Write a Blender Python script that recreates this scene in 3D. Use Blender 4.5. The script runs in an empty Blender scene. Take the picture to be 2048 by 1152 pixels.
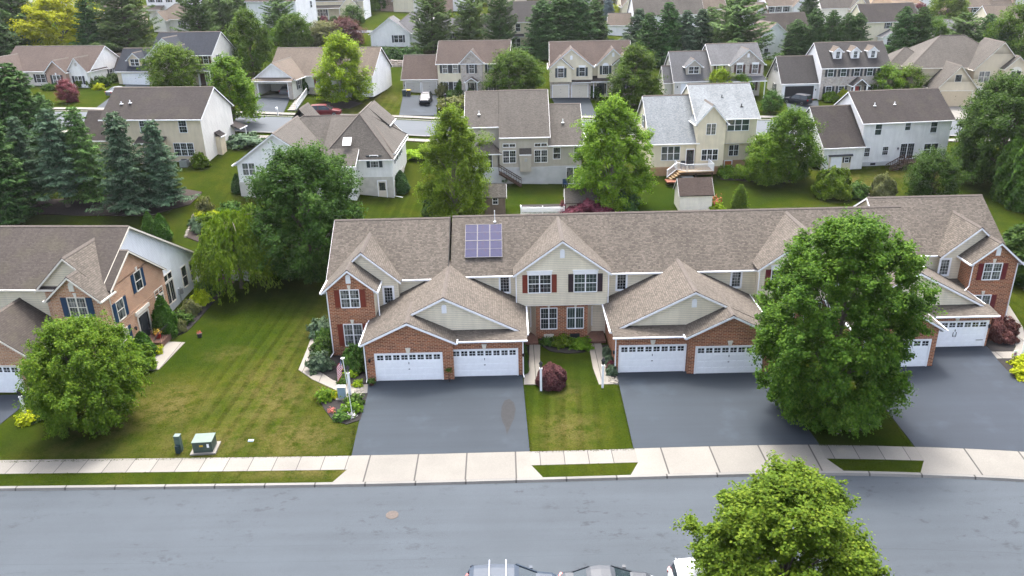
import bpy, math, random
import numpy as np
from mathutils import Matrix, Vector
random.seed(7)
SC = bpy.context.scene
COL = SC.collection
PI = math.pi

# ------------------------------------------------------------------ view geometry and terrain
F, PITCH, ROLL, HC = 1600., math.radians(22.8), math.radians(1.3), 29.
cP, sP, cR, sR = math.cos(PITCH), math.sin(PITCH), math.cos(ROLL), math.sin(ROLL)
_X, _U, FW = Vector((1, 0, 0)), Vector((0, sP, cP)), Vector((0, cP, -sP))
RT = _X*cR - _U*sR
UP = _X*sR + _U*cR

TX = [-160, -100, -60, -38, -12, 12, 50, 100, 170]
TY = [55, 64, 78, 95, 110, 120, 130, 142, 160, 205, 300, 600]
TH = np.array([[0]*9,
 [.3, .2, 0, 0, 0, 0, 0, 0, 0],
 [3, 2, 1.8, 1.4, .3, 0, 0, 0, 0],
 [7, 6, 5.6, 5.0, 1.8, .9, 1.0, 1.0, 1],
 [8.5, 8, 7.4, 6.8, 3.8, 3, 2.4, 2.5, 2.5],
 [9, 8.5, 8.0, 7.3, 4.6, 3.9, 3.2, 3.2, 3.2],
 [9.2, 8.8, 8.2, 7.5, 4.9, 4.3, 3.7, 3.6, 3.6],
 [9.6, 9.2, 8.6, 8.0, 6.0, 5.4, 4.6, 4.2, 4.2],
 [10.5, 10, 9.6, 9, 8, 7, 6, 5.5, 5.5],
 [13, 12.5, 12, 11.5, 10.5, 9, 7, 5.5, 5.5],
 [18, 17, 16, 15, 13.5, 12, 9, 7, 7],
 [24, 24, 24, 23, 21, 19, 16, 14, 14]], float)

def _ip(v, xs):
    if v <= xs[0]: return 0, 0.
    if v >= xs[-1]: return len(xs)-2, 1.
    for i in range(len(xs)-1):
        if v <= xs[i+1]: return i, (v-xs[i])/(xs[i+1]-xs[i])

def terr(x, y):
    i, t = _ip(x, TX); j, s = _ip(y, TY)
    a = TH[j, i]*(1-t)+TH[j, i+1]*t; b = TH[j+1, i]*(1-t)+TH[j+1, i+1]*t
    return a*(1-s)+b*s

def ray(px, py): return FW + RT*((px-1024)/F) + UP*((576-py)/F)

def G(px, py):
    """the point of the terrain seen at a place of the picture"""
    v = ray(px, py); d = 20.
    while d < 900 and HC+v.z*d > terr(v.x*d, v.y*d): d += .5
    lo, hi = d-.5, d
    for k in range(20):
        m = (lo+hi)/2
        if HC+v.z*m < terr(v.x*m, v.y*m): hi = m
        else: lo = m
    return Vector((v.x*hi, v.y*hi, HC+v.z*hi))

# ------------------------------------------------------------------ materials
MATS = {}
def mat(name, build):
    m = bpy.data.materials.new(name); m.use_nodes = True
    nt = m.node_tree; nt.nodes.clear()
    out = nt.nodes.new('ShaderNodeOutputMaterial')
    b = nt.nodes.new('ShaderNodeBsdfPrincipled'); nt.links.new(b.outputs[0], out.inputs[0])
    build(NT(nt, b, out)); MATS[name] = m
    return m

class NT:
    def __init__(s, nt, b, out): s.nt, s.b, s.out = nt, b, out
    def n(s, t, **k):
        x = s.nt.nodes.new('ShaderNode'+t)
        for a, v in k.items(): setattr(x, a, v)
        return x
    def l(s, a, b): s.nt.links.new(a, b)
    def set(s, **k):
        for a, v in k.items():
            i = s.b.inputs[a.replace('_', ' ')]
            if hasattr(v, 'links'): s.l(v, i)
            else: i.default_value = v if not isinstance(v, tuple) else (*v, 1)
    def uv(s): return s.n('UVMap').outputs[0]
    def pos(s): return s.n('NewGeometry').outputs['Position']
    def mapv(s, v, sc=(1, 1, 1), rot=(0, 0, 0), loc=(0, 0, 0)):
        m = s.n('Mapping'); s.l(v, m.inputs[0]); m.inputs['Scale'].default_value = sc
        m.inputs['Rotation'].default_value = rot; m.inputs['Location'].default_value = loc
        return m.outputs[0]
    def noise(s, v, scale, detail=3, rough=.55, col=False):
        m = s.n('TexNoise'); s.l(v, m.inputs['Vector'])
        m.inputs['Scale'].default_value = scale; m.inputs['Detail'].default_value = detail; m.inputs['Roughness'].default_value = rough
        return m.outputs['Color' if col else 0]
    def ramp(s, v, *stops):
        m = s.n('ValToRGB'); s.l(v, m.inputs[0]); e = m.color_ramp.elements
        while len(e) < len(stops): e.new(.5)
        for i, (p, c) in enumerate(stops):
            e[i].position = p; e[i].color = (*c, 1) if isinstance(c, tuple) else (c, c, c, 1)
        return m.outputs[0]
    def math(s, op, a, b=0., c=0.):
        m = s.n('Math', operation=op)
        for i, v in enumerate((a, b, c)):
            if hasattr(v, 'links'): s.l(v, m.inputs[i])
            else: m.inputs[i].default_value = v
        return m.outputs[0]
    def mix(s, f, a, b, mode='MIX'):
        m = s.n('Mix', data_type='RGBA', blend_type=mode)
        for i, v in ((0, f), (6, a), (7, b)):
            if hasattr(v, 'links'): s.l(v, m.inputs[i])
            else: m.inputs[i].default_value = (*v, 1) if isinstance(v, tuple) else v
        return m.outputs[2]
    def bump(s, h, strength=.3, dist=.02):
        m = s.n('Bump'); s.l(h, m.inputs['Height']); m.inputs['Strength'].default_value = strength; m.inputs['Distance'].default_value = dist
        s.l(m.outputs[0], s.b.inputs['Normal'])
    def xyz(s, v):
        m = s.n('SeparateXYZ'); s.l(v, m.inputs[0]); return m.outputs

def plain(name, c, r=.6, var=.12, sc=3., metal=0., spec=.5):
    def f(t):
        n = t.noise(t.n('TexCoord').outputs['Object'], sc, 4)
        k = t.ramp(n, (.3, 1-var), (.7, 1+var*.5))
        t.set(Base_Color=t.mix(1., c, k, 'MULTIPLY'), Roughness=r, Metallic=metal, Specular_IOR_Level=spec)
    return mat(name, f)

def siding(name, c, lap=.15, dirt=.12):
    def f(t):
        v = t.xyz(t.uv())
        fr = t.math('FRACT', t.math('DIVIDE', v[1], lap))
        line = t.ramp(fr, (0., .48), (.22, 1.), (.8, 1.02), (1., .9))
        n = t.noise(t.uv(), .6, 5)
        st = t.noise(t.mapv(t.uv(), (2.2, .25, 1)), 1.2, 4)
        k = t.ramp(n, (.3, 1-dirt), (.7, 1.03)); k2 = t.ramp(st, (.35, 1-dirt*.7), (.6, 1.))
        col = t.mix(1., t.mix(1., t.mix(1., c, line, 'MULTIPLY'), k, 'MULTIPLY'), k2, 'MULTIPLY')
        t.set(Base_Color=col, Roughness=.55)
        t.bump(fr, .5, .015)
    return mat(name, f)

def brick(name, c1, c2, mort, bw=.34, bh=.12, sc=1., ms=.02, offs=.5):
    def f(t):
        b = t.n('TexBrick'); t.l(t.uv(), b.inputs['Vector'])
        b.inputs['Scale'].default_value = 1.; b.inputs['Brick Width'].default_value = bw; b.inputs['Row Height'].default_value = bh
        b.inputs['Mortar Size'].default_value = ms; b.inputs['Mortar Smooth'].default_value = .2; b.offset = offs
        b.inputs['Color1'].default_value = (*c1, 1); b.inputs['Color2'].default_value = (*c2, 1); b.inputs['Mortar'].default_value = (*mort, 1)
        n = t.noise(t.uv(), .9, 5); n2 = t.noise(t.uv(), 7., 3)
        k = t.mix(1., t.ramp(n, (.3, .82), (.7, 1.1)), t.ramp(n2, (.3, .8), (.7, 1.15)), 'MULTIPLY')
        t.set(Base_Color=t.mix(1., b.outputs[0], k, 'MULTIPLY'), Roughness=.85)
        t.bump(t.math('SUBTRACT', 1., b.outputs['Fac']), .5, .012)
    return mat(name, f)

def stone(name, cols, sc=2.6, mort=(.42, .39, .35)):
    def f(t):
        v = t.n('TexVoronoi'); t.l(t.mapv(t.uv(), (1., 1.7, 1)), v.inputs['Vector']); v.inputs['Scale'].default_value = sc
        e = t.n('TexVoronoi', feature='DISTANCE_TO_EDGE'); t.l(t.mapv(t.uv(), (1., 1.7, 1)), e.inputs['Vector']); e.inputs['Scale'].default_value = sc
        r = t.xyz(v.outputs['Color'])[0]
        col = t.ramp(r, *[(i/(len(cols)-1), c) for i, c in enumerate(cols)])
        n = t.ramp(t.noise(t.uv(), 6, 4), (.3, .75), (.7, 1.15))
        col = t.mix(t.ramp(e.outputs['Distance'], (.02, 1.), (.06, 0.)), t.mix(1., col, n, 'MULTIPLY'), mort)
        t.set(Base_Color=col, Roughness=.9); t.bump(e.outputs['Distance'], .5, .03)
    return mat(name, f)

def shingle(name, c1, c2, c3, contrast=1., moss=0.):
    """laminated asphalt shingles: courses 14 cm, tabs of mixed tone"""
    def f(t):
        uv = t.uv()
        b = t.n('TexBrick'); t.l(uv, b.inputs['Vector']); b.inputs['Scale'].default_value = 1.
        b.inputs['Brick Width'].default_value = .24; b.inputs['Row Height'].default_value = .15; b.inputs['Mortar Size'].default_value = .012
        b.inputs['Mortar Smooth'].default_value = .4; b.offset = .37; b.squash = .6; b.squash_frequency = 3
        b.inputs['Color1'].default_value = (0, 0, 0, 1); b.inputs['Color2'].default_value = (1, 1, 1, 1); b.inputs['Mortar'].default_value = (.15, .15, .15, 1)
        n0 = t.noise(t.mapv(uv, (3.6, 6.7, 1)), 1.6, 3)
        r = t.math('ADD', t.math('MULTIPLY', b.outputs[0], .34), t.math('MULTIPLY_ADD', n0, .58, .12))
        col = t.ramp(r, (.22, c1), (.55, c2), (.95, c3))
        v = t.xyz(uv)
        fr = t.math('FRACT', t.math('DIVIDE', v[1], .15))
        ln = t.ramp(fr, (0., 1-.5*contrast), (.3, 1.), (1., 1.06))
        big = t.ramp(t.noise(uv, .16, 5, .6), (.3, .84), (.7, 1.1))
        st = t.ramp(t.noise(t.mapv(uv, (1.2, .1, 1)), .9, 4), (.35, .9), (.65, 1.05))
        fine = t.ramp(t.noise(uv, 22, 2), (.3, .8), (.7, 1.2))
        for k in (ln, big, st, fine): col = t.mix(1., col, k, 'MULTIPLY')
        if moss:
            mk = t.math('MULTIPLY', t.ramp(t.noise(uv, .4, 5), (.5, 0.), (.7, 1.)), moss)
            col = t.mix(mk, col, (.06, .055, .035))
        t.set(Base_Color=col, Roughness=.92, Specular_IOR_Level=.25)
        t.bump(t.math('ADD', fr, b.outputs[0]), .5, .02)
    return mat(name, f)

def leaf(name, c1, c2, c3, trans=.3, sc=.55):
    def f(t):
        ri = t.n('NewGeometry').outputs['Random Per Island']
        n = t.noise(t.n('TexCoord').outputs['Object'], sc, 4)
        oi = t.n('ObjectInfo').outputs['Random']
        k = t.math('ADD', t.math('MULTIPLY', ri, .5), t.math('MULTIPLY', n, .62))
        col = t.ramp(k, (.2, c1), (.52, c2), (.9, c3))
        hs = t.n('HueSaturation'); t.l(col, hs.inputs['Color'])
        t.l(t.math('ADD', t.math('MULTIPLY', oi, .28), .86), hs.inputs['Value'])
        t.l(t.math('ADD', t.math('MULTIPLY', oi, .02), .49), hs.inputs['Hue'])
        col = hs.outputs[0]
        t.set(Base_Color=col, Roughness=.7, Specular_IOR_Level=.08)
        tr = t.n('BsdfTranslucent'); t.l(t.mix(1., col, (1.2, 1.3, .35), 'MULTIPLY'), tr.inputs[0])
        ms = t.n('MixShader'); ms.inputs[0].default_value = trans
        t.l(t.b.outputs[0], ms.inputs[1]); t.l(tr.outputs[0], ms.inputs[2]); t.l(ms.outputs[0], t.out.inputs[0])
    return mat(name, f)

def asphalt(name, c, patch=.15, fine=.2, cracks=True, stain=.0):
    def f(t):
        p = t.pos()
        n1 = t.ramp(t.noise(p, .12, 6, .6), (.3, 1-patch), (.7, 1+patch*.6))
        n2 = t.ramp(t.noise(p, 30, 3), (.3, 1-fine), (.7, 1+fine))
        n3 = t.ramp(t.noise(t.mapv(p, (.06, 1.4, 1)), 1., 5), (.35, 1-patch*.5), (.65, 1+patch*.35))
        col = t.mix(1., t.mix(1., t.mix(1., c, n1, 'MULTIPLY'), n2, 'MULTIPLY'), n3, 'MULTIPLY')
        if cracks:
            sp = t.math('MULTIPLY', t.ramp(t.noise(t.mapv(p, (.7, 1.3, 1)), 1.3, 7, .75), (.555, 0.), (.65, 1.)), t.ramp(t.noise(p, .16, 3), (.42, .1), (.58, .9)))
            col = t.mix(sp, col, tuple(x*.55 for x in c))
        if stain:
            sp = t.ramp(t.noise(t.mapv(p, loc=(7, 3, 0)), .35, 4), (.56, 0.), (.75, stain))
            col = t.mix(sp, col, tuple(min(1, x*2.4) for x in c))
        t.set(Base_Color=col, Roughness=.9, Specular_IOR_Level=.3); t.bump(t.noise(p, 40, 3), .25, .008)
    return mat(name, f)

def concrete(name, c, jx=0., ju=0):
    def f(t):
        p = t.pos()
        n1 = t.ramp(t.noise(p, .35, 5), (.3, .86), (.7, 1.06)); n2 = t.ramp(t.noise(p, 14, 4), (.3, .9), (.7, 1.08))
        col = t.mix(1., t.mix(1., c, n1, 'MULTIPLY'), n2, 'MULTIPLY')
        if jx:
            v = t.xyz(t.uv())
            fr = t.math('FRACT', t.math('DIVIDE', v[0], jx))
            fl = t.math('FLOOR', t.math('DIVIDE', v[0], jx))
            wn = t.n('TexWhiteNoise', noise_dimensions='1D'); t.l(fl, wn.inputs['W'])
            col = t.mix(1., col, t.ramp(wn.outputs['Value'], (0., .88), (1., 1.04)), 'MULTIPLY')
            col = t.mix(t.ramp(t.math('ABSOLUTE', t.math('SUBTRACT', fr, .5)), (.481, 0.), (.488, 1.)), col, (.03, .028, .026))
        t.set(Base_Color=col, Roughness=.85)
    return mat(name, f)

# walls
siding('beige_siding', (.76, .69, .53)); siding('cream_siding', (.72, .65, .48)); siding('white_siding', (.84, .84, .82), .15)
siding('tan_siding', (.72, .61, .44), .13); siding('grey_siding', (.44, .405, .34), .13); siding('stucco', (.60, .51, .36), 4., .08); siding('pale_siding', (.80, .77, .70), .15)
siding('blue_white_siding', (.80, .83, .85), .12)
brick('red_brick', (.145, .034, .013), (.335, .098, .034), (.46, .30, .19)); brick('tan_brick', (.36, .15, .065), (.46, .235, .115), (.5, .40, .3))
brick('far_brick', (.33, .19, .13), (.42, .25, .18), (.45, .38, .33))
stone('stone_veneer', [(.30, .26, .22), (.45, .40, .34), (.36, .33, .30), (.52, .44, .36)])
stone('rubble_stone', [(.3, .26, .22), (.42, .38, .33), (.36, .3, .26)], 1.2, (.16, .13, .1))
plain('foundation', (.50, .48, .43), .9, .2, 1.2); plain('foundation_grey', (.45, .46, .46), .9, .15, .8); plain('brown_wall', (.33, .20, .11), .8)
# roofs
shingle('taupe_shingle', (.038, .032, .026), (.083, .072, .060), (.146, .127, .105)); shingle('brown_shingle', (0.0285, 0.0241, 0.0215), (0.0470, 0.0396, 0.0344), (0.0688, 0.0585, 0.0507), .8, .45)
shingle('dark_shingle', (0.0218, 0.0181, 0.0172), (0.0335, 0.0284, 0.0267), (0.0478, 0.0413, 0.0378), .8, .3); shingle('silver_shingle', (0.1065, 0.1178, 0.1273), (0.1786, 0.1969, 0.2055), (0.2557, 0.2709, 0.2761), .7)
shingle('grey_taupe_shingle', (0.0419, 0.0378, 0.0327), (0.0721, 0.0654, 0.0568), (0.1040, 0.0955, 0.0843)); shingle('rust_shingle', (0.0419, 0.0301, 0.0258), (0.0671, 0.0499, 0.0421), (0.0922, 0.0714, 0.0611), .7)
shingle('tan_shingle', (0.0654, 0.0516, 0.0404), (0.1023, 0.0826, 0.0654), (0.1342, 0.1109, 0.0894), .7); shingle('navy_shingle', (0.0092, 0.0129, 0.0189), (0.0151, 0.0198, 0.0292), (0.0235, 0.0292, 0.0396), .7)
shingle('slate_shingle', (0.0553, 0.0568, 0.0593), (0.0855, 0.0877, 0.0920), (0.1149, 0.1178, 0.1230), .7); shingle('charcoal_shingle', (0.0235, 0.0224, 0.0224), (0.0386, 0.0361, 0.0353), (0.0553, 0.0525, 0.0499), .7)
shingle('old_shed_shingle', (0.0386, 0.0370, 0.0327), (0.0855, 0.0791, 0.0679), (0.1451, 0.1350, 0.1178)); shingle('orange_tan_shingle', (0.1283, 0.0877, 0.0525), (0.1786, 0.1273, 0.0834), (0.2130, 0.1617, 0.1092), .7)
# trim, glass, doors
plain('white_trim', (.78, .79, .80), .45, .06, 2.); plain('cream_trim', (.66, .62, .53), .5, .08); plain('white_door', (.82, .84, .85), .4, .05)
plain('beige_door', (.62, .57, .47), .5, .06); plain('tan_door', (.52, .42, .28), .5, .06); plain('grey_door', (.46, .44, .40), .5)
plain('red_paint', (.155, .022, .010), .5); plain('plum_paint', (.020, .009, .016), .5); plain('maroon_paint', (.115, .008, .016), .45); plain('blue_paint', (.004, .032, .078), .45)
plain('black_paint', (.018, .022, .027), .5); plain('navy_paint', (.01, .015, .028), .5); plain('teal_paint', (.008, .022, .03), .5); plain('brown_paint', (.05, .017, .012), .5)
plain('wine_door', (.3, .02, .02), .4); plain('purple_door', (.28, .20, .42), .4); plain('orange_door', (.42, .13, .03), .5); plain('painted_shade', (.012, .012, .014), .9)  # the last one is near black, shade put into colour for openings
plain('ridge_cap', (.072, .060, .050), .9, .3, 6.); plain('dark_seam', (.018, .016, .015), .9)
def _glass(name, base, blind, amt):
    def f(t):
        v = t.n('TexCoord').outputs['Object']; oi = t.n('ObjectInfo').outputs['Random']
        z = t.xyz(v)
        off = t.n('CombineXYZ'); t.l(t.math('MULTIPLY', oi, 37.), off.inputs[0])
        va = t.n('VectorMath', operation='ADD'); t.l(v, va.inputs[0]); t.l(off.outputs[0], va.inputs[1])
        n = t.noise(t.mapv(va.outputs[0], (2.5, 1, .8)), 1.6, 2)
        k = t.math('MULTIPLY', t.ramp(n, (.42, 0.), (.58, 1.)), amt)
        t.set(Base_Color=t.mix(k, base, blind), Roughness=.1, Specular_IOR_Level=.5)
    return mat(name, f)
_glass('window_glass', (.008, .011, .014), (.06, .07, .07), .7); _glass('curtained_glass', (.03, .036, .036), (.17, .18, .17), .9)
_glass('green_blind_glass', (.030, .046, .042), (.055, .075, .07), .8)
plain('car_glass', (.02, .03, .035), .06, .05); plain('rubber', (.015, .015, .016), .8); plain('chrome', (.6, .6, .62), .2, .03, 3., 1.)
plain('black_metal', (.018, .018, .02), .45, .1, 3., .5); plain('white_metal', (.76, .77, .77), .35); plain('grey_metal', (.36, .38, .40), .45, .1, 3., .6)
# ground things
asphalt('street_asphalt', (.0425, .0525, .0625), .12, .16); asphalt('sealed_asphalt', (.0225, .0305, .0395), .15, .14, False, .3); asphalt('fresh_asphalt', (.0205, .0275, .0375), .12, .14, False, .25)
asphalt('far_asphalt', (.065, .076, .087), .1, .1, False)
concrete('sidewalk_concrete', (.148, .142, .126), 1.5); concrete('apron_concrete', (.146, .140, .124), 3.05); concrete('kerb_concrete', (.142, .14, .13), 3.0)
concrete('walk_concrete', (.18, .168, .145), 1.6); concrete('pad_concrete', (.17, .16, .14))
plain('mulch', (.0105, .0085, .0078), 1., .5, 9.); plain('brown_mulch', (.024, .0155, .0125), 1., .5, 7.); plain('river_stone', (.2, .185, .155), .9, .4, 5.)
plain('bark', (.10, .08, .062), .95, .4, 6.); plain('grey_bark', (.17, .15, .13), .95, .4, 6.); plain('deck_wood', (.27, .18, .09), .8, .2, 4.); plain('red_wood', (.16, .05, .022), .8, .2, 4.)
plain('brown_wood', (.06, .034, .021), .85, .3, 5.); plain('shed_shake', (.17, .125, .09), .9, .35, 6.); plain('terracotta', (.35, .1, .05), .8)
brick('paver_brick', (.13, .045, .026), (.18, .07, .042), (.13, .09, .07), .2, .1)
# leaves
leaf('maple_leaf', (0.0249, 0.0618, 0.0081), (0.0532, 0.1113, 0.0121), (0.1108, 0.1813, 0.0202)); leaf('bright_leaf', (0.0690, 0.1380, 0.0072), (0.1380, 0.2392, 0.0120), (0.2484, 0.3496, 0.0210))
leaf('street_leaf', (0.0386, 0.0846, 0.0072), (0.0734, 0.1398, 0.0108), (0.1468, 0.2134, 0.0180)); leaf('deep_leaf', (0.0167, 0.0476, 0.0094), (0.0353, 0.0822, 0.0134), (0.0696, 0.1298, 0.0215))
leaf('birch_leaf', (.058, .115, .008), (.105, .18, .014), (.185, .27, .024)); leaf('lime_leaf', (0.0810, 0.1546, 0.0072), (0.1619, 0.2550, 0.0108), (0.2672, 0.3478, 0.0180)); leaf('golden_leaf', (0.2153, 0.2370, 0.0072), (0.3301, 0.3555, 0.0090), (0.4019, 0.4232, 0.0180))
leaf('spruce_needle', (.022, .052, .026), (.052, .096, .052), (.115, .168, .10), .12); leaf('fir_needle', (.016, .048, .014), (.038, .086, .022), (.078, .142, .038), .12)
leaf('pine_needle', (.036, .078, .022), (.072, .135, .034), (.13, .2, .06), .15); leaf('blue_needle', (.05, .085, .09), (.1, .15, .165), (.18, .24, .25), .1)
leaf('arbor_leaf', (0.0166, 0.0552, 0.0072), (0.0368, 0.0920, 0.0108), (0.0690, 0.1380, 0.0150), .15); leaf('burgundy_leaf', (.035, .014, .014), (.085, .032, .034), (.16, .075, .07), .2)
leaf('plum_leaf', (.05, .012, .022), (.12, .03, .045), (.2, .06, .08), .2); leaf('willow_leaf', (0.0448, 0.0952, 0.0078), (0.0952, 0.1680, 0.0134), (0.1792, 0.2576, 0.0224)); leaf('olive_leaf', (.07, .085, .03), (.12, .13, .05), (.17, .17, .08))
leaf('yellow_shrub_leaf', (0.1564, 0.2116, 0.0072), (0.2760, 0.3312, 0.0120), (0.4140, 0.4600, 0.0180), .25); leaf('shrub_leaf', (0.0218, 0.0577, 0.0108), (0.0438, 0.0948, 0.0161), (0.0876, 0.1401, 0.0269), .2); leaf('juniper_leaf', (.04, .075, .045), (.075, .12, .07), (.13, .18, .11), .15)
for n_, c_ in dict(white_petal=(.5, .5, .48), pink_petal=(.3, .09, .22), red_petal=(.3, .012, .01), yellow_petal=(.42, .28, .012), coral_petal=(.42, .09, .06)).items(): plain(n_, c_, .6)

def grass_mat():
    def f(t):
        p = t.pos(); at = t.n('Attribute', attribute_name='lawn'); a = t.xyz(at.outputs['Vector'])  # x dry, y stripes, z lushness
        big = t.noise(p, .07, 5, .6); mid = t.noise(p, .55, 6, .65); fine = t.noise(p, 9., 5, .7)
        g = t.ramp(t.math('ADD', t.math('MULTIPLY', big, .5), t.math('MULTIPLY', mid, .5)), (.33, (.014, .026, .0032)), (.5, (.025, .038, .0042)), (.66, (.041, .048, .0062)))
        v = t.xyz(p)
        s = t.math('SINE', t.math('MULTIPLY', t.math('ADD', t.math('MULTIPLY', v[0], 1.), t.math('MULTIPLY', v[1], -.05)), 5.4))
        s2 = t.math('SINE', t.math('MULTIPLY', t.math('ADD', v[0], t.math('MULTIPLY', v[1], -.05)), 11.3))
        wob = t.noise(t.mapv(p, (1.1, .12, 1)), 1., 3)
        s = t.math('ADD', t.math('MULTIPLY', s, .62), t.math('ADD', t.math('MULTIPLY', s2, .3), t.math('MULTIPLY_ADD', wob, 2.4, -1.2)))
        sk = t.ramp(t.math('MULTIPLY_ADD', s, .5, .5), (.3, .70), (.7, 1.34))
        g = t.mix(t.math('MULTIPLY', a[1], .85), g, t.mix(1., g, sk, 'MULTIPLY'))
        dk = t.math('MULTIPLY', t.math('MULTIPLY', a[0], .82), t.ramp(t.noise(p, .9, 9, .8), (.40, 0.), (.56, 1.)))
        g = t.mix(dk, g, (.108, .086, .032))
        g = t.mix(t.math('MULTIPLY', a[2], .6), g, (.010, .028, .003))
        fk = t.ramp(fine, (.25, .55), (.75, 1.42)); fk2 = t.ramp(t.noise(p, 38, 3), (.3, .72), (.7, 1.25))
        t.set(Base_Color=t.mix(1., t.mix(1., g, fk, 'MULTIPLY'), fk2, 'MULTIPLY'), Roughness=1., Specular_IOR_Level=0.)
        t.bump(t.math('ADD', t.noise(p, 14, 4, .7), t.noise(p, 45, 2)), .9, .05)
    return mat('grass', f)
grass_mat()

# ------------------------------------------------------------------ mesh collecting
class MB:
    def __init__(s): s.v, s.f, s.uv = [], [], []
    def face(s, pts, uv=None):
        i = len(s.v); s.v += [tuple(p) for p in pts]; s.f.append(tuple(range(i, i+len(pts))))
        if uv is None:
            p0 = Vector(pts[0]); n = (Vector(pts[1])-p0).cross(Vector(pts[2])-p0)
            if n.length < 1e-9: uv = [(0, 0)]*len(pts)
            else:
                n.normalize()
                if abs(n.z) > .95: uv = [(p[0], p[1]) for p in pts]
                else:
                    h = Vector((-n.y, n.x, 0)).normalized(); w = n.cross(h)
                    uv = [(Vector(p).dot(h), Vector(p).dot(w)) for p in pts]
        s.uv += uv
    def box(s, x0, x1, y0, y1, z0, z1):
        a, b, c, d = (x0, y0), (x1, y0), (x1, y1), (x0, y1)
        q = lambda p, z: (p[0], p[1], z)
        s.face([q(d, z0), q(c, z0), q(b, z0), q(a, z0)]); s.face([q(a, z1), q(b, z1), q(c, z1), q(d, z1)])
        for u, v in ((a, b), (b, c), (c, d), (d, a)): s.face([q(u, z0), q(v, z0), q(v, z1), q(u, z1)])
    def bar(s, p, q, w, h):
        """a rectangular beam from p to q, w wide across, h tall"""
        p, q = Vector(p), Vector(q); d = (q-p).normalized()
        sd = d.cross(Vector((0, 0, 1)))
        sd = sd.normalized()*w/2 if sd.length > 1e-6 else Vector((w/2, 0, 0))
        up = sd.cross(d).normalized()*h/2
        A = [p-sd-up, p+sd-up, p+sd+up, p-sd+up]; B = [x+(q-p) for x in A]
        s.face(A[::-1]); s.face(B)
        for i in range(4): j = (i+1) % 4; s.face([A[i], A[j], B[j], B[i]])
    def tube(s, pts, rad, n=8, cap=True):
        pts = [Vector(p) for p in pts]; rs = rad if isinstance(rad, (list, tuple)) else [rad]*len(pts)
        rings = []
        for i, p in enumerate(pts):
            d = (pts[min(i+1, len(pts)-1)]-pts[max(i-1, 0)]).normalized()
            a = d.cross(Vector((0, 1, 0)) if abs(d.y) < .9 else Vector((1, 0, 0))).normalized(); b = d.cross(a)
            rings.append([p+(a*math.cos(t)+b*math.sin(t))*rs[i] for t in [2*PI*k/n for k in range(n)]])
        for A, B in zip(rings, rings[1:]):
            for i in range(n): j = (i+1) % n; s.face([A[j], A[i], B[i], B[j]])
        if cap: s.face(rings[0]); s.face(rings[-1][::-1])
    def lathe(s, c, prof, n=16):
        c = Vector(c); R_ = [[c+Vector((r*math.cos(2*PI*k/n), r*math.sin(2*PI*k/n), z)) for k in range(n)] for r, z in prof]
        for A, B in zip(R_, R_[1:]):
            for i in range(n): j = (i+1) % n; s.face([A[i], A[j], B[j], B[i]])
        s.face(R_[0][::-1]); s.face(R_[-1])
    def prism(s, poly, z0, z1):
        """poly: list of (x, y) anticlockwise"""
        s.face([(*p, z1) for p in poly]); s.face([(*p, z0) for p in poly[::-1]])
        for a, b in zip(poly, poly[1:]+poly[:1]): s.face([(*a, z0), (*b, z0), (*b, z1), (*a, z1)])
    def mesh(s, name, m, smooth=False):
        me = bpy.data.meshes.new(name)
        me.from_pydata(s.v, [], s.f); ul = me.uv_layers.new(name='UVMap')
        ul.data.foreach_set('uv', np.array(s.uv, 'f').ravel())
        me.materials.append(MATS[m] if isinstance(m, str) else m)
        if smooth: me.polygons.foreach_set('use_smooth', np.ones(len(s.f), bool))
        me.update(); return me
    def build(s, name, m, parent=None, smooth=False, loc=None):
        o = bpy.data.objects.new(name, s.mesh(name, m, smooth)); COL.objects.link(o); o.parent = parent
        if loc: o.location = loc
        return o

def tag(o, label=None, cat=None, group=None, kind=None):
    for k, v in (('label', label), ('category', cat), ('group', group), ('kind', kind)):
        if v: o[k] = v
    return o
def empty(name, loc=(0, 0, 0), rz=0., label=None, cat=None, group=None):
    o = bpy.data.objects.new(name, None); o.empty_display_size = .5; COL.objects.link(o)
    o.location = loc; o.rotation_euler = (0, 0, rz); return tag(o, label, cat, group)
def struct(o): o['kind'] = 'structure'; return o
def child(me, name, parent, M=None, mat_=None):
    o = bpy.data.objects.new(name, me); COL.objects.link(o); o.parent = parent
    if M is not None: o.matrix_local = M
    return o
def copy_tree(o, parent=None):
    c = o.copy(); COL.objects.link(c); c.parent = parent
    for ch in o.children:
        d = ch.copy(); COL.objects.link(d); d.parent = c
        for g in ch.children:
            e = g.copy(); COL.objects.link(e); e.parent = d
    return c

# ------------------------------------------------------------------ houses
TEMPL = {}
def T(key, fn):
    if key not in TEMPL: TEMPL[key] = fn()
    return TEMPL[key]

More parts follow.
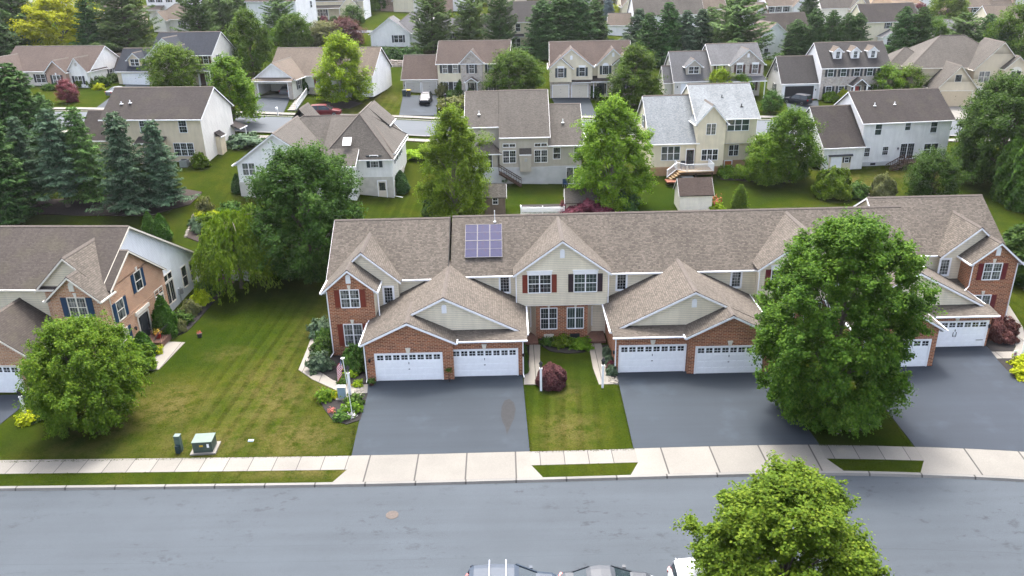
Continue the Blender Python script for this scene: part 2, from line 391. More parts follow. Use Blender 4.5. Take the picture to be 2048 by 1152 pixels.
def window_meshes(w, h, units, cols, rows, frame, glass, hung, fw, arch):
    """a window centred on its sill; outward is -y"""
    def f():
        m = MB(); g = MB(); d0, d1 = -.06, .01
        t = .045
        m.box(-w/2-fw, -w/2, d0, d1, -fw, h+fw); m.box(w/2, w/2+fw, d0, d1, -fw, h+fw)
        m.box(-w/2, w/2, d0, d1, h, h+fw); m.box(-w/2, w/2, d0-.03, d1, -fw, 0)
        uw = w/units
        for i in range(1, units): m.box(-w/2+i*uw-t, -w/2+i*uw+t, d0+.004, d1, 0, h)
        for i in range(units):
            a = -w/2+i*uw+(t if i else 0); b = -w/2+(i+1)*uw-(t if i < units-1 else 0)
            if hung: m.box(a, b, d0+.01, d1, h/2-.025, h/2+.025)
            for k in range(1, cols): x = a+(b-a)*k/cols; m.box(x-.005, x+.005, -.024, d1, 0, h)
            for k in range(1, rows):
                z = h*k/rows
                if hung and abs(z-h/2) < .05: continue
                m.box(a, b, -.023, d1, z-.005, z+.005)
        if arch:
            n = 10; R = w/2+fw
            pts = [(-R, h+fw)]+[(R*math.cos(PI-PI*k/n), h+fw+R*math.sin(PI-PI*k/n)*.8) for k in range(1, n)]+[(R, h+fw)]
            m.face([(x, d0, z) for x, z in pts[::-1]])
        g.face([(-w/2, -.018, 0), (w/2, -.018, 0), (w/2, -.018, h), (-w/2, -.018, h)])
        return m.mesh('window', frame), g.mesh('pane', glass)
    return T(('win', w, h, units, cols, rows, frame, glass, hung, fw, arch), f)

def shutter_mesh(w, h, m_):
    def f():
        m = MB(); m.box(0, w, -.045, .008, 0, h)
        for a, b in ((.06, h*.48), (h*.54, h-.06)): m.box(.05, w-.05, -.058, -.044, a, b)
        return m.mesh('shutter', m_)
    return T(('sh', round(w, 2), round(h, 2), m_), f)

def garage_meshes(w, h, m_, panes, nc):
    def f():
        gp = []; d = MB(); g = None; r = 4 if h > 1.5 else 3; hh = h/r; pw = w/nc
        d.box(-w/2, w/2, -.03, .02, 0, h)
        for i in range(r):
            for k in range(nc):
                x0, x1 = -w/2+k*pw+.05, -w/2+(k+1)*pw-.05; z0, z1 = i*hh+.06, (i+1)*hh-.06
                if i == r-1 and panes:
                    xm, zm = (x0+x1)/2, (z0+z1)/2
                    gp.append(xm); g = MB()
                    for a, b in ((x0+.02-xm, -.015), (.015, x1-.02-xm)):
                        for c, e in ((z0+.04, zm-.015), (zm+.015, z1-.0)): g.face([(a, -.036, c), (b, -.036, c), (b, -.036, e), (a, -.036, e)])
                else:
                    d.box(x0, x1, -.046, -.03, z0, z1)
        for i in range(1, r): d.box(-w/2, w/2, -.034, -.03, i*hh-.012, i*hh+.012)
        hd = MB(); hd.box(-.06, .06, -.07, -.03, hh*1.7, hh*1.78); hd.box(-.02, .02, -.08, -.03, hh*2.5, hh*2.8)
        return d.mesh('garage_door', m_), ((g.mesh('window', 'window_glass'), gp) if panes else None), hd.mesh('handle', 'black_metal')
    return T(('gar', w, h, m_, panes, nc), f)

FACES = {'f': 0., 'b': PI, 'r': PI/2, 'l': -PI/2}
class House:
    def __init__(s, name, label, origin, yaw=0., cat='house', group=None, trim='white_trim', shutter=None, glass='window_glass'):
        s.root = empty(name, origin, math.radians(yaw), label, cat, group)
        s.b = {}; s.q = 0; s.trim = trim; s.shutter = shutter; s.glass = glass
    def mb(s, key, m):
        return s.b.setdefault(((key, s.q), m), MB())
    # wall block with a gable roof. axis = ridge direction. c = cross-axis. zs: roof surface heights at the wall lines, zr at the ridge.
    def gable(s, axis, a0, a1, c0, c1, ze, zr, wall, roof, z0=0., cr=None, ze1=None, oh=.35, rk=(.25, .25), w=None, gab=(None, None), ends=(1, 1), cap=True, gut=(1, 1), fas=.16, walls=True, trim=None):
        s.q += 1; cr = (c0+c1)/2 if cr is None else cr; ze1 = ze if ze1 is None else ze1; w = w or {}; trim = trim or s.trim
        P = (lambda a, c, z: (a, c, z)) if axis == 'x' else (lambda a, c, z: (c, a, z))
        flip = axis == 'y'
        def face(b, pts): b.face(pts[::-1] if flip else pts)
        s0 = (zr-ze)/(cr-c0); s1 = (zr-ze1)/(c1-cr); th = .1; e = .02
        nm = lambda m: m+'_wall' if 'wall' not in m else m
        k = {'x': ('f', 'b', 'l', 'r'), 'y': ('l', 'r', 'f', 'b')}[axis]
        if walls:
            for key, c, z in ((k[0], c0, ze), (k[1], c1, ze1)):
                m = w.get(key, wall)
                if m is None: continue
                pts = [P(a0, c, z0), P(a1, c, z0), P(a1, c, z-th-e), P(a0, c, z-th-e)]
                face(s.mb(nm(m), m), pts if c == c0 else pts[::-1])
            for key, a, g, on in ((k[2], a0, gab[0], ends[0]), (k[3], a1, gab[1], ends[1])):
                if not on: continue
                m = w.get(key, wall)
                if m is None: continue
                q = -th-e
                lo = [P(a, c0, z0), P(a, c1, z0)]
                if g and g != m:
                    zz = min(ze, ze1)
                    A = lo+[P(a, c1, zz+q), P(a, c0, zz+q)]; B = [P(a, c0, zz+q), P(a, c1, zz+q)]+([P(a, c1, ze1+q)] if ze1 > zz else [])+[P(a, cr, zr+q)]+([P(a, c0, ze+q)] if ze > zz else [])
                    face(s.mb(nm(m), m), A if a == a1 else A[::-1]); face(s.mb(nm(g), g), B if a == a1 else B[::-1])
                else:
                    A = lo+[P(a, c1, ze1+q), P(a, cr, zr+q), P(a, c0, ze+q)]
                    face(s.mb(nm(m), m), A if a == a1 else A[::-1])
        # roof slabs
        A0, A1 = a0-rk[0], a1+rk[1]
        r = s.mb('roof', roof)
        E0, Z0 = c0-oh, ze-s0*oh; E1, Z1 = c1+oh, ze1-s1*oh
        L0 = math.hypot(cr-E0, zr-Z0); L1 = math.hypot(E1-cr, zr-Z1)
        def slab(pts, uv):
            pts2 = pts; uv2 = uv
            if flip: pts2 = pts[::-1]; uv2 = uv[::-1]
            r.face(pts2, uv2)
            dn = [(p[0], p[1], p[2]-th) for p in pts]
            face(r, dn[::-1])
            for i in range(4):
                j = (i+1) % 4; face(r, [pts[i], dn[i], dn[j], pts[j]])
        slab([P(A0, E0, Z0), P(A1, E0, Z0), P(A1, cr, zr), P(A0, cr, zr)], [(A0, 0), (A1, 0), (A1, L0), (A0, L0)])
        slab([P(A1, E1, Z1), P(A0, E1, Z1), P(A0, cr, zr), P(A1, cr, zr)], [(-A1, 0), (-A0, 0), (-A0, L1), (-A1, L1)])
        t_all = s.mb('roof_trim', trim)
        def board(p, q, h, d):
            nonlocal t_all   # a rake board under the slab edge at constant a; d = +-thickness along a
            for dz0, dz1 in ((-th*.6-h, -th*.6),):
                a_, b_ = p[0], p[0]+d
                pa = [P(a_, p[1], p[2]+dz0), P(a_, q[1], q[2]+dz0), P(a_, q[1], q[2]+dz1), P(a_, p[1], p[2]+dz1)]
                pb = [P(b_, p[1], p[2]+dz0), P(b_, q[1], q[2]+dz0), P(b_, q[1], q[2]+dz1), P(b_, p[1], p[2]+dz1)]
                t_all.face(pa); t_all.face(pb[::-1])
                for i in range(4): j = (i+1) % 4; t_all.face([pa[i], pb[i], pb[j], pa[j]])
        for on, a, d in ((ends[0], A0, -.035), (ends[1], A1, .035)):
            if not on: continue
            s.q += 1; t_all = s.mb('roof_trim', trim)
            board((a, E0, Z0), (a, cr, zr), fas, d); board((a, cr, zr), (a, E1, Z1), fas, d)
        # gutters
        for on, c, z, sg in ((gut[0], E0, Z0, -1), (gut[1], E1, Z1, 1)):
            if not on: continue
            s.q += 1; g = s.mb('gutter', trim)
            u = sorted((c, c+sg*.11)); x0, x1 = A0-.03, A1+.03
            if axis == 'x': g.box(x0, x1, u[0], u[1], z-.15, z-.03)
            else: g.box(u[0], u[1], x0, x1, z-.15, z-.03)
            # soffit
            so = s.mb('soffit', trim); wc = c0 if sg < 0 else c1
            pts = [P(A0, c, z-.13), P(A1, c, z-.13), P(A1, wc, z-.13), P(A0, wc, z-.13)]
            so.face(pts)
        if cap:
            cb = s.mb('ridge_cap', 'ridge_cap'); wd = .16
            for sg, sl in ((-1, s0), (1, s1)):
                pts = [P(A0, cr, zr+.035), P(A1, cr, zr+.035), P(A1, cr+sg*wd, zr+.035-sl*wd), P(A0, cr+sg*wd, zr+.035-sl*wd)]
                face(cb, pts if sg > 0 else pts[::-1])
                q = [pts[3], pts[2], (pts[2][0], pts[2][1], pts[2][2]-.04), (pts[3][0], pts[3][1], pts[3][2]-.04)]
                face(cb, q)
    def hip(s, x0, x1, y0, y1, ze, zr, wall, roof, z0=0., h0=None, h1=None, oh=.35, w=None, walls=True, axis='x'):
        """hipped block, ridge along axis; h0/h1 = how far each ridge end is set in (0 = gable there)"""
        s.q += 1; w = w or {}; th = .1
        if axis == 'y': A0, A1, C0, C1 = y0, y1, x0, x1; P = lambda a, c, z: (c, a, z)
        else: A0, A1, C0, C1 = x0, x1, y0, y1; P = lambda a, c, z: (a, c, z)
        half = (C1-C0)/2; sl = (zr-ze)/half; cm = (C0+C1)/2
        h0 = half if h0 is None else h0; h1 = half if h1 is None else h1
        nm = lambda m: m+'_wall'
        if walls:
            for key, p, q in (('f', (x0, y0), (x1, y0)), ('r', (x1, y0), (x1, y1)), ('b', (x1, y1), (x0, y1)), ('l', (x0, y1), (x0, y0))):
                m = w.get(key, wall)
                if m: s.mb(nm(m), m).face([(*p, z0), (*q, z0), (*q, ze-.05), (*p, ze-.05)])
        zo = ze-sl*oh; E0, E1 = C0-oh, C1+oh
        B0 = A0-(oh if h0 else .25); B1 = A1+(oh if h1 else .25)
        R0, R1 = (A0+h0 if h0 else B0), (A1-h1 if h1 else B1)
        r = s.mb('roof', roof)
        def fc(pts):
            n = (Vector(pts[1])-Vector(pts[0])).cross(Vector(pts[2])-Vector(pts[0]))
            if n.z < 0: pts = pts[::-1]
            nn = (Vector(pts[1])-Vector(pts[0])).cross(Vector(pts[2])-Vector(pts[0])).normalized()
            hv = Vector((-nn.y, nn.x, 0)).normalized(); wv = nn.cross(hv)
            r.face(pts, [(Vector(p).dot(hv), Vector(p).dot(wv)) for p in pts])
        fc([P(B0, E0, zo), P(B1, E0, zo), P(R1, cm, zr), P(R0, cm, zr)]); fc([P(B1, E1, zo), P(B0, E1, zo), P(R0, cm, zr), P(R1, cm, zr)])
        for on, B, R in ((h0, B0, R0), (h1, B1, R1)):
            if on: fc([P(B, E1, zo), P(B, E0, zo), P(R, cm, zr)])
            else:
                m = w.get({'x': 'l' if B == B0 else 'r', 'y': 'f' if B == B0 else 'b'}[axis], wall); a = A0 if B == B0 else A1
                if walls and m: s.mb(nm(m), m).face([P(a, C0, ze-.06), P(a, C1, ze-.06), P(a, cm, zr-.12)])
                t = s.mb('roof_trim', s.trim)
                for e in (E0, E1): t.bar(P(B, e, zo-.1), P(B, cm, zr-.1), .04, .18)
        so = s.mb('soffit', s.trim); so.face([P(B0, E0, zo-.1), P(B1, E0, zo-.1), P(B1, E1, zo-.1), P(B0, E1, zo-.1)])
        g = s.mb('gutter', s.trim)
        g.bar(P(B0, E0, zo-.06), P(B1, E0, zo-.06), .1, .12); g.bar(P(B0, E1, zo-.06), P(B1, E1, zo-.06), .1, .12)
        if h0: g.bar(P(B0, E0, zo-.065), P(B0, E1, zo-.065), .1, .12)
        if h1: g.bar(P(B1, E0, zo-.065), P(B1, E1, zo-.065), .1, .12)
        cb = s.mb('ridge_cap', 'ridge_cap')
        ln = [(P(R0, cm, zr), P(R1, cm, zr))]
        if h0: ln += [(P(B0, E0, zo), P(R0, cm, zr)), (P(B0, E1, zo), P(R0, cm, zr))]
        if h1: ln += [(P(B1, E0, zo), P(R1, cm, zr)), (P(B1, E1, zo), P(R1, cm, zr))]
        for p, q in ln: cb.bar(p, q, .2, .05)
    def shed(s, x0, x1, y0, y1, zl, zh, roof, face='f', trim=None, thick=.12, oh=0.):
        """a lean-to roof, low along its outer edge"""
        s.q += 1; r = s.mb('roof', roof); t = s.mb('gutter', trim or s.trim)
        if face == 'f': pts = [(x0, y0, zl), (x1, y0, zl), (x1, y1, zh), (x0, y1, zh)]; t.box(x0-.02, x1+.02, y0-.1, y0, zl-.13, zl-.02)
        elif face == 'r': pts = [(x1, y0, zl), (x1, y1, zl), (x0, y1, zh), (x0, y0, zh)]; t.box(x1, x1+.1, y0-.02, y1+.02, zl-.13, zl-.02)
        elif face == 'l': pts = [(x0, y1, zl), (x0, y0, zl), (x1, y0, zh), (x1, y1, zh)]; t.box(x0-.1, x0, y0-.02, y1+.02, zl-.13, zl-.02)
        else: pts = [(x1, y1, zl), (x0, y1, zl), (x0, y0, zh), (x1, y0, zh)]; t.box(x0-.02, x1+.02, y1, y1+.1, zl-.13, zl-.02)
        L = (Vector(pts[3])-Vector(pts[0])).length; W = (Vector(pts[1])-Vector(pts[0])).length
        r.face(pts, [(0, 0), (W, 0), (W, L), (0, L)])
        dn = [(p[0], p[1], p[2]-thick) for p in pts]; r.face(dn[::-1])
        for i in range(4): j = (i+1) % 4; r.face([pts[i], dn[i], dn[j], pts[j]])
    def box(s, key, m, *a): s.q += 1; s.b[((key, s.q), m)] = b = MB(); b.box(*a)
    def M(s, face, u, pl, z): # u along the wall, pl = the wall's plane
        x, y = {'f': (u, pl), 'b': (u, pl), 'r': (pl, u), 'l': (pl, u)}[face]
        return Matrix.Translation((x, y, z)) @ Matrix.Rotation(FACES[face], 4, 'Z')
    def win(s, face, u, pl, z, w=.9, h=1.4, units=1, cols=2, rows=2, sh=None, frame=None, glass=None, hung=True, fw=.06, arch=False, head=None, key=None, sw=.4):
        f, g = window_meshes(w, h, units, cols, rows, frame or s.trim, glass or s.glass, hung, fw, arch)
        o = child(f, 'window', s.root, s.M(face, u, pl, z)); child(g, 'pane', o)
        sh = s.shutter if sh is None else sh
        if sh:
            me = shutter_mesh(sw, h+.06, sh)
            for x in (-w/2-fw-.03-sw, w/2+fw+.03): child(me, 'shutter', o, Matrix.Translation((x, 0, -.03)))
        if head:
            def hf():
                m = MB(); m.box(-w/2-fw-.05, w/2+fw+.05, -.09, .008, h+fw+.003, h+fw+.26); m.box(-w/2-fw-.1, w/2+fw+.1, -.12, .008, h+fw+.26, h+fw+.31); return m.mesh('header', head)
            child(T(('head', w, h, fw, head), hf), 'header', o)
        if key:
            def kf():
                m = MB(); m.face([(-.07, -.075, h+fw+.005), (.07, -.075, h+fw+.005), (.13, -.075, h+fw+.34), (-.13, -.075, h+fw+.34)])
                m.face([(-.07, .0, h+fw+.005), (-.07, -.075, h+fw+.005), (-.13, -.075, h+fw+.34), (-.13, 0, h+fw+.34)]); m.face([(.07, -.075, h+fw+.005), (.07, 0, h+fw+.005), (.13, 0, h+fw+.34), (.13, -.075, h+fw+.34)])
                m.face([(-.13, -.075, h+fw+.34), (.13, -.075, h+fw+.34), (.13, 0, h+fw+.34), (-.13, 0, h+fw+.34)]); return m.mesh('keystone', key)
            child(T(('key', h, fw, key), kf), 'keystone', o)
        return o
    def garage(s, face, u, pl, w=4.85, h=2.13, m='white_door', panes=True, nc=8, casing=True, key=None, z=0.):
        d, g, hd = garage_meshes(w, h, m, panes, nc)
        o = child(d, 'garage_door', s.root, s.M(face, u, pl, z))
        for xg in (g[1] if g else ()): child(g[0], 'window', o, Matrix.Translation((xg, 0, 0)))
        child(hd, 'handle', o)
        if casing:
            def cf():
                m_ = MB(); m_.box(-w/2-.12, -w/2, -.075, .012, 0, h+.1); m_.box(w/2, w/2+.12, -.075, .012, 0, h+.1); m_.box(-w/2, w/2, -.075, .012, h, h+.1); return m_.mesh('door_frame', s.trim)
            child(T(('gcas', w, h, s.trim), cf), 'door_frame', o)
        if key:
            def kf():
                m_ = MB(); a = [(-.1, -.085, h+.11), (.1, -.085, h+.11), (.19, -.085, h+.5), (-.19, -.085, h+.5)]; b = [(p[0], 0, p[2]) for p in a]
                m_.face(a)
                for i in range(4): j = (i+1) % 4; m_.face([b[i], b[j], a[j], a[i]])
                return m_.mesh('keystone', key)
            child(T(('gkey', h, key), kf), 'keystone', o)
        return o
    def door(s, face, u, pl, z=0., w=.95, h=2.1, m='white_door', frame=None, glass=None, side=0., canopy=False):
        def f():
            d = MB(); d.box(-w/2, w/2, -.03, .01, 0, h)
            if not glass:
                for x0, x1 in ((-w/2+.1, -.05), (.05, w/2-.1)):
                    for a, b in ((.15, h*.42), (h*.48, h*.8), (h*.84, h-.1)): d.box(x0, x1, -.042, -.03, a, b)
            c = MB(); c.box(-w/2-.1-side, -w/2-side, -.07, .012, 0, h+.12); c.box(w/2+side, w/2+.1+side, -.07, .012, 0, h+.12); c.box(-w/2-side, w/2+side, -.07, .012, h, h+.12)
            k = MB(); k.box(w/2-.12, w/2-.06, -.09, -.03, h*.46, h*.52)
            g = MB()
            if glass:
                g.face([(-w/2+.12, -.036, h*.45 if glass == 'half' else .2), (w/2-.12, -.036, h*.45 if glass == 'half' else .2), (w/2-.12, -.036, h-.15), (-w/2+.12, -.036, h-.15)])
            if side:
                for x0, x1 in ((-w/2-side, -w/2), (w/2, w/2+side)): g.face([(x0+.03, -.02, .3), (x1-.03, -.02, .3), (x1-.03, -.02, h-.1), (x0+.03, -.02, h-.1)])
            return d.mesh('door', m), c.mesh('door_frame', frame or s.trim), k.mesh('handle', 'black_metal'), (g.mesh('pane', 'window_glass') if g.f else None)
        d, c, k, g = T(('door', w, h, m, frame or s.trim, glass, side), f)
        o = child(d, 'door', s.root, s.M(face, u, pl, z)); child(c, 'door_frame', o); child(k, 'handle', o)
        if g: child(g, 'pane', o)
        return o
    def vent(s, face, u, pl, z, w=.34, h=.62, m=None):
        def f():
            b = MB(); n = 8
            pts = [(-w/2, 0), (w/2, 0), (w/2, h-w/2)]+[(w/2*math.cos(PI*k/n), h-w/2+w/2*math.sin(PI*k/n)) for k in range(1, n)]+[(-w/2, h-w/2)]
            b.face([(x, -.05, z_) for x, z_ in pts])
            for p, q in zip(pts, pts[1:]+pts[:1]): b.face([(p[0], 0, p[1]), (q[0], 0, q[1]), (q[0], -.05, q[1]), (p[0], -.05, p[1])])
            for k in range(1, 6): b.box(-w/2+.04, w/2-.04, -.06, -.05, k*h/7, k*h/7+.03)
            return b.mesh('gable_vent', m or s.trim)
        return child(T(('vent', w, h, m or s.trim), f), 'gable_vent', s.root, s.M(face, u, pl, z))
    def pipe(s, pts, r=.045, m=None, name='downspout'):
        b = MB(); b.tube(pts, r, 6); return b.build(name, m or s.trim, s.root)
    def roofpipe(s, x, y, z, h=.4, m='white_metal'):
        b = MB(); b.tube([(x, y, z-.1), (x, y, z+h)], .06, 8); b.box(x-.18, x+.18, y-.18, y+.18, z-.04, z+.03); b.build('roof_vent', m, s.root)
    def lantern(s, face, u, pl, z):
        def f():
            b = MB(); b.box(-.06, .06, -.05, .01, .0, .12); b.lathe((0, -.12, 0), [(.02, -.16), (.07, -.1), (.09, .1), (.02, .2)], 8); return b.mesh('wall_lantern', 'black_metal')
        child(T('lantern', f), 'wall_lantern', s.root, s.M(face, u, pl, z))
    def done(s):
        for (k, m), b in s.b.items():
            if not b.f: continue
            b.build(k[0] if isinstance(k, tuple) else k, m, s.root)
        return s.root
# ------------------------------------------------------------------ plants
def cards(name, m, c, n, t, L, W, bend=.25):
    """leaf cards: centre, normal, long direction, length, width (numpy arrays)"""
    N = len(c); n = n/np.linalg.norm(n, axis=1, keepdims=True)
    t = t-n*np.sum(t*n, axis=1, keepdims=True); t /= np.linalg.norm(t, axis=1, keepdims=True)+1e-9
    b = np.cross(n, t); L = np.broadcast_to(L, N)[:, None]; W = np.broadcast_to(W, N)[:, None]
    v = np.empty((N, 4, 3), 'f')
    v[:, 0] = c-t*L*.5; v[:, 2] = c+t*L*.5-n*L*bend*.6
    v[:, 1] = c+b*W*.5-n*W*bend; v[:, 3] = c-b*W*.5-n*W*bend
    me = bpy.data.meshes.new(name); me.vertices.add(N*4); me.loops.add(N*4); me.polygons.add(N)
    me.vertices.foreach_set('co', v.ravel()); me.loops.foreach_set('vertex_index', np.arange(N*4, dtype='i'))
    me.polygons.foreach_set('loop_start', np.arange(0, N*4, 4, dtype='i'))
    me.materials.append(MATS[m]); me.update(calc_edges=True); return me

def unit(a): return a/(np.linalg.norm(a, axis=1, keepdims=True)+1e-9)

def broadleaf(seed, H, W, zb, leaves, lsize, m, top=.62, clumps=90, bark='bark', upright=.5, lobes=.16, shape=1., trunk_r=None, pointed=0., low=.6):
    """a crown of leafy sprays on limbs; returns (crown mesh, trunk mesh)"""
    rg = np.random.default_rng(seed); Hc = H-zb; R = W/2
    ph = rg.uniform(0, 6.28, 6)
    def rad(t, az):
        a = np.clip(t/ (1-top), 0, 1); b = np.clip((t-(1-top))/top, 0, 1)
        prof = np.where(t < 1-top, np.sqrt(np.clip(1-(1-a)**2*low, 0, 1)), np.clip(1-b**(2.2-pointed), 0, 1)**(.55+.35*pointed))
        return R*prof*(1+lobes*np.sin(2*az+ph[0]+3*t)+lobes*.8*np.sin(3*az+ph[1]-5*t)+lobes*.7*np.sin(5*az+ph[2]+9*t))*shape
    k = np.arange(clumps); t = (k+.5)/clumps; t = np.clip(t+rg.normal(0, .03, clumps), .02, .97)
    az = k*2.39996+rg.normal(0, .35, clumps); f = rg.uniform(.45, 1.06, clumps)**.5; f[::4] *= .66
    r = rad(t, az)*f*.86
    C = np.stack([r*np.cos(az), r*np.sin(az), zb+t*Hc*.95], 1)
    # some inner clumps so nothing shows through in the middle
    tw = 9; rc = W*1.95/math.sqrt(clumps)*rg.uniform(.6, 1.3, clumps)
    out = unit(np.stack([C[:, 0], C[:, 1], (C[:, 2]-(zb+Hc*.35))*.9+upright*R*.5], 1))
    per = max(3, leaves//(clumps*tw))
    ci = np.repeat(np.arange(clumps), tw)
    td = unit(out[ci]*1.0+rg.normal(0, .62, (len(ci), 3))+np.array([0, 0, upright*.45]))
    tl = rc[ci]*rg.uniform(.6, 1.45, len(ci))
    li = np.repeat(np.arange(len(ci)), per)
    s = rg.uniform(0, 1, len(li))**.75
    sp = (.12+.5*np.sin(np.clip(s, 0, 1)*2.7))*.34*rc[ci][li]
    pos = C[ci][li]+td[li]*(tl[li]*s)[:, None]+rg.normal(0, 1, (len(li), 3))*sp[:, None]*.75
    pos[:, 2] -= (s*s*tl[li]*.12)
    pos[:, 2] = np.maximum(pos[:, 2], zb*.75)
    nrm = unit(td[li]*.55+np.array([0, 0, .65])+rg.normal(0, .5, pos.shape))
    tn = td[li]+rg.normal(0, .8, pos.shape)
    sz = lsize*rg.uniform(.6, 1.3, len(pos))
    crown = cards('crown', m, pos, nrm, tn, sz*1.25, sz)
    tm = MB(); tr = trunk_r or W*.018+.05
    tm.tube([(0, 0, -.15), (0, 0, .25), (rg.normal(0, .05), rg.normal(0, .05), zb), (rg.normal(0, .15), rg.normal(0, .15), zb+Hc*.45), (rg.normal(0, .2), rg.normal(0, .2), zb+Hc*.85)], [tr*1.4, tr*.9, tr*.75, tr*.35, tr*.08], 8)
    for q in range(0, clumps, max(1, clumps//26)):
        z0 = zb+(C[q, 2]-zb)*.55; p = Vector(C[q]); mid = Vector((p.x*.5, p.y*.5, z0+(p.z-z0)*.35+.05*W))
        tm.tube([(0, 0, max(zb*.8, z0-.1*Hc)), mid, p], [tr*.3, tr*.17, tr*.05], 5, False)
    return crown, tm.mesh('trunk', bark)

def conifer(seed, H, R, zb, m, levels=26, nb=9, per=60, droop=.28, L=.34, Wd=.11, power=.85, bark='bark', rag=.2, upt=.12):
    rg = np.random.default_rng(seed); P_, N_, T_, S_ = [], [], [], []
    tm = MB(); tm.tube([(0, 0, -.1), (0, 0, H*.5), (0, 0, H*.97)], [R*.06+.06, R*.04+.03, .02], 7)
    for i in range(levels):
        f = (i+.3)/levels; z = zb+(H-zb)*f; rr = R*(1-f)**power*rg.uniform(1-rag, 1+rag*.6)+.12
        n = max(4, int(nb*(1-f*.45)))
        for k in range(n):
            a = 2*PI*k/n+i*1.7+rg.normal(0, .22); l = rr*rg.uniform(1-rag, 1.08)
            d = np.array([math.cos(a), math.sin(a), 0]); sd = np.array([-d[1], d[0], 0])
            q = max(8, int(per*(l/R)**.8)); s = rg.uniform(.08, 1, q)**.7
            lat = rg.normal(0, 1, q)*(.13*l+.06)*(1.25-s*.85)
            zz = -droop*l*s+upt*l*s**3-np.abs(lat)*.3+rg.normal(0, .05, q)
            p = d[None]*(l*s)[:, None]+sd[None]*lat[:, None]; p[:, 2] = z+zz
            P_.append(p); N_.append(np.array([0, 0, 1.])+d*.45+rg.normal(0, .4, (q, 3))); T_.append(d+sd*np.sign(lat)[:, None]*.8+rg.normal(0, .35, (q, 3))+np.array([0, 0, -.15])); S_.append(rg.uniform(.65, 1.3, q))
            if k % 2 == 0 and i % 2 == 0: tm.tube([(0, 0, z), (d[0]*l*.8, d[1]*l*.8, z-droop*l*.75)], [.045, .012], 4, False)
    P_, N_, T_, S_ = map(np.concatenate, (P_, N_, T_, S_))
    return cards('crown', m, P_, N_, T_, S_*L, S_*Wd, .1), tm.mesh('trunk', bark)

def shrub_mesh(seed, R, Hh, n, ls, m, lump=.16, up=.4, long=1.2, inner=.25):
    """a dome of leaves standing on the ground"""
    rg = np.random.default_rng(seed); ph = rg.uniform(0, 6.28, 5)
    az = rg.uniform(0, 2*PI, n); ct = rg.uniform(-.25, 1, n); st = np.sqrt(1-np.clip(ct, -1, 1)**2)
    k = 1+lump*np.sin(3*az+ph[0]+ct*4)+lump*.8*np.sin(5*az+ph[1]-ct*6)+lump*.6*np.sin(9*az+ct*11+ph[2])
    r = k*(1-inner*rg.uniform(0, 1, n)**2.2)
    p = np.stack([R*r*st*np.cos(az), R*r*st*np.sin(az), Hh*.25+Hh*.75*np.clip(ct, -.25, 1)*r], 1); p[:, 2] = np.maximum(p[:, 2], .03)
    o = np.stack([st*np.cos(az), st*np.sin(az), ct+.2], 1)
    nr = unit(o*.9+rg.normal(0, .55, p.shape)+np.array([0, 0, .3])); t = rg.normal(0, .7, p.shape)+o*.5+np.array([0, 0, up])
    s = ls*rg.uniform(.6, 1.35, n)
    return cards('foliage', m, p, nr, t, s*long, s)

def column_mesh(seed, R, Hh, n, ls, m, power=.8, flat=0.):
    rg = np.random.default_rng(seed); ph = rg.uniform(0, 6.28, 4)
    t = rg.uniform(0, 1, n)**1.15; az = rg.uniform(0, 2*PI, n)
    pr = np.where(t < .2, .8+t, 1.)*np.clip(1-np.clip((t-flat)/(1-flat), 0, 1)**2, 0, 1)**power
    k = 1+.1*np.sin(4*az+ph[0]+t*9)+.09*np.sin(7*az+ph[1]-t*17)
    r = R*pr*k*(1-.22*rg.uniform(0, 1, n)**2)
    p = np.stack([r*np.cos(az), r*np.sin(az), t*Hh], 1)
    o = np.stack([np.cos(az), np.sin(az), np.full(n, .35)], 1)
    s = ls*rg.uniform(.6, 1.4, n)
    return cards('foliage', m, p, unit(o+rg.normal(0, .5, p.shape)), np.array([0, 0, 1.])+o*.4+rg.normal(0, .35, p.shape), s*1.7, s*.8, .15)

def weeping(seed, H, W, m, strands=760, per=52):
    rg = np.random.default_rng(seed); R = W/2; P_, N_, T_ = [], [], []
    tm = MB(); tm.tube([(0, 0, -.1), (0.1, 0, H*.35), (-.05, .1, H*.6)], [.22, .16, .1], 8)
    for i in range(16):
        a = i*2.4; r = R*rg.uniform(.4, .85); h = H*rg.uniform(.72, .95)
        tm.tube([(0, 0, H*.42), (math.cos(a)*r*.5, math.sin(a)*r*.5, h), (math.cos(a)*r, math.sin(a)*r, h-.3)], [.09, .05, .015], 5, False)
    for i in range(strands):
        a = rg.uniform(0, 2*PI); u = rg.uniform(0, 1)**.55; lob = 1+.16*math.sin(3*a+1)+.1*math.sin(7*a)
        r = R*u*lob; z0 = H*(.98-.5*u**2.4)+rg.normal(0, .18)
        L = rg.uniform(.6, 2.2)*(.45+u); s = np.sort(rg.uniform(0, 1, per)); sw = rg.normal(0, .25, 2)
        d = np.array([math.cos(a), math.sin(a), 0])
        p = d[None]*(r+.25*np.sin(s*2.2))[:, None]+np.stack([sw[0]*s, sw[1]*s, z0-L*s*s-.15*s], 1)+rg.normal(0, .07, (per, 3))
        p[:, 2] = np.maximum(p[:, 2], .35)
        P_.append(p); N_.append(d[None]*.7+np.array([0, 0, .55])+rg.normal(0, .45, (per, 3))); T_.append(np.array([0, 0, -1.])+d*.35+rg.normal(0, .4, (per, 3)))
    P_, N_, T_ = map(np.concatenate, (P_, N_, T_)); s = rg.uniform(.7, 1.3, len(P_))
    return cards('crown', m, P_, N_, T_, s*.27, s*.1, .15), tm.mesh('trunk', 'bark')

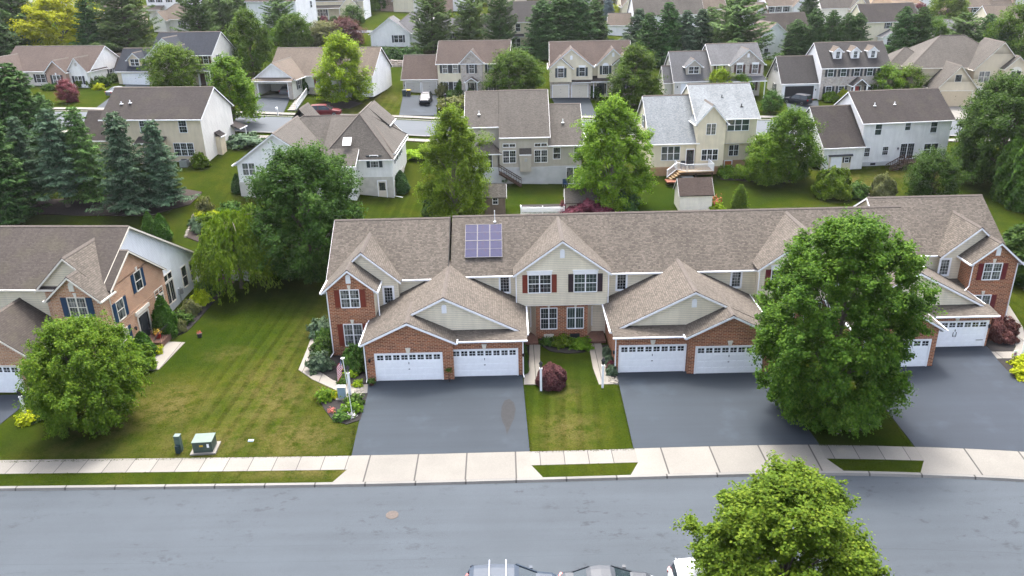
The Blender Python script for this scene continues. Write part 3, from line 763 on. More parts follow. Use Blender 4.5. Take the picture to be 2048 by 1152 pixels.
PROTO = {}
def plant(name, proto, loc, label, cat='tree', group=None, sc=1., rz=None, m=None, sxy=None):
    """stand one plant: crown and trunk under an empty at its foot (or a single mesh)"""
    k = PROTO[proto]; x, y, z = loc; sxy = sc if sxy is None else sxy; rz = random.uniform(0, 6.28) if rz is None else rz
    if isinstance(k, tuple):
        r = empty(name, (x, y, z), rz, label, cat, group); r.scale = (sxy, sxy, sc)
        c = child(k[0], 'crown', r); child(k[1], 'trunk', r)
    else:
        r = c = child(k, name, None); r.location = (x, y, z); r.rotation_euler = (0, 0, rz); r.scale = (sxy, sxy, sc); tag(r, label, cat, group)
    if m:
        c.material_slots[0].link = 'OBJECT'; c.material_slots[0].material = MATS[m]
    return r

PROTO['big_maple'] = broadleaf(3, 13.4, 10.6, .8, 270000, .13, 'maple_leaf', .60, 430, upright=.5, lobes=.075, low=.86)
PROTO['street_maple'] = broadleaf(11, 9.6, 7.6, 1.2, 150000, .12, 'street_leaf', .66, 260, upright=.8, lobes=.14)
PROTO['left_maple'] = broadleaf(5, 6.7, 8.0, .7, 120000, .125, 'street_leaf', .62, 230, upright=.4, lobes=.12, low=.8)
PROTO['oak'] = broadleaf(21, 10., 9.4, .8, 100000, .15, 'deep_leaf', .6, 240, upright=.5)
PROTO['birch'] = broadleaf(31, 10., 7., .8, 70000, .14, 'street_leaf', .68, 165, 'grey_bark', .9, .14, pointed=.5)
PROTO['tree_a'] = broadleaf(41, 8.5, 7.5, .9, 34000, .19, 'maple_leaf', .62, 110, upright=.5)
PROTO['tree_b'] = broadleaf(42, 10., 7., 1.2, 34000, .19, 'maple_leaf', .68, 110, upright=.8, pointed=.4)
PROTO['tree_c'] = broadleaf(43, 7., 7.6, .8, 32000, .18, 'maple_leaf', .6, 100, upright=.3, lobes=.2)
PROTO['tree_d'] = broadleaf(44, 9., 8.6, 1.2, 32000, .21, 'maple_leaf', .6, 100, upright=.4, lobes=.22)
PROTO['small_tree'] = broadleaf(45, 4.6, 4.2, .9, 16000, .14, 'street_leaf', .6, 70, upright=.6, lobes=.2, trunk_r=.07)
PROTO['spruce_a'] = conifer(51, 9., 3.1, .9, 'spruce_needle', 26, 12, 150, .16, .32, .11, .55, rag=.34)
PROTO['spruce_b'] = conifer(52, 9.6, 2.9, 2.1, 'spruce_needle', 24, 11, 150, .26, .32, .11, .52, rag=.4)
PROTO['fir'] = conifer(53, 12., 4.2, .2, 'fir_needle', 30, 14, 150, .1, .46, .17, .5, rag=.26)
PROTO['far_fir'] = conifer(54, 10., 3.3, .2, 'fir_needle', 26, 12, 110, .1, .48, .19, .52, rag=.26)
PROTO['pine'] = conifer(55, 13., 5., .8, 'pine_needle', 22, 10, 210, -.06, .55, .15, .42, rag=.3, upt=.2)
PROTO['weeping_tree'] = weeping(61, 5.6, 7., 'willow_leaf')
PROTO['arborvitae'] = column_mesh(71, .75, 3., 5200, .13, 'arbor_leaf')
PROTO['tall_arborvitae'] = column_mesh(72, 1.25, 7.5, 9000, .2, 'arbor_leaf', .55, .45)
PROTO['round_shrub'] = shrub_mesh(81, .8, 1.25, 4200, .105, 'shrub_leaf')
PROTO['loose_shrub'] = shrub_mesh(82, .9, 1., 2600, .14, 'shrub_leaf', .25, .8, 1.5, .5)
PROTO['low_shrub'] = shrub_mesh(83, .8, .55, 2200, .1, 'juniper_leaf', .2, .5, 1.6, .4)
PROTO['big_shrub'] = shrub_mesh(84, 1.9, 2.9, 9000, .2, 'shrub_leaf', .12, .5)
PROTO['barberry'] = shrub_mesh(85, 1.2, 1.75, 12000, .085, 'burgundy_leaf', .05, .3, 1.2, .15)
PROTO['mound_maple'] = shrub_mesh(86, 1.35, 1.35, 9000, .1, 'burgundy_leaf', .12, -.6, 2.2, .3)
PROTO['flower_plant'] = shrub_mesh(87, .4, .45, 420, .09, 'shrub_leaf', .3, .9, 1.7, .5)
PROTO['flower_clump'] = shrub_mesh(88, .35, .5, 160, .09, 'white_petal', .3, .2, 1., .3)
# ------------------------------------------------------------------ ground, roads, pavements
KX = [-170, -90, -60, -31, -9.3, 3, 12, 17.75, 23, 29.6, 36, 45, 60, 90, 170]
KY = [41.5, 40.6, 40.2, 39.75, 39.38, 39.42, 39.5, 39.47, 39.12, 38.38, 37.2, 34.8, 29., 12., -60.]
def kerb_y(x):
    """the near street's far kerb line (smooth cubic through measured points)"""
    n = len(KX)
    if x <= KX[0]: return KY[0]
    if x >= KX[-1]: return KY[-1]
    i = max(j for j in range(n-1) if KX[j] <= x)
    h = KX[i+1]-KX[i]; t = (x-KX[i])/h
    def sl(j): return 0 if j in (0, n-1) else (KY[j+1]-KY[j-1])/(KX[j+1]-KX[j-1])
    a, b = KY[i], KY[i+1]; m0, m1 = sl(i)*h, sl(i+1)*h
    return (2*t**3-3*t*t+1)*a+(t**3-2*t*t+t)*m0+(-2*t**3+3*t*t)*b+(t**3-t*t)*m1
def kpt(x, s):
    e = .2; dy = (kerb_y(x+e)-kerb_y(x-e))/(2*e); L = math.hypot(1, dy)
    return (x-dy/L*s, kerb_y(x)+s/L)
def frange(a, b, d):
    n = max(1, int(round((b-a)/d))); return [a+(b-a)*i/n for i in range(n+1)]
def ribbon(mb, x0, x1, s0, s1, z0, z1, d=.75, thick=None):
    """a strip that follows the kerb between offsets s0 and s1"""
    xs = frange(x0, x1, d); acc = 0.; pv = None
    pts = []
    for x in xs:
        a, b = kpt(x, s0), kpt(x, s1)
        if pv: acc += math.hypot(a[0]-pv[0], a[1]-pv[1])
        pv = a; pts.append((a, b, acc+x0))
    for (a, b, u), (c, d_, v) in zip(pts, pts[1:]):
        mb.face([(*a, z0), (*c, z0), (*d_, z1), (*b, z1)], [(u, s0), (v, s0), (v, s1), (u, s1)])
        if thick: mb.face([(*a, z0-thick), (*c, z0-thick), (*c, z0), (*a, z0)], [(u, 0), (v, 0), (v, thick), (u, thick)])
    for (a, b, u) in (pts[0], pts[-1]):
        if thick: mb.face([(*a, z0-thick), (*b, z1-thick), (*b, z1), (*a, z0)], [(u, 0)]*4)

asphalt('dark_asphalt', (.036, .045, .053), .2, .2, False)
# the ground sheet: under the street it drops away, behind the kerb it is lawn
SROW = [-400, -120, -40, -12.5, -12.3, -11.2, -11., -.02, .1, .35, .8, 1.3]+frange(2, 34, .8)+frange(35.5, 110, 1.6)+frange(114, 200, 4)+[215, 240, 280, 340, 450, 650, 900]
XCOL = [-700, -450, -300, -220]+frange(-170, -75, 4)+frange(-73, 73, 1.)+frange(76, 170, 4)+[230, 320, 450, 700]
DRY = [(-14.3, 44.5, 3.2, 2.6, .85), (-20, 44.5, 4., 2.2, .7), (-17, 49.5, 2.6, 4.5, .75), (-24.5, 49, 3.2, 3.4, .8), (-27.5, 46, 2.6, 1.4, .9), (-22.9, 56.8, 1.6, 1.2, .9), (-28, 43.8, 4, 1.2, .5), (-13, 40.9, 4, .8, .9), (-19, 52, 2, 4, .6), (-13.5, 51, 1.3, 2, .7),
       (3.5, 44.8, 1.8, 2.2, .85), (3.9, 49.6, 1., 2., .6), (2.6, 42.8, 2, .8, .5), (-29, 87, 3, 6, .25), (-23, 130, 5, 6, .45), (-21, 139, 4, 3, .6), (44, 98, 4, 2.5, .7), (51, 100, 6, 2, .5), (24, 92, 5, 4, .15), (-34, 72.5, 6, 2, .6), (-16.3, 62, 1, 7, .55), (-18.2, 55, .8, 9, .5)]
LUSH = [(-24.5, 58, 3.6, 4, .8), (21, 44.5, 3.4, 3.5, 1.), (-2, 92, 8, 6, .7), (22, 92, 10, 6, .8), (-28, 45, 4, 1.5, .6), (2, 52, 3.4, 2.5, .7), (-28, 80, 5, 10, .5), (60, 76, 8, 12, .3), (14, 136, 6, 5, .6), (-24, 78, 8, 8, .3)]
STR = [(-18.3, 53, 4.6, 13, 1.), (3.3, 47, 3, 7, .75), (-13, 90, 3, 6, .6), (-19, 132, 7, 8, .6), (-30, 88, 4, 9, .5), (48, 96, 8, 5, .5), (45, 62, 5, 10, .4)]
def ground_z(x, y, s):
    if s < -12.4: return -.02
    if s < -11.05: return -.02 if s < -11.1 else -.3
    if s < .05: return -.3
    return terr(x, y)
def blob(lst, x, y): return max(min(1., a*math.exp(-((x-cx)/rx)**2-((y-cy)/ry)**2)) for cx, cy, rx, ry, a in lst)
v, at = [], []
for s in SROW:
    for x in XCOL:
        if s <= 3: px, py = (x, kerb_y(max(-170, min(170, x)))+s) if abs(x) > 60 else kpt(x, s)
        else:
            w = min(1, (s-3)/22.); xa, ya = (x, kerb_y(max(-170, min(170, x)))+s)
            w = w*w*(3-2*w); px, py = xa, ya*(1-w)+(39.4+s)*w
            if abs(x) <= 60: k = kpt(x, s); u = max(0, 1-(s-3)/10); px = px*(1-u)+k[0]*u; py = py*(1-u)+k[1]*u
        v.append((px, py, ground_z(px, py, s))); at.append((blob(DRY, px, py), blob(STR, px, py), blob(LUSH, px, py)))
nx = len(XCOL)
fc = [(j*nx+i, j*nx+i+1, (j+1)*nx+i+1, (j+1)*nx+i) for j in range(len(SROW)-1) for i in range(nx-1)]
me = bpy.data.meshes.new('ground'); me.from_pydata(v, [], fc)
a_ = me.attributes.new('lawn', 'FLOAT_VECTOR', 'POINT'); a_.data.foreach_set('vector', np.array(at, 'f').ravel())
me.polygons.foreach_set('use_smooth', np.ones(len(fc), bool)); me.materials.append(MATS['grass'])
o = bpy.data.objects.new('ground', me); COL.objects.link(o); struct(o)

rd = MB(); ribbon(rd, -120, 90, -11.15, .0, -.14, -.14, 1.5); struct(rd.build('road', 'street_asphalt'))
rs_ = MB(); ribbon(rs_, -60, 45, -6.33, -6.30, -.1375, -.1375, 1.5); ribbon(rs_, -60, 20, -5.1, -5.085, -.1375, -.1375, 1.5); struct(rs_.build('road_seam', 'dark_asphalt'))
kb = MB(); ribbon(kb, -110, 70, -.02, .06, -.15, .0, .75); ribbon(kb, -110, 70, .06, .26, .0, .012, .75)
ribbon(kb, -110, 70, -11.1, -11.18, -.15, .0, 1.5); ribbon(kb, -110, 70, -11.18, -11.4, .0, .012, 1.5)
struct(kb.build('kerb', 'kerb_concrete'))
sw = MB(); ribbon(sw, -110, 70, 1.5, 2.95, .018, .024, .5, .06); struct(sw.build('sidewalk', 'sidewalk_concrete'))
ap = MB()
for x0, x1 in ((-10.35, .95), (7.5, 18.9), (24.6, 35.4)):
    ribbon(ap, x0, x1, .25, 2.97, .016, .032, .75, .05)
    for sx, e in ((x0, -.65), (x1, .65)):   # the flared wings beside the drive
        a, b, c = kpt(sx, .25), kpt(sx, 1.5), kpt(sx+e, .25)
        ap.face([(*a, .016), (*c, .016), (*b, .024)] if e > 0 else [(*c, .016), (*a, .016), (*b, .024)], [(sx, .25), (sx, .25), (sx, 1.5)])
struct(ap.build('driveway_apron', 'apron_concrete'))

def sheet(name, poly, m, z=.03, thick=.05, kind='structure', drape=False):
    b = MB()
    if drape:
        xs = [p[0] for p in poly]; ys = [p[1] for p in poly]
        cx, cy = sum(xs)/len(xs), sum(ys)/len(ys); N = 4
        q = []
        for a, c in zip(poly, poly[1:]+poly[:1]):
            n = max(1, int(math.hypot(a[0]-c[0], a[1]-c[1])/1.5)); q += [(a[0]+(c[0]-a[0])*k/n, a[1]+(c[1]-a[1])*k/n) for k in range(n)]
        L = [[(cx+(x-cx)*k/N, cy+(y-cy)*k/N) for x, y in q] for k in range(N+1)]
        L = [[(x, y, terr(x, y)+z) for x, y in l] for l in L]
        for k in range(N):
            for i in range(len(q)):
                j = (i+1) % len(q); b.face([L[k][i], L[k+1][i], L[k+1][j], L[k][j]] if k else [L[0][0], L[1][i], L[1][j]])
        for i in range(len(q)):
            j = (i+1) % len(q); p, r = L[N][i], L[N][j]; b.face([(p[0], p[1], p[2]-.15), (r[0], r[1], r[2]-.15), r, p])
    else: b.prism(poly, z-thick, z)
    o = b.build(name, m); o['kind'] = kind; return o
def kerbline(x0, x1, s): return [kpt(x, s) for x in frange(x0, x1, .75)]
sheet('driveway', kerbline(-10.35, .9, 2.96)+[(.62, 52.28), (-4.4, 52.25), (-4.4, 51.8), (-10.75, 51.8)], 'sealed_asphalt', .036)
sheet('driveway', kerbline(7.45, 18.95, 2.96)+[(18.7, 51.9), (12.9, 51.9), (12.9, 52.3), (7.6, 52.3)], 'sealed_asphalt', .036)
sheet('driveway', kerbline(24.6, 35.3, 2.96)+[(36.7, 55.2), (31.1, 55.2), (31.1, 52.2), (25.2, 52.2)], 'fresh_asphalt', .036)
sheet('driveway', kerbline(-41.6, -35.6, 2.96)+[(-34.7, 51.), (-40.6, 51.)], 'fresh_asphalt', .036)
# front walks
def poly_px(*p): return [tuple(G(*q)[:2]) for q in p]
sheet('walkway', [(-15.9, 61.3), (-16.75, 61.3), (-16.5, 57.), (-16.38, 53.84), (-15.0, 52.3), (-12.1, 49.95), (-10.56, 50.1), (-10.7, 51.4), (-11.98, 51.15), (-13.4, 52.1), (-15.4, 54.2), (-15.46, 57.1)], 'walk_concrete', .04)
sheet('walkway', [(.7, 50.8), (1.87, 50.75), (2.05, 55.), (2.15, 57.1), (1.3, 57.15), (1.15, 53.5), (.75, 52.)], 'walk_concrete', .04)
sheet('walkway', [(6.13, 50.55), (7.44, 50.6), (7.1, 53.), (7.0, 57.2), (6.0, 57.3), (5.95, 53.)], 'walk_concrete', .04)
sheet('walkway', [(36.35, 53.1), (38.4, 53.05), (39.4, 54.2), (41.4, 58.3), (42.9, 63.), (43.6, 67.), (42.6, 67.), (41.9, 63.2), (40.7, 59.2), (38.9, 55.), (38.2, 54.15), (36.55, 54.2)], 'walk_concrete', .04)
sheet('walkway', [(-28.3, 54.2), (-27.2, 54.4), (-26.9, 59.), (-28.4, 59.2)], 'walk_concrete', .04)
# mulch beds
sheet('mulch_bed', [(-15.44, 60.), (-15.4, 54.25), (-13.4, 52.15), (-11.98, 51.2), (-10.75, 51.45), (-10.8, 52.), (-10.85, 56.), (-14.1, 56.), (-14.1, 60.)], 'mulch', .05)
sheet('mulch_bed', [(-13.9, 50.9), (-14.0, 49.6), (-13.15, 47.9), (-12.36, 46.6), (-11.3, 46.0), (-10.45, 46.5), (-10.5, 50.05), (-12.1, 49.9)], 'mulch', .05)
sheet('mulch_bed', [(2.17, 58.2), (2.15, 57.1), (2.9, 55.9), (4.2, 55.5), (5.4, 55.6), (5.95, 56.), (6., 58.2)], 'mulch', .05)
sheet('mulch_bed', [(7.12, 51.6), (7.46, 51.2), (7.5, 56.8), (7.02, 56.8)], 'mulch', .05)
sheet('mulch_bed', [(.64, 52.), (.75, 52.05), (1.13, 53.5), (1.25, 56.8), (.7, 56.8)], 'mulch', .05)
sheet('mulch_bed', [(36.75, 55.2), (36.6, 54.25), (38.2, 54.2), (38.9, 55.1), (40.6, 59.2), (41.3, 61.), (40.9, 61.), (40.8, 59.9), (37.3, 59.8)], 'mulch', .05)
sheet('mulch_bed', [(36.3, 53.05), (35.9, 50.), (36.6, 48.2), (38.5, 49.5), (38.5, 53.)], 'mulch', .05)
sheet('mulch_bed', [(-34., 49.9), (-30.8, 50.4), (-28.6, 53.5), (-28.4, 59.), (-30.4, 59.), (-31., 54.)][::-1], 'mulch', .05)
sheet('mulch_bed', [(-28.4, 59.9), (-27.5, 61.), (-27.2, 66.), (-26.6, 71.), (-29.4, 71.5), (-30., 62.)], 'mulch', .06, drape=True)
sheet('mulch_bed', [(p[0], p[1]) for p in poly_px((60, 428), (170, 432), (300, 432), (380, 410), (405, 385), (300, 372), (180, 398), (60, 400))], 'brown_mulch', .08, drape=True)
sheet('mulch_bed', poly_px((372, 475), (440, 500), (520, 470), (560, 425), (440, 418), (385, 440)), 'brown_mulch', .08, drape=True)
sheet('mulch_bed', poly_px((575, 545), (650, 542), (650, 520), (580, 515)), 'brown_mulch', .06, drape=True)
sheet('mulch_bed', poly_px((1440, 360), (1580, 366), (1575, 352), (1440, 345)), 'brown_mulch', .06, drape=True)
# the street behind
S2X = [-260, -160, -66, -40, -15, 12, 45, 100, 170]; S2Y = [128, 122., 117.5, 115., 120.5, 122., 121., 117., 112.]
def s2y(x):
    i, t = _ip(x, S2X); a = lambda j: S2Y[max(0, min(len(S2Y)-1, j))]
    p0, p1, p2, p3 = a(i-1), a(i), a(i+1), a(i+2)
    return .5*(2*p1+(p2-p0)*t+(2*p0-5*p1+4*p2-p3)*t*t+(3*p1-p0-3*p2+p3)*t**3)
def band2(mb, x0, x1, o0, o1, dz, d=2.):
    for a, b in zip(frange(x0, x1, d), frange(x0, x1, d)[1:]):
        q = [(a, s2y(a)+o0), (b, s2y(b)+o0), (b, s2y(b)+o1), (a, s2y(a)+o1)]
        n = 5
        for k in range(n):
            f, g = k/n, (k+1)/n
            y = [q[0][1]+(q[3][1]-q[0][1])*f, q[1][1]+(q[2][1]-q[1][1])*f, q[1][1]+(q[2][1]-q[1][1])*g, q[0][1]+(q[3][1]-q[0][1])*g]
            P4 = [(a, y[0]), (b, y[1]), (b, y[2]), (a, y[3])]
            mb.face([(px, py, terr(px, py)+dz) for px, py in P4], [(px, py) for px, py in P4])
b2 = MB(); band2(b2, -200, 150, -4.4, 4.4, .09); struct(b2.build('road', 'far_asphalt'))
b2 = MB(); band2(b2, -200, 150, 4.4, 4.75, .2); band2(b2, -200, 150, -4.75, -4.4, .2); struct(b2.build('kerb', 'kerb_concrete'))
b2 = MB(); band2(b2, -200, 150, 6., 7.4, .14); band2(b2, -200, 150, -7.2, -6., .14); struct(b2.build('sidewalk', 'sidewalk_concrete'))
# ------------------------------------------------------------------ the townhouse row (local y = distance behind the garage fronts)
O = 52.
t = House('townhouse_row', 'long row of attached brick and beige townhouses with taupe shingle roof and white garage doors', (0, O, 0), 0, 'townhouses')
y_ = lambda y: y-O
RF = 'taupe_shingle'
def wz(ze, zr): return ze, zr
SL = .631   # main roof slope
def main_block(x0, x1, ywall, zew, ridge_y, lend, rend):
    zr = zew+SL*(ridge_y-ywall)
    t.gable('x', x0, x1, y_(ywall), y_(2*ridge_y-ywall), zew, zr, 'beige_siding', RF, oh=.28, rk=(.3 if lend else 0., .3 if rend else 0.), ends=(lend, rend))
main_block(-14.3, -5.0, 58.6, 5.62, 63.6, 1, 0)
main_block(-4.85, 32.6, 59.0, 5.60, 64.0, 0, 0)
main_block(31.6, 41.1, 62.3, 5.22, 67.5, 1, 1)
# end unit at the west: siding gable, brick bay in front of it
def end_unit(mx, yb, yg, z):
    """mx(x) mirrors or keeps x; yb = bay front, yg = siding gable, z = lift"""
    X = lambda a, b: tuple(sorted((mx(a), mx(b))))
    a, b = X(-14.2, -8.9); c = (a+b)/2
    t.gable('y', y_(yg), y_(yg+5.6), a, b, 5.72+z, 8.02+z, 'beige_siding', RF, oh=.26, rk=(.3, 0), ends=(1, 0), gut=(0, 0))
    a, b = X(-14.16, -10.55)
    t.gable('y', y_(yb), y_(yg+3.), a, b, 5.78+z, 7.30+z, 'red_brick', RF, oh=.32, rk=(.28, 0), ends=(1, 0), z0=0, w={'r': 'beige_siding', 'l': 'red_brick'} if mx(1) > 0 else {'l': 'beige_siding', 'r': 'red_brick'})
    u = mx(-12.38)
    t.vent('f', u, y_(yb), 6.1+z, .36, .72)
    t.box('brick_band', 'red_brick', a, b, y_(yb)-.03, y_(yb)+.02, 3.42+z, 3.72+z)
end_unit(lambda x: x, 56.1, 57.95, 0.)
end_unit(lambda x: 26.75-x, 60.0, 61.75, -.45)
t.win('f', -12.38, y_(56.1), 4.14, 1.36, 1.4, 2, 3, 4, 'red_paint', glass='curtained_glass', key='cream_trim', sw=.42)
t.win('f', -12.40, y_(56.1), .88, 1.36, 1.78, 2, 3, 4, 'red_paint', glass='curtained_glass', key='cream_trim', sw=.42)
t.win('f', 38.95, y_(60.0), 3.6, 1.36, 1.36, 2, 3, 4, 'maroon_paint', glass='curtained_glass', key='cream_trim', sw=.42)
t.win('f', 38.6, y_(60.0), .55, 1.36, 1.62, 2, 3, 4, 'maroon_paint', glass='curtained_glass', key='cream_trim', sw=.42)
t.win('f', -9.72, y_(57.95), 3.62, .62, 1.3, 1, 3, 5, False, fw=.16, hung=False)
t.win('f', 36.0, y_(61.75), 3.4, .68, 1.3, 1, 3, 5, False, fw=.16, glass='curtained_glass', hung=False)
# middle projections: siding above, brick below
def centre(cx, sh1, sh2):
    t.gable('y', y_(58.0), y_(63.7), cx-3.55, cx+3.55, 6.02, 8.58, 'beige_siding', RF, z0=3.05, oh=.3, rk=(.3, 0), ends=(1, 0), gut=(0, 0))
    t.box('soffit', 'white_trim', cx-3.5, cx+3.5, y_(58.03), y_(59.), 3.0, 3.06)
    t.vent('f', cx, y_(58.0), 7.05, .36, .72)
    t.win('f', cx-1.78, y_(58.0), 4.2, 1.72, 1.46, 2, 3, 4, sh1, head='white_trim')
    t.win('f', cx+1.82, y_(58.0), 4.2, 1.72, 1.46, 2, 3, 4, sh2, head='white_trim', glass='green_blind_glass')
    t.mb('red_brick_wall', 'red_brick').box(cx-2.08, cx+2.08, y_(58.3), y_(59.0), -.05, 3.0)
    for s in (-1, 1):   # canted porch returns with a glazed door each
        t.q += 1; m = t.mb('beige_siding_wall', 'beige_siding')
        m.face([(cx+s*2.08, y_(58.31), 0), (cx+s*3.1, y_(60.2), 0), (cx+s*3.1, y_(60.2), 3.02), (cx+s*2.08, y_(58.31), 3.02)])
        m.face([(cx+s*3.1, y_(60.2), 0), (cx+s*4.3, y_(60.2), 0), (cx+s*4.3, y_(60.2), 3.02), (cx+s*3.1, y_(60.2), 3.02)])
        t.pipe([(cx+s*3.62, y_(57.92), 5.85), (cx+s*3.62, y_(57.92), 3.05)])
    t.win('f', cx-1.05, y_(58.3), .88, 1.26, 1.78, 2, 3, 4, False, key='cream_trim')
    t.win('f', cx+1.08, y_(58.3), .88, 1.26, 1.78, 2, 3, 2, False, glass='green_blind_glass', key='cream_trim')
    t.mb('red_brick_wall', 'red_brick').box(cx-2.08, cx+2.08, y_(58.3)-.02, y_(58.3), 2.72, 2.98)
    for u, m2 in ((cx-1.05, 'cream_trim'), (cx+1.05, 'black_paint')): t.box('cellar_window', m2, u-.4, u+.4, y_(58.3)-.03, y_(58.3)+.01, .02, .38)
centre(3.95, 'red_paint', 'plum_paint')
centre(23.0, 'maroon_paint', 'maroon_paint')
t.door('f', 7.45, y_(60.2), .1, .9, 2.05, 'purple_door'); t.door('f', .45, y_(60.2), .1, .9, 2.05, 'white_door')
def porch_glass(cx, s):
    f, g = window_meshes(.55, 1.6, 1, 1, 1, 'white_trim', 'window_glass', True, .06, False)
    A = Vector((cx+s*2.08, y_(58.31), .8)); B = Vector((cx+s*3.1, y_(60.2), .8)); c = (A+B)/2; d = (B-A).normalized()
    n = Vector((d.y, -d.x, 0))*(1 if s > 0 else -1)
    rz = math.atan2(n.x, -n.y)
    o = child(f, 'window', t.root, Matrix.Translation(c+n*.02) @ Matrix.Rotation(rz, 4, 'Z')); child(g, 'pane', o)
for cx in (3.95, 23.0):
    for s in (-1, 1): porch_glass(cx, s)
for x0, x1 in ((.75, 2.0), (5.95, 7.4), (19.2, 20.9), (25.1, 25.3)): b = MB(); b.prism([(x0, y_(57.1)), (x1, y_(57.1)), (x1, y_(60.2)), (x0, y_(60.2))], .05, .22); b.build('porch_floor', 'paver_brick', t.root)
# small upper windows on the recessed walls
for x, gl in ((-.57, 'window_glass'), (8.75, 'window_glass'), (17.9, 'curtained_glass')): t.win('f', x, y_(59.0), 3.9, .66, 1.3, 1, 3, 5, False, fw=.15, glass=gl, hung=False)
# paired garages
def garages(cx, mir, ys, zl, brick_x, wl, wr, d1, d2, apex=6.08, keyc='cream_trim'):
    """big siding gable over two bays; the brick bay on side mir stands forward"""
    ylow = ys+1.35
    sl = (apex-3.2)/(wr-cx if wr-cx > cx-wl else cx-wl)
    t.gable('y', y_(ylow), y_(60.6), wl, wr, apex-sl*(cx-wl), apex, 'beige_siding', RF, cr=cx, ze1=apex-sl*(wr-cx), oh=.34, rk=(.26, 0), ends=(1, 0), z0=0, w={'l': 'red_brick', 'r': 'red_brick'}, gab=(None, None))
    t.vent('f', cx, y_(ylow), 4.72, .36, .68)
    bx0, bx1 = brick_x
    # brick bay gable (forward) and the flat bay with its skirt roof
    t.gable('y', y_(51.85), y_(ys+3.4), bx0, bx1, 3.3, 4.82, 'red_brick', RF, oh=.3, rk=(.26, 0), ends=(1, 0))
    fx0, fx1 = (bx1, wr) if mir < 0 else (wl, bx0)
    t.mb('red_brick_wall', 'red_brick').box(fx0+(.004 if mir < 0 else 0), fx1-(0 if mir < 0 else .004), y_(ys+.28), y_(ylow+.1), -.05, 3.02)
    t.shed(fx0-(0 if mir < 0 else .3), fx1+(.3 if mir < 0 else 0), y_(ys), y_(ylow+.02), 3.08, 3.34, RF)
    for u, pl in ((d1, 51.85 if mir < 0 else ys+.28), (d2, ys+.28 if mir < 0 else 51.85)):
        t.garage('f', u, y_(pl), 4.72, 2.14, key=keyc, nc=8, z=.04)
        t.box('brick_band', 'red_brick', u-2.6, u+2.6, y_(pl)-.025, y_(pl)+.02, 2.32, 2.6)
    pl = 51.85; u = d1 if mir < 0 else d2
    t.box('brick_band', 'red_brick', bx0+.05, bx1-.05, y_(pl)-.025, y_(pl)+.02, 2.98, 3.2)
    t.lantern('f', (d1-2.85), y_(51.85 if mir < 0 else ys+.28), 1.75); t.lantern('f', (d2+2.85), y_(ys+.28 if mir < 0 else 51.85), 1.75)
garages(-5.0, -1, 51.95, 0, (-10.75, -4.4), -10.7, .72, -7.65, -2.13)
garages(13.3, 1, 52.0, 0, (12.75, 18.75), 7.55, 18.72, 10.2, 15.73)
# easternmost pair: the east bay is set well back
t.gable('y', y_(56.5), y_(63.5), 25.4, 36.9, 2.82, 5.85, 'beige_siding', RF, oh=.34, rk=(.26, 0), ends=(1, 0), w={'l': 'red_brick', 'r': 'red_brick'})
t.gable('y', y_(52.2), y_(58.), 25.2, 31.0, 3.35, 5.1, 'red_brick', RF, oh=.42, rk=(.26, 0), ends=(1, 0))
t.mb('red_brick_wall', 'red_brick').box(31.004, 36.66, y_(55.2), y_(56.6), -.05, 2.72)
t.shed(30.9, 37., y_(54.9), y_(56.52), 2.78, 3.0, RF)
t.garage('f', 28.1, y_(52.2), 4.72, 2.14, key='cream_trim', z=.04); t.garage('f', 34.0, y_(55.2), 4.72, 2.1, key='cream_trim', z=.04)
t.box('brick_band', 'red_brick', 31.1, 36.6, y_(55.2)-.025, y_(55.2)+.02, 2.3, 2.56); t.box('brick_band', 'red_brick', 25.3, 30.9, y_(52.2)-.025, y_(52.2)+.02, 2.32, 2.6)
t.lantern('f', 36.52, y_(55.2), 1.75)
for z in (.55, 1.75):
    for x in (31.75, 35.75): t.box('hinge_strap', 'black_metal', x, x+.55, y_(55.2)-.06, y_(55.2)-.047, z, z+.05)
for x in (33.86, 34.1): t.box('door_pull', 'black_metal', x, x+.04, y_(55.2)-.07, y_(55.2)-.047, .9, 1.3)
# little roofs in the corners between the bays and the garages
t.shed(-10.5, -7.4, y_(56.6), y_(58.0), 3.05, 3.35, RF); t.shed(34.2, 37.6, y_(60.2), y_(61.8), 2.7, 3.0, RF)
# dark seam where the west roof steps, roof vent, downspouts
sb = MB(); sb.bar((-5.0, y_(58.35), 5.60), (-5.0, y_(63.7), 8.82), .06, .07); sb.build('roof_seam', 'dark_seam', t.root)
for pts in ([(-10.2, y_(55.9), 5.4), (-10.2, y_(55.9), 3.4), (-10.35, y_(55.75), 3.2)], [(-14.1, y_(56.0), 5.5), (-14.1, y_(56.0), .3), (-14.3, y_(55.6), .1)], [(-10.82, y_(51.78), 3.1), (-10.82, y_(51.78), .2), (-10.82, y_(51.5), .08)],
            [(.7, y_(52.1), 3.), (.7, y_(52.1), .2), (.75, y_(51.8), .08)], [(7.48, y_(52.15), 3.), (7.48, y_(52.15), .2), (7.4, y_(51.9), .08)], [(37.2, y_(59.8), 5.), (37.2, y_(59.8), 3.1), (36.5, y_(59.2), 2.9)], [(40.85, y_(59.9), 5.), (40.85, y_(59.9), .2)]):
    t.pipe(pts)
t.done()

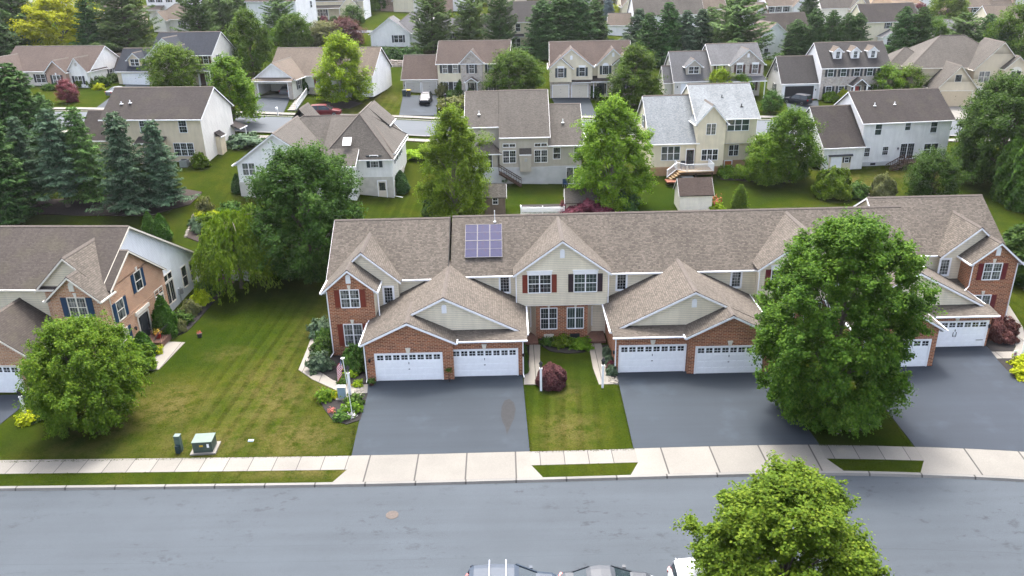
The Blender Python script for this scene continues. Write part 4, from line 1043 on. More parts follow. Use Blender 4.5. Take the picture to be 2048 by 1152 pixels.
# solar array lying on the roof
sa = empty('solar_array', (-2.22, 61.55, 7.3), 0, 'six blue framed solar panels bolted flat to the townhouse roof', 'solar panels')
ang = math.atan(SL)
def pmesh():
    f = MB(); w, h = .985, 1.69
    f.box(-w/2, -w/2+.025, 0, h, 0, .05); f.box(w/2-.025, w/2, 0, h, 0, .05); f.box(-w/2+.025, w/2-.025, 0, .025, 0, .05); f.box(-w/2+.025, w/2-.025, h-.025, h, 0, .05); f.box(-w/2+.025, w/2-.025, h*.5-.009, h*.5+.009, .01, .047)
    g = MB(); g.face([(-w/2+.03, .03, .036), (w/2-.03, .03, .036), (w/2-.03, h-.03, .036), (-w/2+.03, h-.03, .036)], [(0, 0), (6, 0), (6, 7), (0, 7)])
    return f.mesh('frame', 'panel_frame'), g.mesh('cells', 'solar_cell')
plain('panel_frame', (.13, .13, .15), .5)
def _sol(t_):
    v = t_.xyz(t_.uv()); fx = t_.math('ABSOLUTE', t_.math('SUBTRACT', t_.math('FRACT', v[0]), .5)); fy = t_.math('ABSOLUTE', t_.math('SUBTRACT', t_.math('FRACT', v[1]), .5))
    ln = t_.ramp(t_.math('MAXIMUM', fx, t_.math('MULTIPLY', fy, .985)), (.45, 0.), (.48, 1.))
    oi = t_.n('ObjectInfo').outputs['Random']
    n = t_.noise(t_.uv(), .55, 2)
    c = t_.ramp(t_.math('ADD', n, t_.math('MULTIPLY', oi, .15)), (.35, (.0045, .0075, .046)), (.55, (.0065, .010, .060)), (.8, (.017, .007, .036)))
    t_.set(Base_Color=t_.mix(ln, c, (.022, .017, .042)), Roughness=.45, Specular_IOR_Level=.15)
mat('solar_cell', _sol)
fm, gm = pmesh()
for j in range(2):
    for i in range(3):
        M = Matrix.Rotation(ang, 4, 'X') @ Matrix.Translation(((i-1)*1.01, (j-1)*1.715, .1))
        p = child(fm, 'panel', sa, M); child(gm, 'cells', p)
vp = MB(); vp.tube([(0, 0, 0), (0, 0, 1.)], .03, 6); vp.box(-.1, .1, -.1, .1, -.02, .06); tag(vp.build('antenna_mast', 'white_metal', loc=(-1.3, 63.35, 8.35)), 'thin white mast standing on the roof above the solar panels', 'mast')

plain('oil_stain', (.0135, .015, .017), .95, .25, 5.); plain('chalky_mark', (.085, .095, .105), .95, .5, 4.)
def stain(name, cx, cy, pts, m, z):
    b = MB(); b.face([(cx+x, cy+y, z) for x, y in pts]); o = b.build(name, m); o['kind'] = 'structure'
stain('oil_stain', -.55, 46.9, [(.0, -2.6), (.25, -1.6), (.5, -.6), (.62, .5), (.5, 1.4), (.2, 1.9), (-.15, 1.7), (-.35, .9), (-.4, -.2), (-.3, -1.0), (-.1, -1.7)], 'oil_stain', .039)
# ------------------------------------------------------------------ the brick house on the west lot (front door on its east side)
h = House('brick_house', 'tan brick house with blue shutters and white siding gable at the left edge', (-30.3, 54.2, 0), -4., 'house', shutter='blue_paint', trim='cream_trim')
S = .587
def P5(wx, wy):   # world to the house's own axes
    a = math.radians(4.); dx, dy = wx+30.3, wy-54.2
    return dx*math.cos(a)-dy*math.sin(a), dx*math.sin(a)+dy*math.cos(a)
RB = 'brown_shingle'
# long main block: ridge runs west-east, white siding gable end to the east
h.gable('x', -18, -.75, 1.35, 17.2, 6.62, 9.6, 'blue_white_siding', RB, cr=6.5, ze1=3.3, oh=.35, rk=(.3, .3), z0=-.5, w={'f': 'cream_siding'})
# brick block standing a little proud to the east
h.gable('x', -5, -.02, 1.2, 9.35, 6.42, 8.3, 'tan_brick', 'brown_shingle', cr=4.45, ze1=4.85, oh=.2, rk=(0, .28), ends=(0, 1), gut=(0, 0))
# cross gables to the street: white siding and, in front of it, a brick bay
h.gable('y', 1.25, 7., -5.35, -.3, 6.55, 8.95, 'cream_siding', 'taupe_shingle', oh=.28, rk=(.3, 0), ends=(1, 0), gut=(0, 0), z0=5.)
h.gable('y', -.15, 1.55, -3.75, -.03, 6.35, 8.0, 'tan_brick', 'taupe_shingle', oh=.3, rk=(.3, 0), ends=(1, 0), gut=(1, 1))
h.vent('f', -1.9, -.15, 6.75, .38, .7)
h.win('f', -1.75, -.15, 4.72, 1.3, 1.5, 2, 3, 4, key='cream_trim', glass='curtained_glass', sw=.46)
h.win('r', 2.2, -.02, 3.5, .95, 1.5, 1, 1, 2, glass='curtained_glass', sw=.42); h.win('r', 5.4, -.02, 4.6, .95, 1.5, 1, 1, 2, key='cream_trim', sw=.42)
h.win('r', 2.0, -.02, .9, .95, 1.7, 1, 2, 4, key='cream_trim', glass='curtained_glass', sw=.42)
h.win('r', 8.0, -.02, .9, 1.3, 1.9, 2, 1, 2, False, glass='curtained_glass'); h.win('r', 8.0, -.02, 3.0, 1.3, .5, 2, 1, 1, False, hung=False)
h.door('r', 5.0, -.02, .5, 1.0, 2.1, 'black_paint', side=.3)
h.box('door_hood', 'cream_trim', -.04, .12, 3.9, 6.1, 2.85, 3.15)
h.lantern('r', 3.5, -.02, 2.0); h.lantern('r', 6.5, -.02, 2.0)
for z in (3.15, 3.35): h.box('brick_band', 'tan_brick', -.02, .01, 1.3, 9.3, z, z+.09)
h.win('r', 11.2, -.75, .9, 1.5, 1.9, 2, 2, 1, False, hung=False); h.win('r', 11.2, -.75, 3.0, 1.5, .55, 2, 1, 1, False, hung=False)
h.win('r', 14.2, -.75, 1.2, .9, 1.9, 1, 1, 2, False); h.win('r', 15.8, -.75, 1.2, .9, 1.9, 1, 1, 2, False)
mb = MB(); mb.box(-.75, -.6, 12.5, 12.9, 1.0, 1.6); mb.box(-.75, -.62, 13., 13.25, .9, 1.4); mb.tube([(-.68, 12.7, 1.0), (-.68, 12.7, 0)], .03, 6); mb.build('meter_box', 'grey_metal', h.root)
# garage wing
h.gable('y', -3.3, 4., -10.2, -4.25, 3.35, 5.55, 'tan_brick', RB, oh=.32, rk=(.28, 0), ends=(1, 0), w={'r': 'blue_white_siding'})
h.garage('f', -7.6, -3.3, 4.8, 2.13, key='cream_trim', z=.04)
h.lantern('f', -4.75, -3.3, 1.6)
h.pipe([(.06, 1.0, 6.2), (.06, 1.0, .2)], m='cream_trim')
b = MB(); b.lathe((0, 0, 0), [(.36, 0), (.36, .06), (.2, .1), (.2, .2)], 14); b.lathe((0, 0, .2), [(.3, 0), (.3, .18), (.2, .3), (.05, .34)], 14)
v_ = b.build('roof_fan', 'white_metal', h.root); v_.location = (-11.6, 4.6, 8.55)
b = MB(); b.prism([(.02, 4.), (1.6, 4.), (1.6, 6.3), (.02, 6.3)], .02, .5); b.prism([(.1, 3.1), (1.5, 3.1), (1.5, 3.99), (.1, 3.99)], .02, .25); b.build('entry_steps', 'paver_brick', h.root)
b = MB()
for p, q in (((1.55, 4.05, .5), (1.55, 6.25, .5)), ((1.55, 3.1, .25), (1.55, 4.05, .5)), ((.1, 6.25, .5), (1.55, 6.25, .5))):
    p, q = Vector(p), Vector(q); b.bar(p+Vector((0, 0, .9)), q+Vector((0, 0, .9)), .04, .04)
    for k in range(9): r = p.lerp(q, k/8); b.bar(r, r+Vector((0, 0, .9)), .02, .02)
b.build('railing', 'black_metal', h.root)
h.done()

# ------------------------------------------------------------------ second row: backs of the houses on the far street
g = G(415, 326)
h = House('house', 'tan two storey house with brown roof behind the spruce trees', g, -5.4, 'house', trim='white_trim')
h.gable('x', -12.6, 0, 0, 9.2, 5.75, 8.7, 'tan_siding', 'dark_shingle', z0=-1.5, w={'r': 'pale_siding'})
h.gable('x', -17, -12.65, 1.5, 8.2, 2.9, 5.8, 'tan_siding', 'dark_shingle', z0=-1., rk=(.25, 0), ends=(1, 0))
h.win('f', -11.7, 0, 4.05, .75, 1.15, 1, 3, 4); h.win('f', -6.95, 0, 3.85, 1.8, 1.5, 2, 3, 4); h.win('f', -2.35, 0, 3.85, .95, 1.5, 1, 3, 4)
h.win('f', -2.7, 0, .95, 2.5, 1.55, 3, 3, 4); h.win('f', -6.5, -1.2, .3, 1.5, 1.9, 2, 3, 4, hung=False)
h.box('bay_wall', 'tan_siding', -8.1, -4.9, -1.2, -.002, -.5, 2.75); h.shed(-8.3, -4.7, -1.5, 0, 2.8, 3.35, 'dark_shingle')
h.box('chimney_box', 'tan_siding', .003, .65, 3.2, 4.6, -.3, 2.6); h.shed(0, .8, 3.1, 4.7, 2.65, 3.2, 'dark_shingle', 'r')
h.box('basement_wall', 'foundation', -12.62, .02, -.02, .1, -1.5, .25)
mb = MB(); mb.box(0, .2, 7.3, 7.7, .8, 1.5); mb.build('meter_box', 'grey_metal', h.root)
h.shed(-.3, 1.2, 8.2, 10.6, 2.6, 3.2, 'dark_shingle', 'r'); h.box('porch_post', 'white_trim', 1.0, 1.12, 10.3, 10.42, -.5, 2.5)
h.roofpipe(-10.8, 1.9, 7.05, .3); h.roofpipe(-9.7, 2., 7.15, .35); h.done()

h = House('house', 'white house with hipped taupe roof and basement door behind the dark maple', (-22.5, 93.7, 1.93), -1.5, 'house', shutter='teal_paint')
RG = 'grey_taupe_shingle'
h.hip(.3, 8.5, 0, 12., 5.1, 9.4, 'white_siding', RG, z0=-.3, axis='y', h0=None, h1=0, w={'b': None})
h.hip(-8.4, 8.4, 1.6, 12., 5.3, 8.75, 'white_siding', RG, z0=0., h1=3.5)
h.gable('x', .4, 4.4, -1.9, 10, 4.6, 8.7, 'white_siding', RG, cr=6.5, ze1=6.5, oh=.3, rk=(0, .25), ends=(0, 1), z0=-.2)
h.gable('y', -3.4, 7., -8.7, .4, 5.5, 8.75, 'white_siding', RG, cr=-4.05, ze1=5.6, oh=.4, rk=(.35, 0), ends=(1, 0), z0=0)
h.gable('y', 9., 13.5, 2.2, 6.8, 7.2, 9.3, 'white_siding', RG, oh=.3, rk=(0, .3), ends=(0, 1), z0=0); h.gable('y', 9., 13.5, -6.5, -2.2, 6.6, 9.2, 'white_siding', RG, oh=.3, rk=(0, .3), ends=(0, 1), z0=0)
h.box('basement_wall', 'foundation', .25, 8.55, -.04, .2, -.6, 2.55); h.box('basement_wall', 'foundation', 8.4, 8.56, .2, 9, -.6, 1.7); h.box('basement_wall', 'foundation', -8.75, .42, -3.44, -3.2, .2, 3.1)
h.win('f', 6.5, 0, 3.75, .9, 1.4, 1, 3, 4, glass='curtained_glass'); h.door('f', 7.2, -.04, .0, .95, 2.03, 'beige_door', glass='half'); h.win('f', -7.4, -3.4, 3.95, 1.4, 1.35, 2, 2, 2, False, glass='green_blind_glass')
h.win('r', 3.2, 8.5, 3.6, .8, 1.3, 1, 2, 2); h.win('r', 5.4, 8.5, 3.6, .8, 1.3, 1, 2, 2); h.win('r', 7.6, 8.5, 3.6, .8, 1.3, 1, 2, 2)
mb = MB(); mb.bar((3.3, .3, 6.35), (3.3, 1.3, 7.08), 1.0, .08); mb.build('skylight', 'white_metal', h.root)
h.pipe([(8.6, -.05, 4.8), (8.6, -.05, .2), (9.6, -.2, .05)]); h.roofpipe(5.3, 3., 7.7, .45); h.done()

h = House('house', 'grey house with concrete walkout basement between the two leafy trees', (0, 98.85, 1.6), -.4, 'house')
h.gable('x', -1.2, 4.9, 0, 13., 6.4, 10.9, 'grey_siding', RG, cr=6.65, ze1=6.6, z0=-.4, oh=.3, rk=(0, .25), ends=(0, 1))
h.gable('x', -5.3, -1.22, 1.6, 13., 7.45, 10.86, 'grey_siding', RG, cr=6.65, ze1=6.8, z0=0, oh=.3, rk=(.25, 0), ends=(1, 0))
h.gable('x', 4.9, 9.1, .15, 12., 5.25, 9.1, 'grey_siding', RG, cr=6.1, z0=-.4, oh=.3, rk=(0, .25), ends=(0, 1))
h.shed(9.0, 10.2, 4., 11., 4.4, 4.9, RG, 'r')
h.box('basement_wall', 'foundation_grey', -5.3, 4.92, -.05, .2, -.6, 2.35); h.box('basement_wall', 'foundation_grey', 4.92, 9.15, .05, .3, -.6, 2.35)
for u in (.05, 4.0): h.win('f', u, 0, 2.95, 1.55, 1.5, 2, 3, 4); h.win('f', u, 0, 4.95, 1.5, .36, 2, 2, 1, hung=False)
h.box('chimney_box', 'grey_siding', 1.35, 2.75, -.65, .0, 1.9, 4.1); h.shed(1.3, 2.8, -.7, 0, 4.12, 4.75, RG); h.box('flue_vent', 'grey_metal', 1.95, 2.25, -.72, -.651, 3.2, 3.6)
h.win('f', 6.0, .15, 3.3, .85, 1.4, 1, 1, 2); h.win('f', 8.6, .15, 3.3, .85, 1.4, 1, 1, 2); h.win('f', 8.1, .03, .1, 1.75, 2.05, 2, 1, 1, hung=False, glass='curtained_glass')
h.box('bay_wall', 'grey_siding', -4.6, -1.4, .3, 1.6, 1.0, 4.3); h.hip(-4.7, -1.3, .2, 2.4, 4.4, 5.3, None, RG, h0=1., h1=1., walls=False); h.win('f', -3., .3, 2.3, 1.7, 1.7, 2, 2, 2)
h.roofpipe(-3.7, 3., 8.5, .45); h.roofpipe(6.9, 3.0, 7.25, .45)
# timber stair down from the bay
b = MB()
for k in range(8): b.box(-1.2+k*.34, -.86+k*.34, -1.15, -.05, 1.75-k*.22, 1.82-k*.22)
for y in (-1.15, -.08):
    b.bar((-1.3, y, 2.75), (1.5, y, .95), .06, .08); b.bar((-1.3, y, 1.85), (1.5, y, .1), .05, .2)
    for k in range(10): x = -1.3+k*.31; b.bar((x, y, 1.85-k*.195), (x, y, 2.75-k*.2), .035, .035)
b.build('back_stair', 'brown_wood', h.root); h.done()

h = House('house', 'cream house with pale silver shingle roof and white railed back deck', (18.35, 101.65, 1.75), 1.8, 'house')
RS = 'silver_shingle'
h.gable('x', 0, 6.1, 0, 11.5, 4.4, 9.3, 'cream_siding', RS, cr=5.9, z0=0, oh=.3, rk=(.3, 0), ends=(1, 0), w={'l': 'cream_siding'})
h.gable('x', 5.9, 13.7, .9, 12., 7.2, 10.6, 'cream_siding', RS, cr=6.2, z0=3.7, oh=.35, rk=(.25, .3))
h.gable('y', -.35, 6., 5.7, 9.3, 6.95, 9.0, 'cream_siding', RS, oh=.35, rk=(.3, 0), ends=(1, 0), z0=0)
h.box('cream_siding_wall', 'cream_siding', 9.31, 13.5, 1.6, 2.2, 1.3, 3.72); h.box('basement_wall', 'brown_wall', 9.3, 13.5, 1.58, 2.2, -.6, 1.3); h.box('basement_wall', 'brown_wall', -.02, 9.32, -.37, .3, -.6, 1.05)
h.box('soffit', 'white_trim', 9.31, 13.6, .9, 1.6, 3.66, 3.7)
h.win('f', 2.5, 0, 1.95, 2.35, 1.75, 3, 1, 2, glass='green_blind_glass'); h.door('f', 5.05, 0, 1.15, .95, 2.1, 'brown_paint', glass=True)
h.win('f', 7.45, -.35, 5.2, 1.15, 1.35, 2, 2, 3, glass='green_blind_glass', hung=False); h.win('f', 7.5, -.35, 1.9, 2.05, 1.35, 3, 2, 2)
h.win('f', 11.3, .9, 5.35, 2.75, 1.45, 3, 1, 2, glass='green_blind_glass'); h.win('f', 11.2, 1.6, 1.9, 1.2, 1.4, 2, 2, 2); h.door('f', 10.6, 1.58, -.5, .9, 1.7, 'orange_door')
h.win('l', 5.9, 0, 5.2, .8, 1.5, 1, 2, 2, 'teal_paint')
for x, y, z in ((9.8, 4.0, 9.1), (12., 2.4, 8.15)): h.roofpipe(x, y, z, .35, 'black_metal')
h.lantern('f', 5.9, 0, 2.9)
# the deck belongs to the house
dk = MB(); dk.box(3.0, 7.4, -3., -.37, .98, 1.1); o_ = dk.build('deck', 'deck_wood', h.root)
b = MB()
def rail(p, q, n):
    p, q = Vector(p), Vector(q); b.bar(p+Vector((0, 0, .95)), q+Vector((0, 0, .95)), .08, .08); b.bar(p+Vector((0, 0, .1)), q+Vector((0, 0, .1)), .06, .06)
    for k in range(n+1): r = p.lerp(q, k/n); w = .09 if k in (0, n) else .035; b.bar(r, r+Vector((0, 0, 1.)), w, w)
rail((4.0, -3., 1.1), (7.4, -3., 1.1), 26); rail((7.4, -3., 1.1), (7.4, -.5, 1.1), 16); rail((3.0, -1.8, 1.1), (4.0, -3., 1.1), 10); rail((1.6, -2.6, .35), (3.0, -1.8, 1.1), 10); rail((3., -1.8, 1.1), (3., -.5, 1.1), 8)
b.build('railing', 'white_trim', o_)
b = MB()
for k in range(4): b.box(1.9+k*.3, 2.25+k*.3, -3.2, -2.0, .2+k*.2, .26+k*.2)
b.build('stair', 'deck_wood', o_)
b = MB(); b.box(1.3, 3.2, -4.1, -2.6, .02, .16); b.build('landing', 'red_wood', o_)
b = MB()
for x in (3.1, 5.2, 7.3): b.box(x-.07, x+.07, -2.95, -2.8, -.4, .98)
b.box(3., 7.4, -2.98, -2.9, .8, .98); b.build('deck_post', 'brown_wood', o_)
h.done()

h = House('house', 'white two storey house with dark roof and brown back stairs at the right', (46.2, 103.5, 1.8), 5.2, 'house', group=None)
RD = 'charcoal_shingle'
h.gable('x', 0, 12., 0, 9.4, 5.95, 9.1, 'white_siding', 'dark_shingle', z0=-.5, oh=.3, rk=(.3, .3)); h.gable('x', -5.4, -.02, -.9, 9., 3.2, 7.4, 'white_siding', 'dark_shingle', cr=4.2, z0=-.5, oh=.3, rk=(.3, 0), ends=(1, 0))
h.win('f', 2.0, 0, 4.15, .85, 1.45, 1, 1, 2, glass='green_blind_glass'); h.win('f', 6.0, 0, 4.6, .7, 1.05, 1, 1, 2, glass='green_blind_glass'); h.win('f', 9.6, 0, 4.15, .85, 1.45, 1, 1, 2, glass='green_blind_glass')
h.win('f', .9, 0, 1.35, .7, 1.1, 1, 3, 4); h.win('f', 3.4, 0, 1.45, .75, 1.05, 1, 3, 4); h.win('f', 6.4, 0, .8, 1.85, 2.0, 2, 3, 4, hung=False); h.win('f', 9.7, 0, 1.1, 1.9, 1.55, 2, 1, 2)
h.win('l', 4.2, -5.4, 4.6, .8, 1.2, 1, 2, 2, 'teal_paint')
h.box('basement_wall', 'foundation_grey', -.03, 12.03, -.04, .2, -.6, .55); h.box('cellar_window', 'black_paint', 1.6, 2.3, -.06, -.04, .12, .42)
h.lantern('f', 5.1, 0, 2.2); h.roofpipe(2.3, 2.3, 7.5, .4); h.roofpipe(5.1, 2.4, 7.55, .35)
b = MB(); b.box(5.4, 9.4, -2.2, -.05, .62, .74)
for k in range(6): b.box(3.2+k*.4, 3.65+k*.4, -2.2, -1.2, -.5+k*.2, -.42+k*.2)
for y in (-2.2, -1.2):
    b.bar((3.1, y, .4), (5.5, y, 1.65), .08, .1); b.bar((3.1, y, -.3), (5.5, y, .7), .06, .18)
    for k in range(9): x = 3.15+k*.29; b.bar((x, y, -.3+k*.13), (x, y, .42+k*.148), .05, .05)
b.bar((5.4, -2.2, 1.65), (9.4, -2.2, 1.65), .08, .1)
for k in range(17): b.bar((5.4+k*.25, -2.2, .7), (5.4+k*.25, -2.2, 1.62), .05, .05)
for x in (5.5, 7.4, 9.3): b.box(x-.06, x+.06, -2.2, -2.08, -.6, .62)
b.build('back_stair', 'brown_wood', h.root); h.done()

# neighbours half hidden behind trees at both edges of the row
g = G(110, 262)
h = House('house', 'brown roofed house mostly hidden behind fir trees at the left edge', (-74., 104., 6.6), -8, 'house')
h.gable('x', -14, 0, 0, 9., 5.4, 8.4, 'tan_siding', 'rust_shingle', z0=-1., w={'r': 'pale_siding'}); h.gable('y', 1., 8., .1, 5.5, 2.8, 4.6, 'pale_siding', 'rust_shingle', z0=-1.)
h.win('f', -3, 0, 3.8, 1., 1.4, 1, 2, 2); h.win('r', 5., 5.5, 1.2, .9, 1.3, 1, 2, 2); h.done()
h = House('house', 'dark roofed house hidden behind the big maple at the right edge', (82, 104., 2.), 4, 'house')
h.gable('x', 0, 12, 0, 9., 5.4, 8.2, 'white_siding', 'dark_shingle', z0=-1.); h.win('f', 3, 0, 3.8, .9, 1.4, 1, 2, 2); h.done()

# ------------------------------------------------------------------ across the street: fronts
def posts(h, xs, y, z0, z1, w=.13):
    for x in xs:
        b = MB(); b.box(x-w/2, x+w/2, y-w/2, y+w/2, z0, z1); b.build('porch_post', h.trim, h.root)
h = House('house', 'long brick ranch house with white gable end behind the burgundy tree', G(186, 174), -9., 'house', shutter='navy_paint')
h.gable('x', -17, 0, 0, 10.5, 2.95, 6.4, 'pale_siding', 'rust_shingle', z0=-.6, w={'r': 'white_siding'})
h.gable('y', -.7, 5., -3.6, -.1, 2.95, 5.05, 'white_siding', 'rust_shingle', z0=-.6, rk=(.25, 0), ends=(1, 0), oh=.25); h.gable('y', -1.5, 4., -7.3, -3.5, 2.9, 4.7, 'far_brick', 'rust_shingle', z0=-.6, rk=(.25, 0), ends=(1, 0), oh=.25)
h.gable('y', -3.2, 5., -19, -12.6, 2.8, 5.3, 'far_brick', 'rust_shingle', z0=-.6, rk=(.25, 0), ends=(1, 0), gab=('white_siding', None), oh=.3)
h.vent('f', -1.85, -.7, 3.6, .4, .6, 'grey_door'); h.win('f', -1.9, -.7, .6, 1.35, 1.35, 2, 2, 2, glass='curtained_glass'); h.win('f', -5.4, -1.5, .6, 1.35, 1.6, 2, 2, 2, glass='curtained_glass', key='white_trim'); h.win('f', -9.6, 0, .8, 1.7, 1.35, 2, 3, 4)
h.win('r', 5.8, 0, .9, .9, 1.4, 1, 2, 2); h.gable('x', -2, 2.8, 7, 11.5, 2.4, 4.6, 'white_siding', 'rust_shingle', z0=-.6); h.done()

h = House('house', 'two storey house with navy roof, maroon shutters and a white central gable', G(432, 171), -8., 'house', shutter='brown_paint')
RN = 'navy_shingle'
h.gable('x', -11.2, 0, 0, 8.8, 5.45, 8.7, 'cream_siding', RN, z0=-.8, w={'r': 'pale_siding'}); h.gable('x', -17.4, -11.22, -1.2, 6.4, 2.95, 6.2, 'cream_siding', RN, z0=-.8, rk=(.3, 0), ends=(1, 0))
h.gable('y', -1.1, 4.4, -11.4, -4.1, 5.2, 8.2, 'cream_siding', RN, z0=-.8, gab=('white_siding', None), rk=(.3, 0), ends=(1, 0)); h.gable('y', -1.3, 3., -7.2, -4.05, 5.35, 6.9, 'white_siding', RN, z0=5., rk=(.3, 0), ends=(1, 0))
h.gable('y', -.6, 3., -15.2, -12.9, 4.75, 5.75, 'tan_siding', RN, z0=3.2, rk=(.3, 0), ends=(1, 0), oh=.3); h.win('f', -14.05, -.6, 3.5, 1.5, 1.1, 2, 2, 2, False)
h.win('f', -2.9, 0, 3.75, .85, 1.35, 1, 2, 2); h.win('f', -1.1, 0, 3.75, .85, 1.35, 1, 2, 2); h.win('f', -9.8, -1.1, 3.6, .9, 1.35, 1, 2, 2); h.win('f', -6., -1.1, 3.6, .9, 1.35, 1, 2, 2)
h.win('r', 2.5, 0, 3.6, .8, 1.3, 1, 2, 2, 'navy_paint'); h.win('r', 4.5, 0, .9, .7, 1.1, 1, 2, 2)
h.shed(-4.1, .3, -1.9, 0, 2.75, 3.5, RN); posts(h, (-3.8, -2., .1), -1.75, -.4, 2.7); h.door('f', -2.2, 0, 0, .95, 2.1, 'brown_paint'); h.win('f', -.8, 0, .8, .9, 1.5, 1, 2, 2)
h.garage('f', -14.1, -1.2, 4.8, 2.2, 'white_door', False, 4); h.box('chimney_box', 'cream_siding', .003, .6, 6.8, 7.8, -.5, 2.4); h.shed(0, .7, 6.7, 7.9, 2.42, 2.9, RN, 'r'); h.done()

h = House('house', 'white ranch house with tan roof and open stone garage', G(512, 194), -8.5, 'house', shutter='maroon_paint')
RT_ = 'tan_shingle'
h.gable('x', .4, 18.4, 5.2, 16.5, 2.95, 6.7, 'white_siding', RT_, z0=-.8, rk=(.3, .3)); h.gable('y', .9, 9., -.35, 6.6, 2.9, 5.35, 'white_siding', RT_, z0=2.5, oh=.35, rk=(.3, 0), ends=(1, 0))
for a_ in ((-.1, .6, 0, .25, -.5, 2.75), (5.7, 6.4, 0, .25, -.5, 2.75), (.6, 5.7, 0, .25, 2.2, 2.75)): h.box('stone_wall', 'stone_veneer', *a_)
h.box('white_siding_wall', 'white_siding', -.1, .05, .25, 6.4, -.5, 2.75); h.box('white_siding_wall', 'white_siding', 6.25, 6.4, .25, 6., -.5, 2.75)
h.box('garage_interior', 'painted_shade', .06, 6.24, 6.3, 6.38, -.1, 2.7); h.box('garage_interior', 'painted_shade', .06, 6.24, .3, 6.3, 2.6, 2.68); h.box('garage_floor', 'pad_concrete', .06, 6.24, .1, 6.3, -.12, .02)  # back wall and ceiling coloured near black to paint in the indoor shade
h.shed(-.45, 6.7, -.4, .92, 2.6, 3.0, RT_); h.box('door_frame', 'white_trim', .5, .62, -.05, .25, 0, 2.3); h.box('door_frame', 'white_trim', 5.68, 5.8, -.05, .25, 0, 2.3); h.box('door_frame', 'white_trim', .62, 5.68, -.05, .25, 2.18, 2.3)
h.win('f', 9.6, 5.2, .9, 1.75, 1.5, 2, 3, 4, glass='curtained_glass'); h.box('stone_wall', 'stone_veneer', 7.2, 12, 5.14, 5.3, -.6, .75); h.gable('y', 3.4, 10, 12.2, 17., 2.9, 5.2, 'white_siding', RT_, z0=-.6, rk=(.3, 0), ends=(1, 0)); h.win('r', 3., 6.4, .9, .9, 1.3, 1, 2, 2, 'black_paint')
h.done()

h = House('house', 'cream colonial with stone centre gable and black shutters', G(878, 190), -5., 'house', shutter='black_paint')
RR = 'rust_shingle'
h.gable('x', 0, 12.3, 0, 8.2, 5.6, 8.75, 'cream_siding', RR, z0=-.5); h.gable('x', -6.4, -.02, .6, 8., 3.0, 6.4, 'grey_siding', RR, z0=-.5, rk=(.25, 0), ends=(1, 0))
h.gable('y', -.35, 4., 4.15, 7.85, 5.75, 7.6, 'stone_veneer', RR, z0=-.5, rk=(.25, 0), ends=(1, 0), oh=.25)
for u, sh in ((1.3, 1), (3.1, 1), (9.2, 1), (11.1, 1)): h.win('f', u, 0, 3.75, .85, 1.5, 1, 2, 4, glass='curtained_glass'); h.win('f', u, 0, .55, .85, 1.65, 1, 2, 4, glass='curtained_glass')
h.win('f', 6., -.35, 3.75, .85, 1.45, 1, 2, 4); h.door('f', 6., -.35, .1, .95, 2.1, 'grey_door', side=.3, glass=True)
h.gable('y', -1.5, -.3, 5., 7., 2.55, 3.15, None, RR, z0=2.4, oh=.2, rk=(.1, 0), ends=(1, 0), walls=False); posts(h, (5.05, 6.95), -1.35, 0, 2.4)
for u in (-4.6, -1.7): h.garage('f', u, .6, 2.55, 2.15, 'grey_door', False, 4, z=.02)
h.lantern('f', -6.1, .6, 1.6); h.done()

h = House('house', 'cream house with two front gables and two single stone garage doors', G(1100, 196), -2., 'house', shutter='teal_paint')
h.gable('x', .2, 13.9, 1.2, 10., 5.5, 8.9, 'cream_siding', RR, z0=-.3, oh=.3)
h.gable('y', 0., 6., 0, 7.3, 5.4, 8.25, 'cream_siding', RR, z0=2.75, rk=(.3, 0), ends=(1, 0), oh=.3); h.gable('y', -.55, 3., -.05, 3.7, 5.3, 6.95, 'cream_siding', RR, z0=2.75, rk=(.3, 0), ends=(1, 0), oh=.3)
h.gable('y', .5, 6., 8.2, 13.4, 5.7, 8.1, 'cream_siding', RR, z0=3., rk=(.3, 0), ends=(1, 0), oh=.3); h.gable('y', .0, 4., 10.9, 14.3, 5.7, 7.1, 'stone_veneer', RR, z0=-.3, rk=(.3, 0), ends=(1, 0), oh=.3)
h.mb('stone_wall', 'stone_veneer').box(0, 7.0, -.1, .6, -.3, 2.75); h.vent('f', 3.65, 0, 6.4, .4, .7); h.vent('f', 10.8, .5, 6.7, .4, .7)
h.win('f', 1.85, -.55, 3.55, .95, 1.5, 1, 2, 4, head='white_trim'); h.win('f', 5.5, 0, 3.65, .95, 1.4, 1, 2, 4, head='white_trim'); h.win('f', 9.55, .5, 3.8, 1., 1.4, 1, 3, 4, arch=True, glass='window_glass', hung=False); h.win('f', 12.6, 0, 3.9, .9, 1.4, 1, 2, 4); h.win('f', 12.6, 0, .8, .9, 1.4, 1, 2, 4)
for u in (1.85, 5.15): h.garage('f', u, -.1, 2.7, 2.15, 'beige_door', False, 4, z=.02)
h.shed(6.9, 10.9, -.6, 1.3, 2.75, 3.5, 'brown_shingle'); h.shed(3.7, 7., -.9, .0, 2.7, 3., 'brown_shingle'); h.door('f', 9., 1.2, .1, .95, 2.1, 'teal_paint', side=.35); posts(h, (7.5, 10.6), -.45, 0, 2.7); h.win('l', 3., .2, 3.7, .8, 1.4, 1, 2, 2, 'teal_paint'); h.win('l', 3., .2, .9, .8, 1.4, 1, 2, 2, 'teal_paint'); h.done()

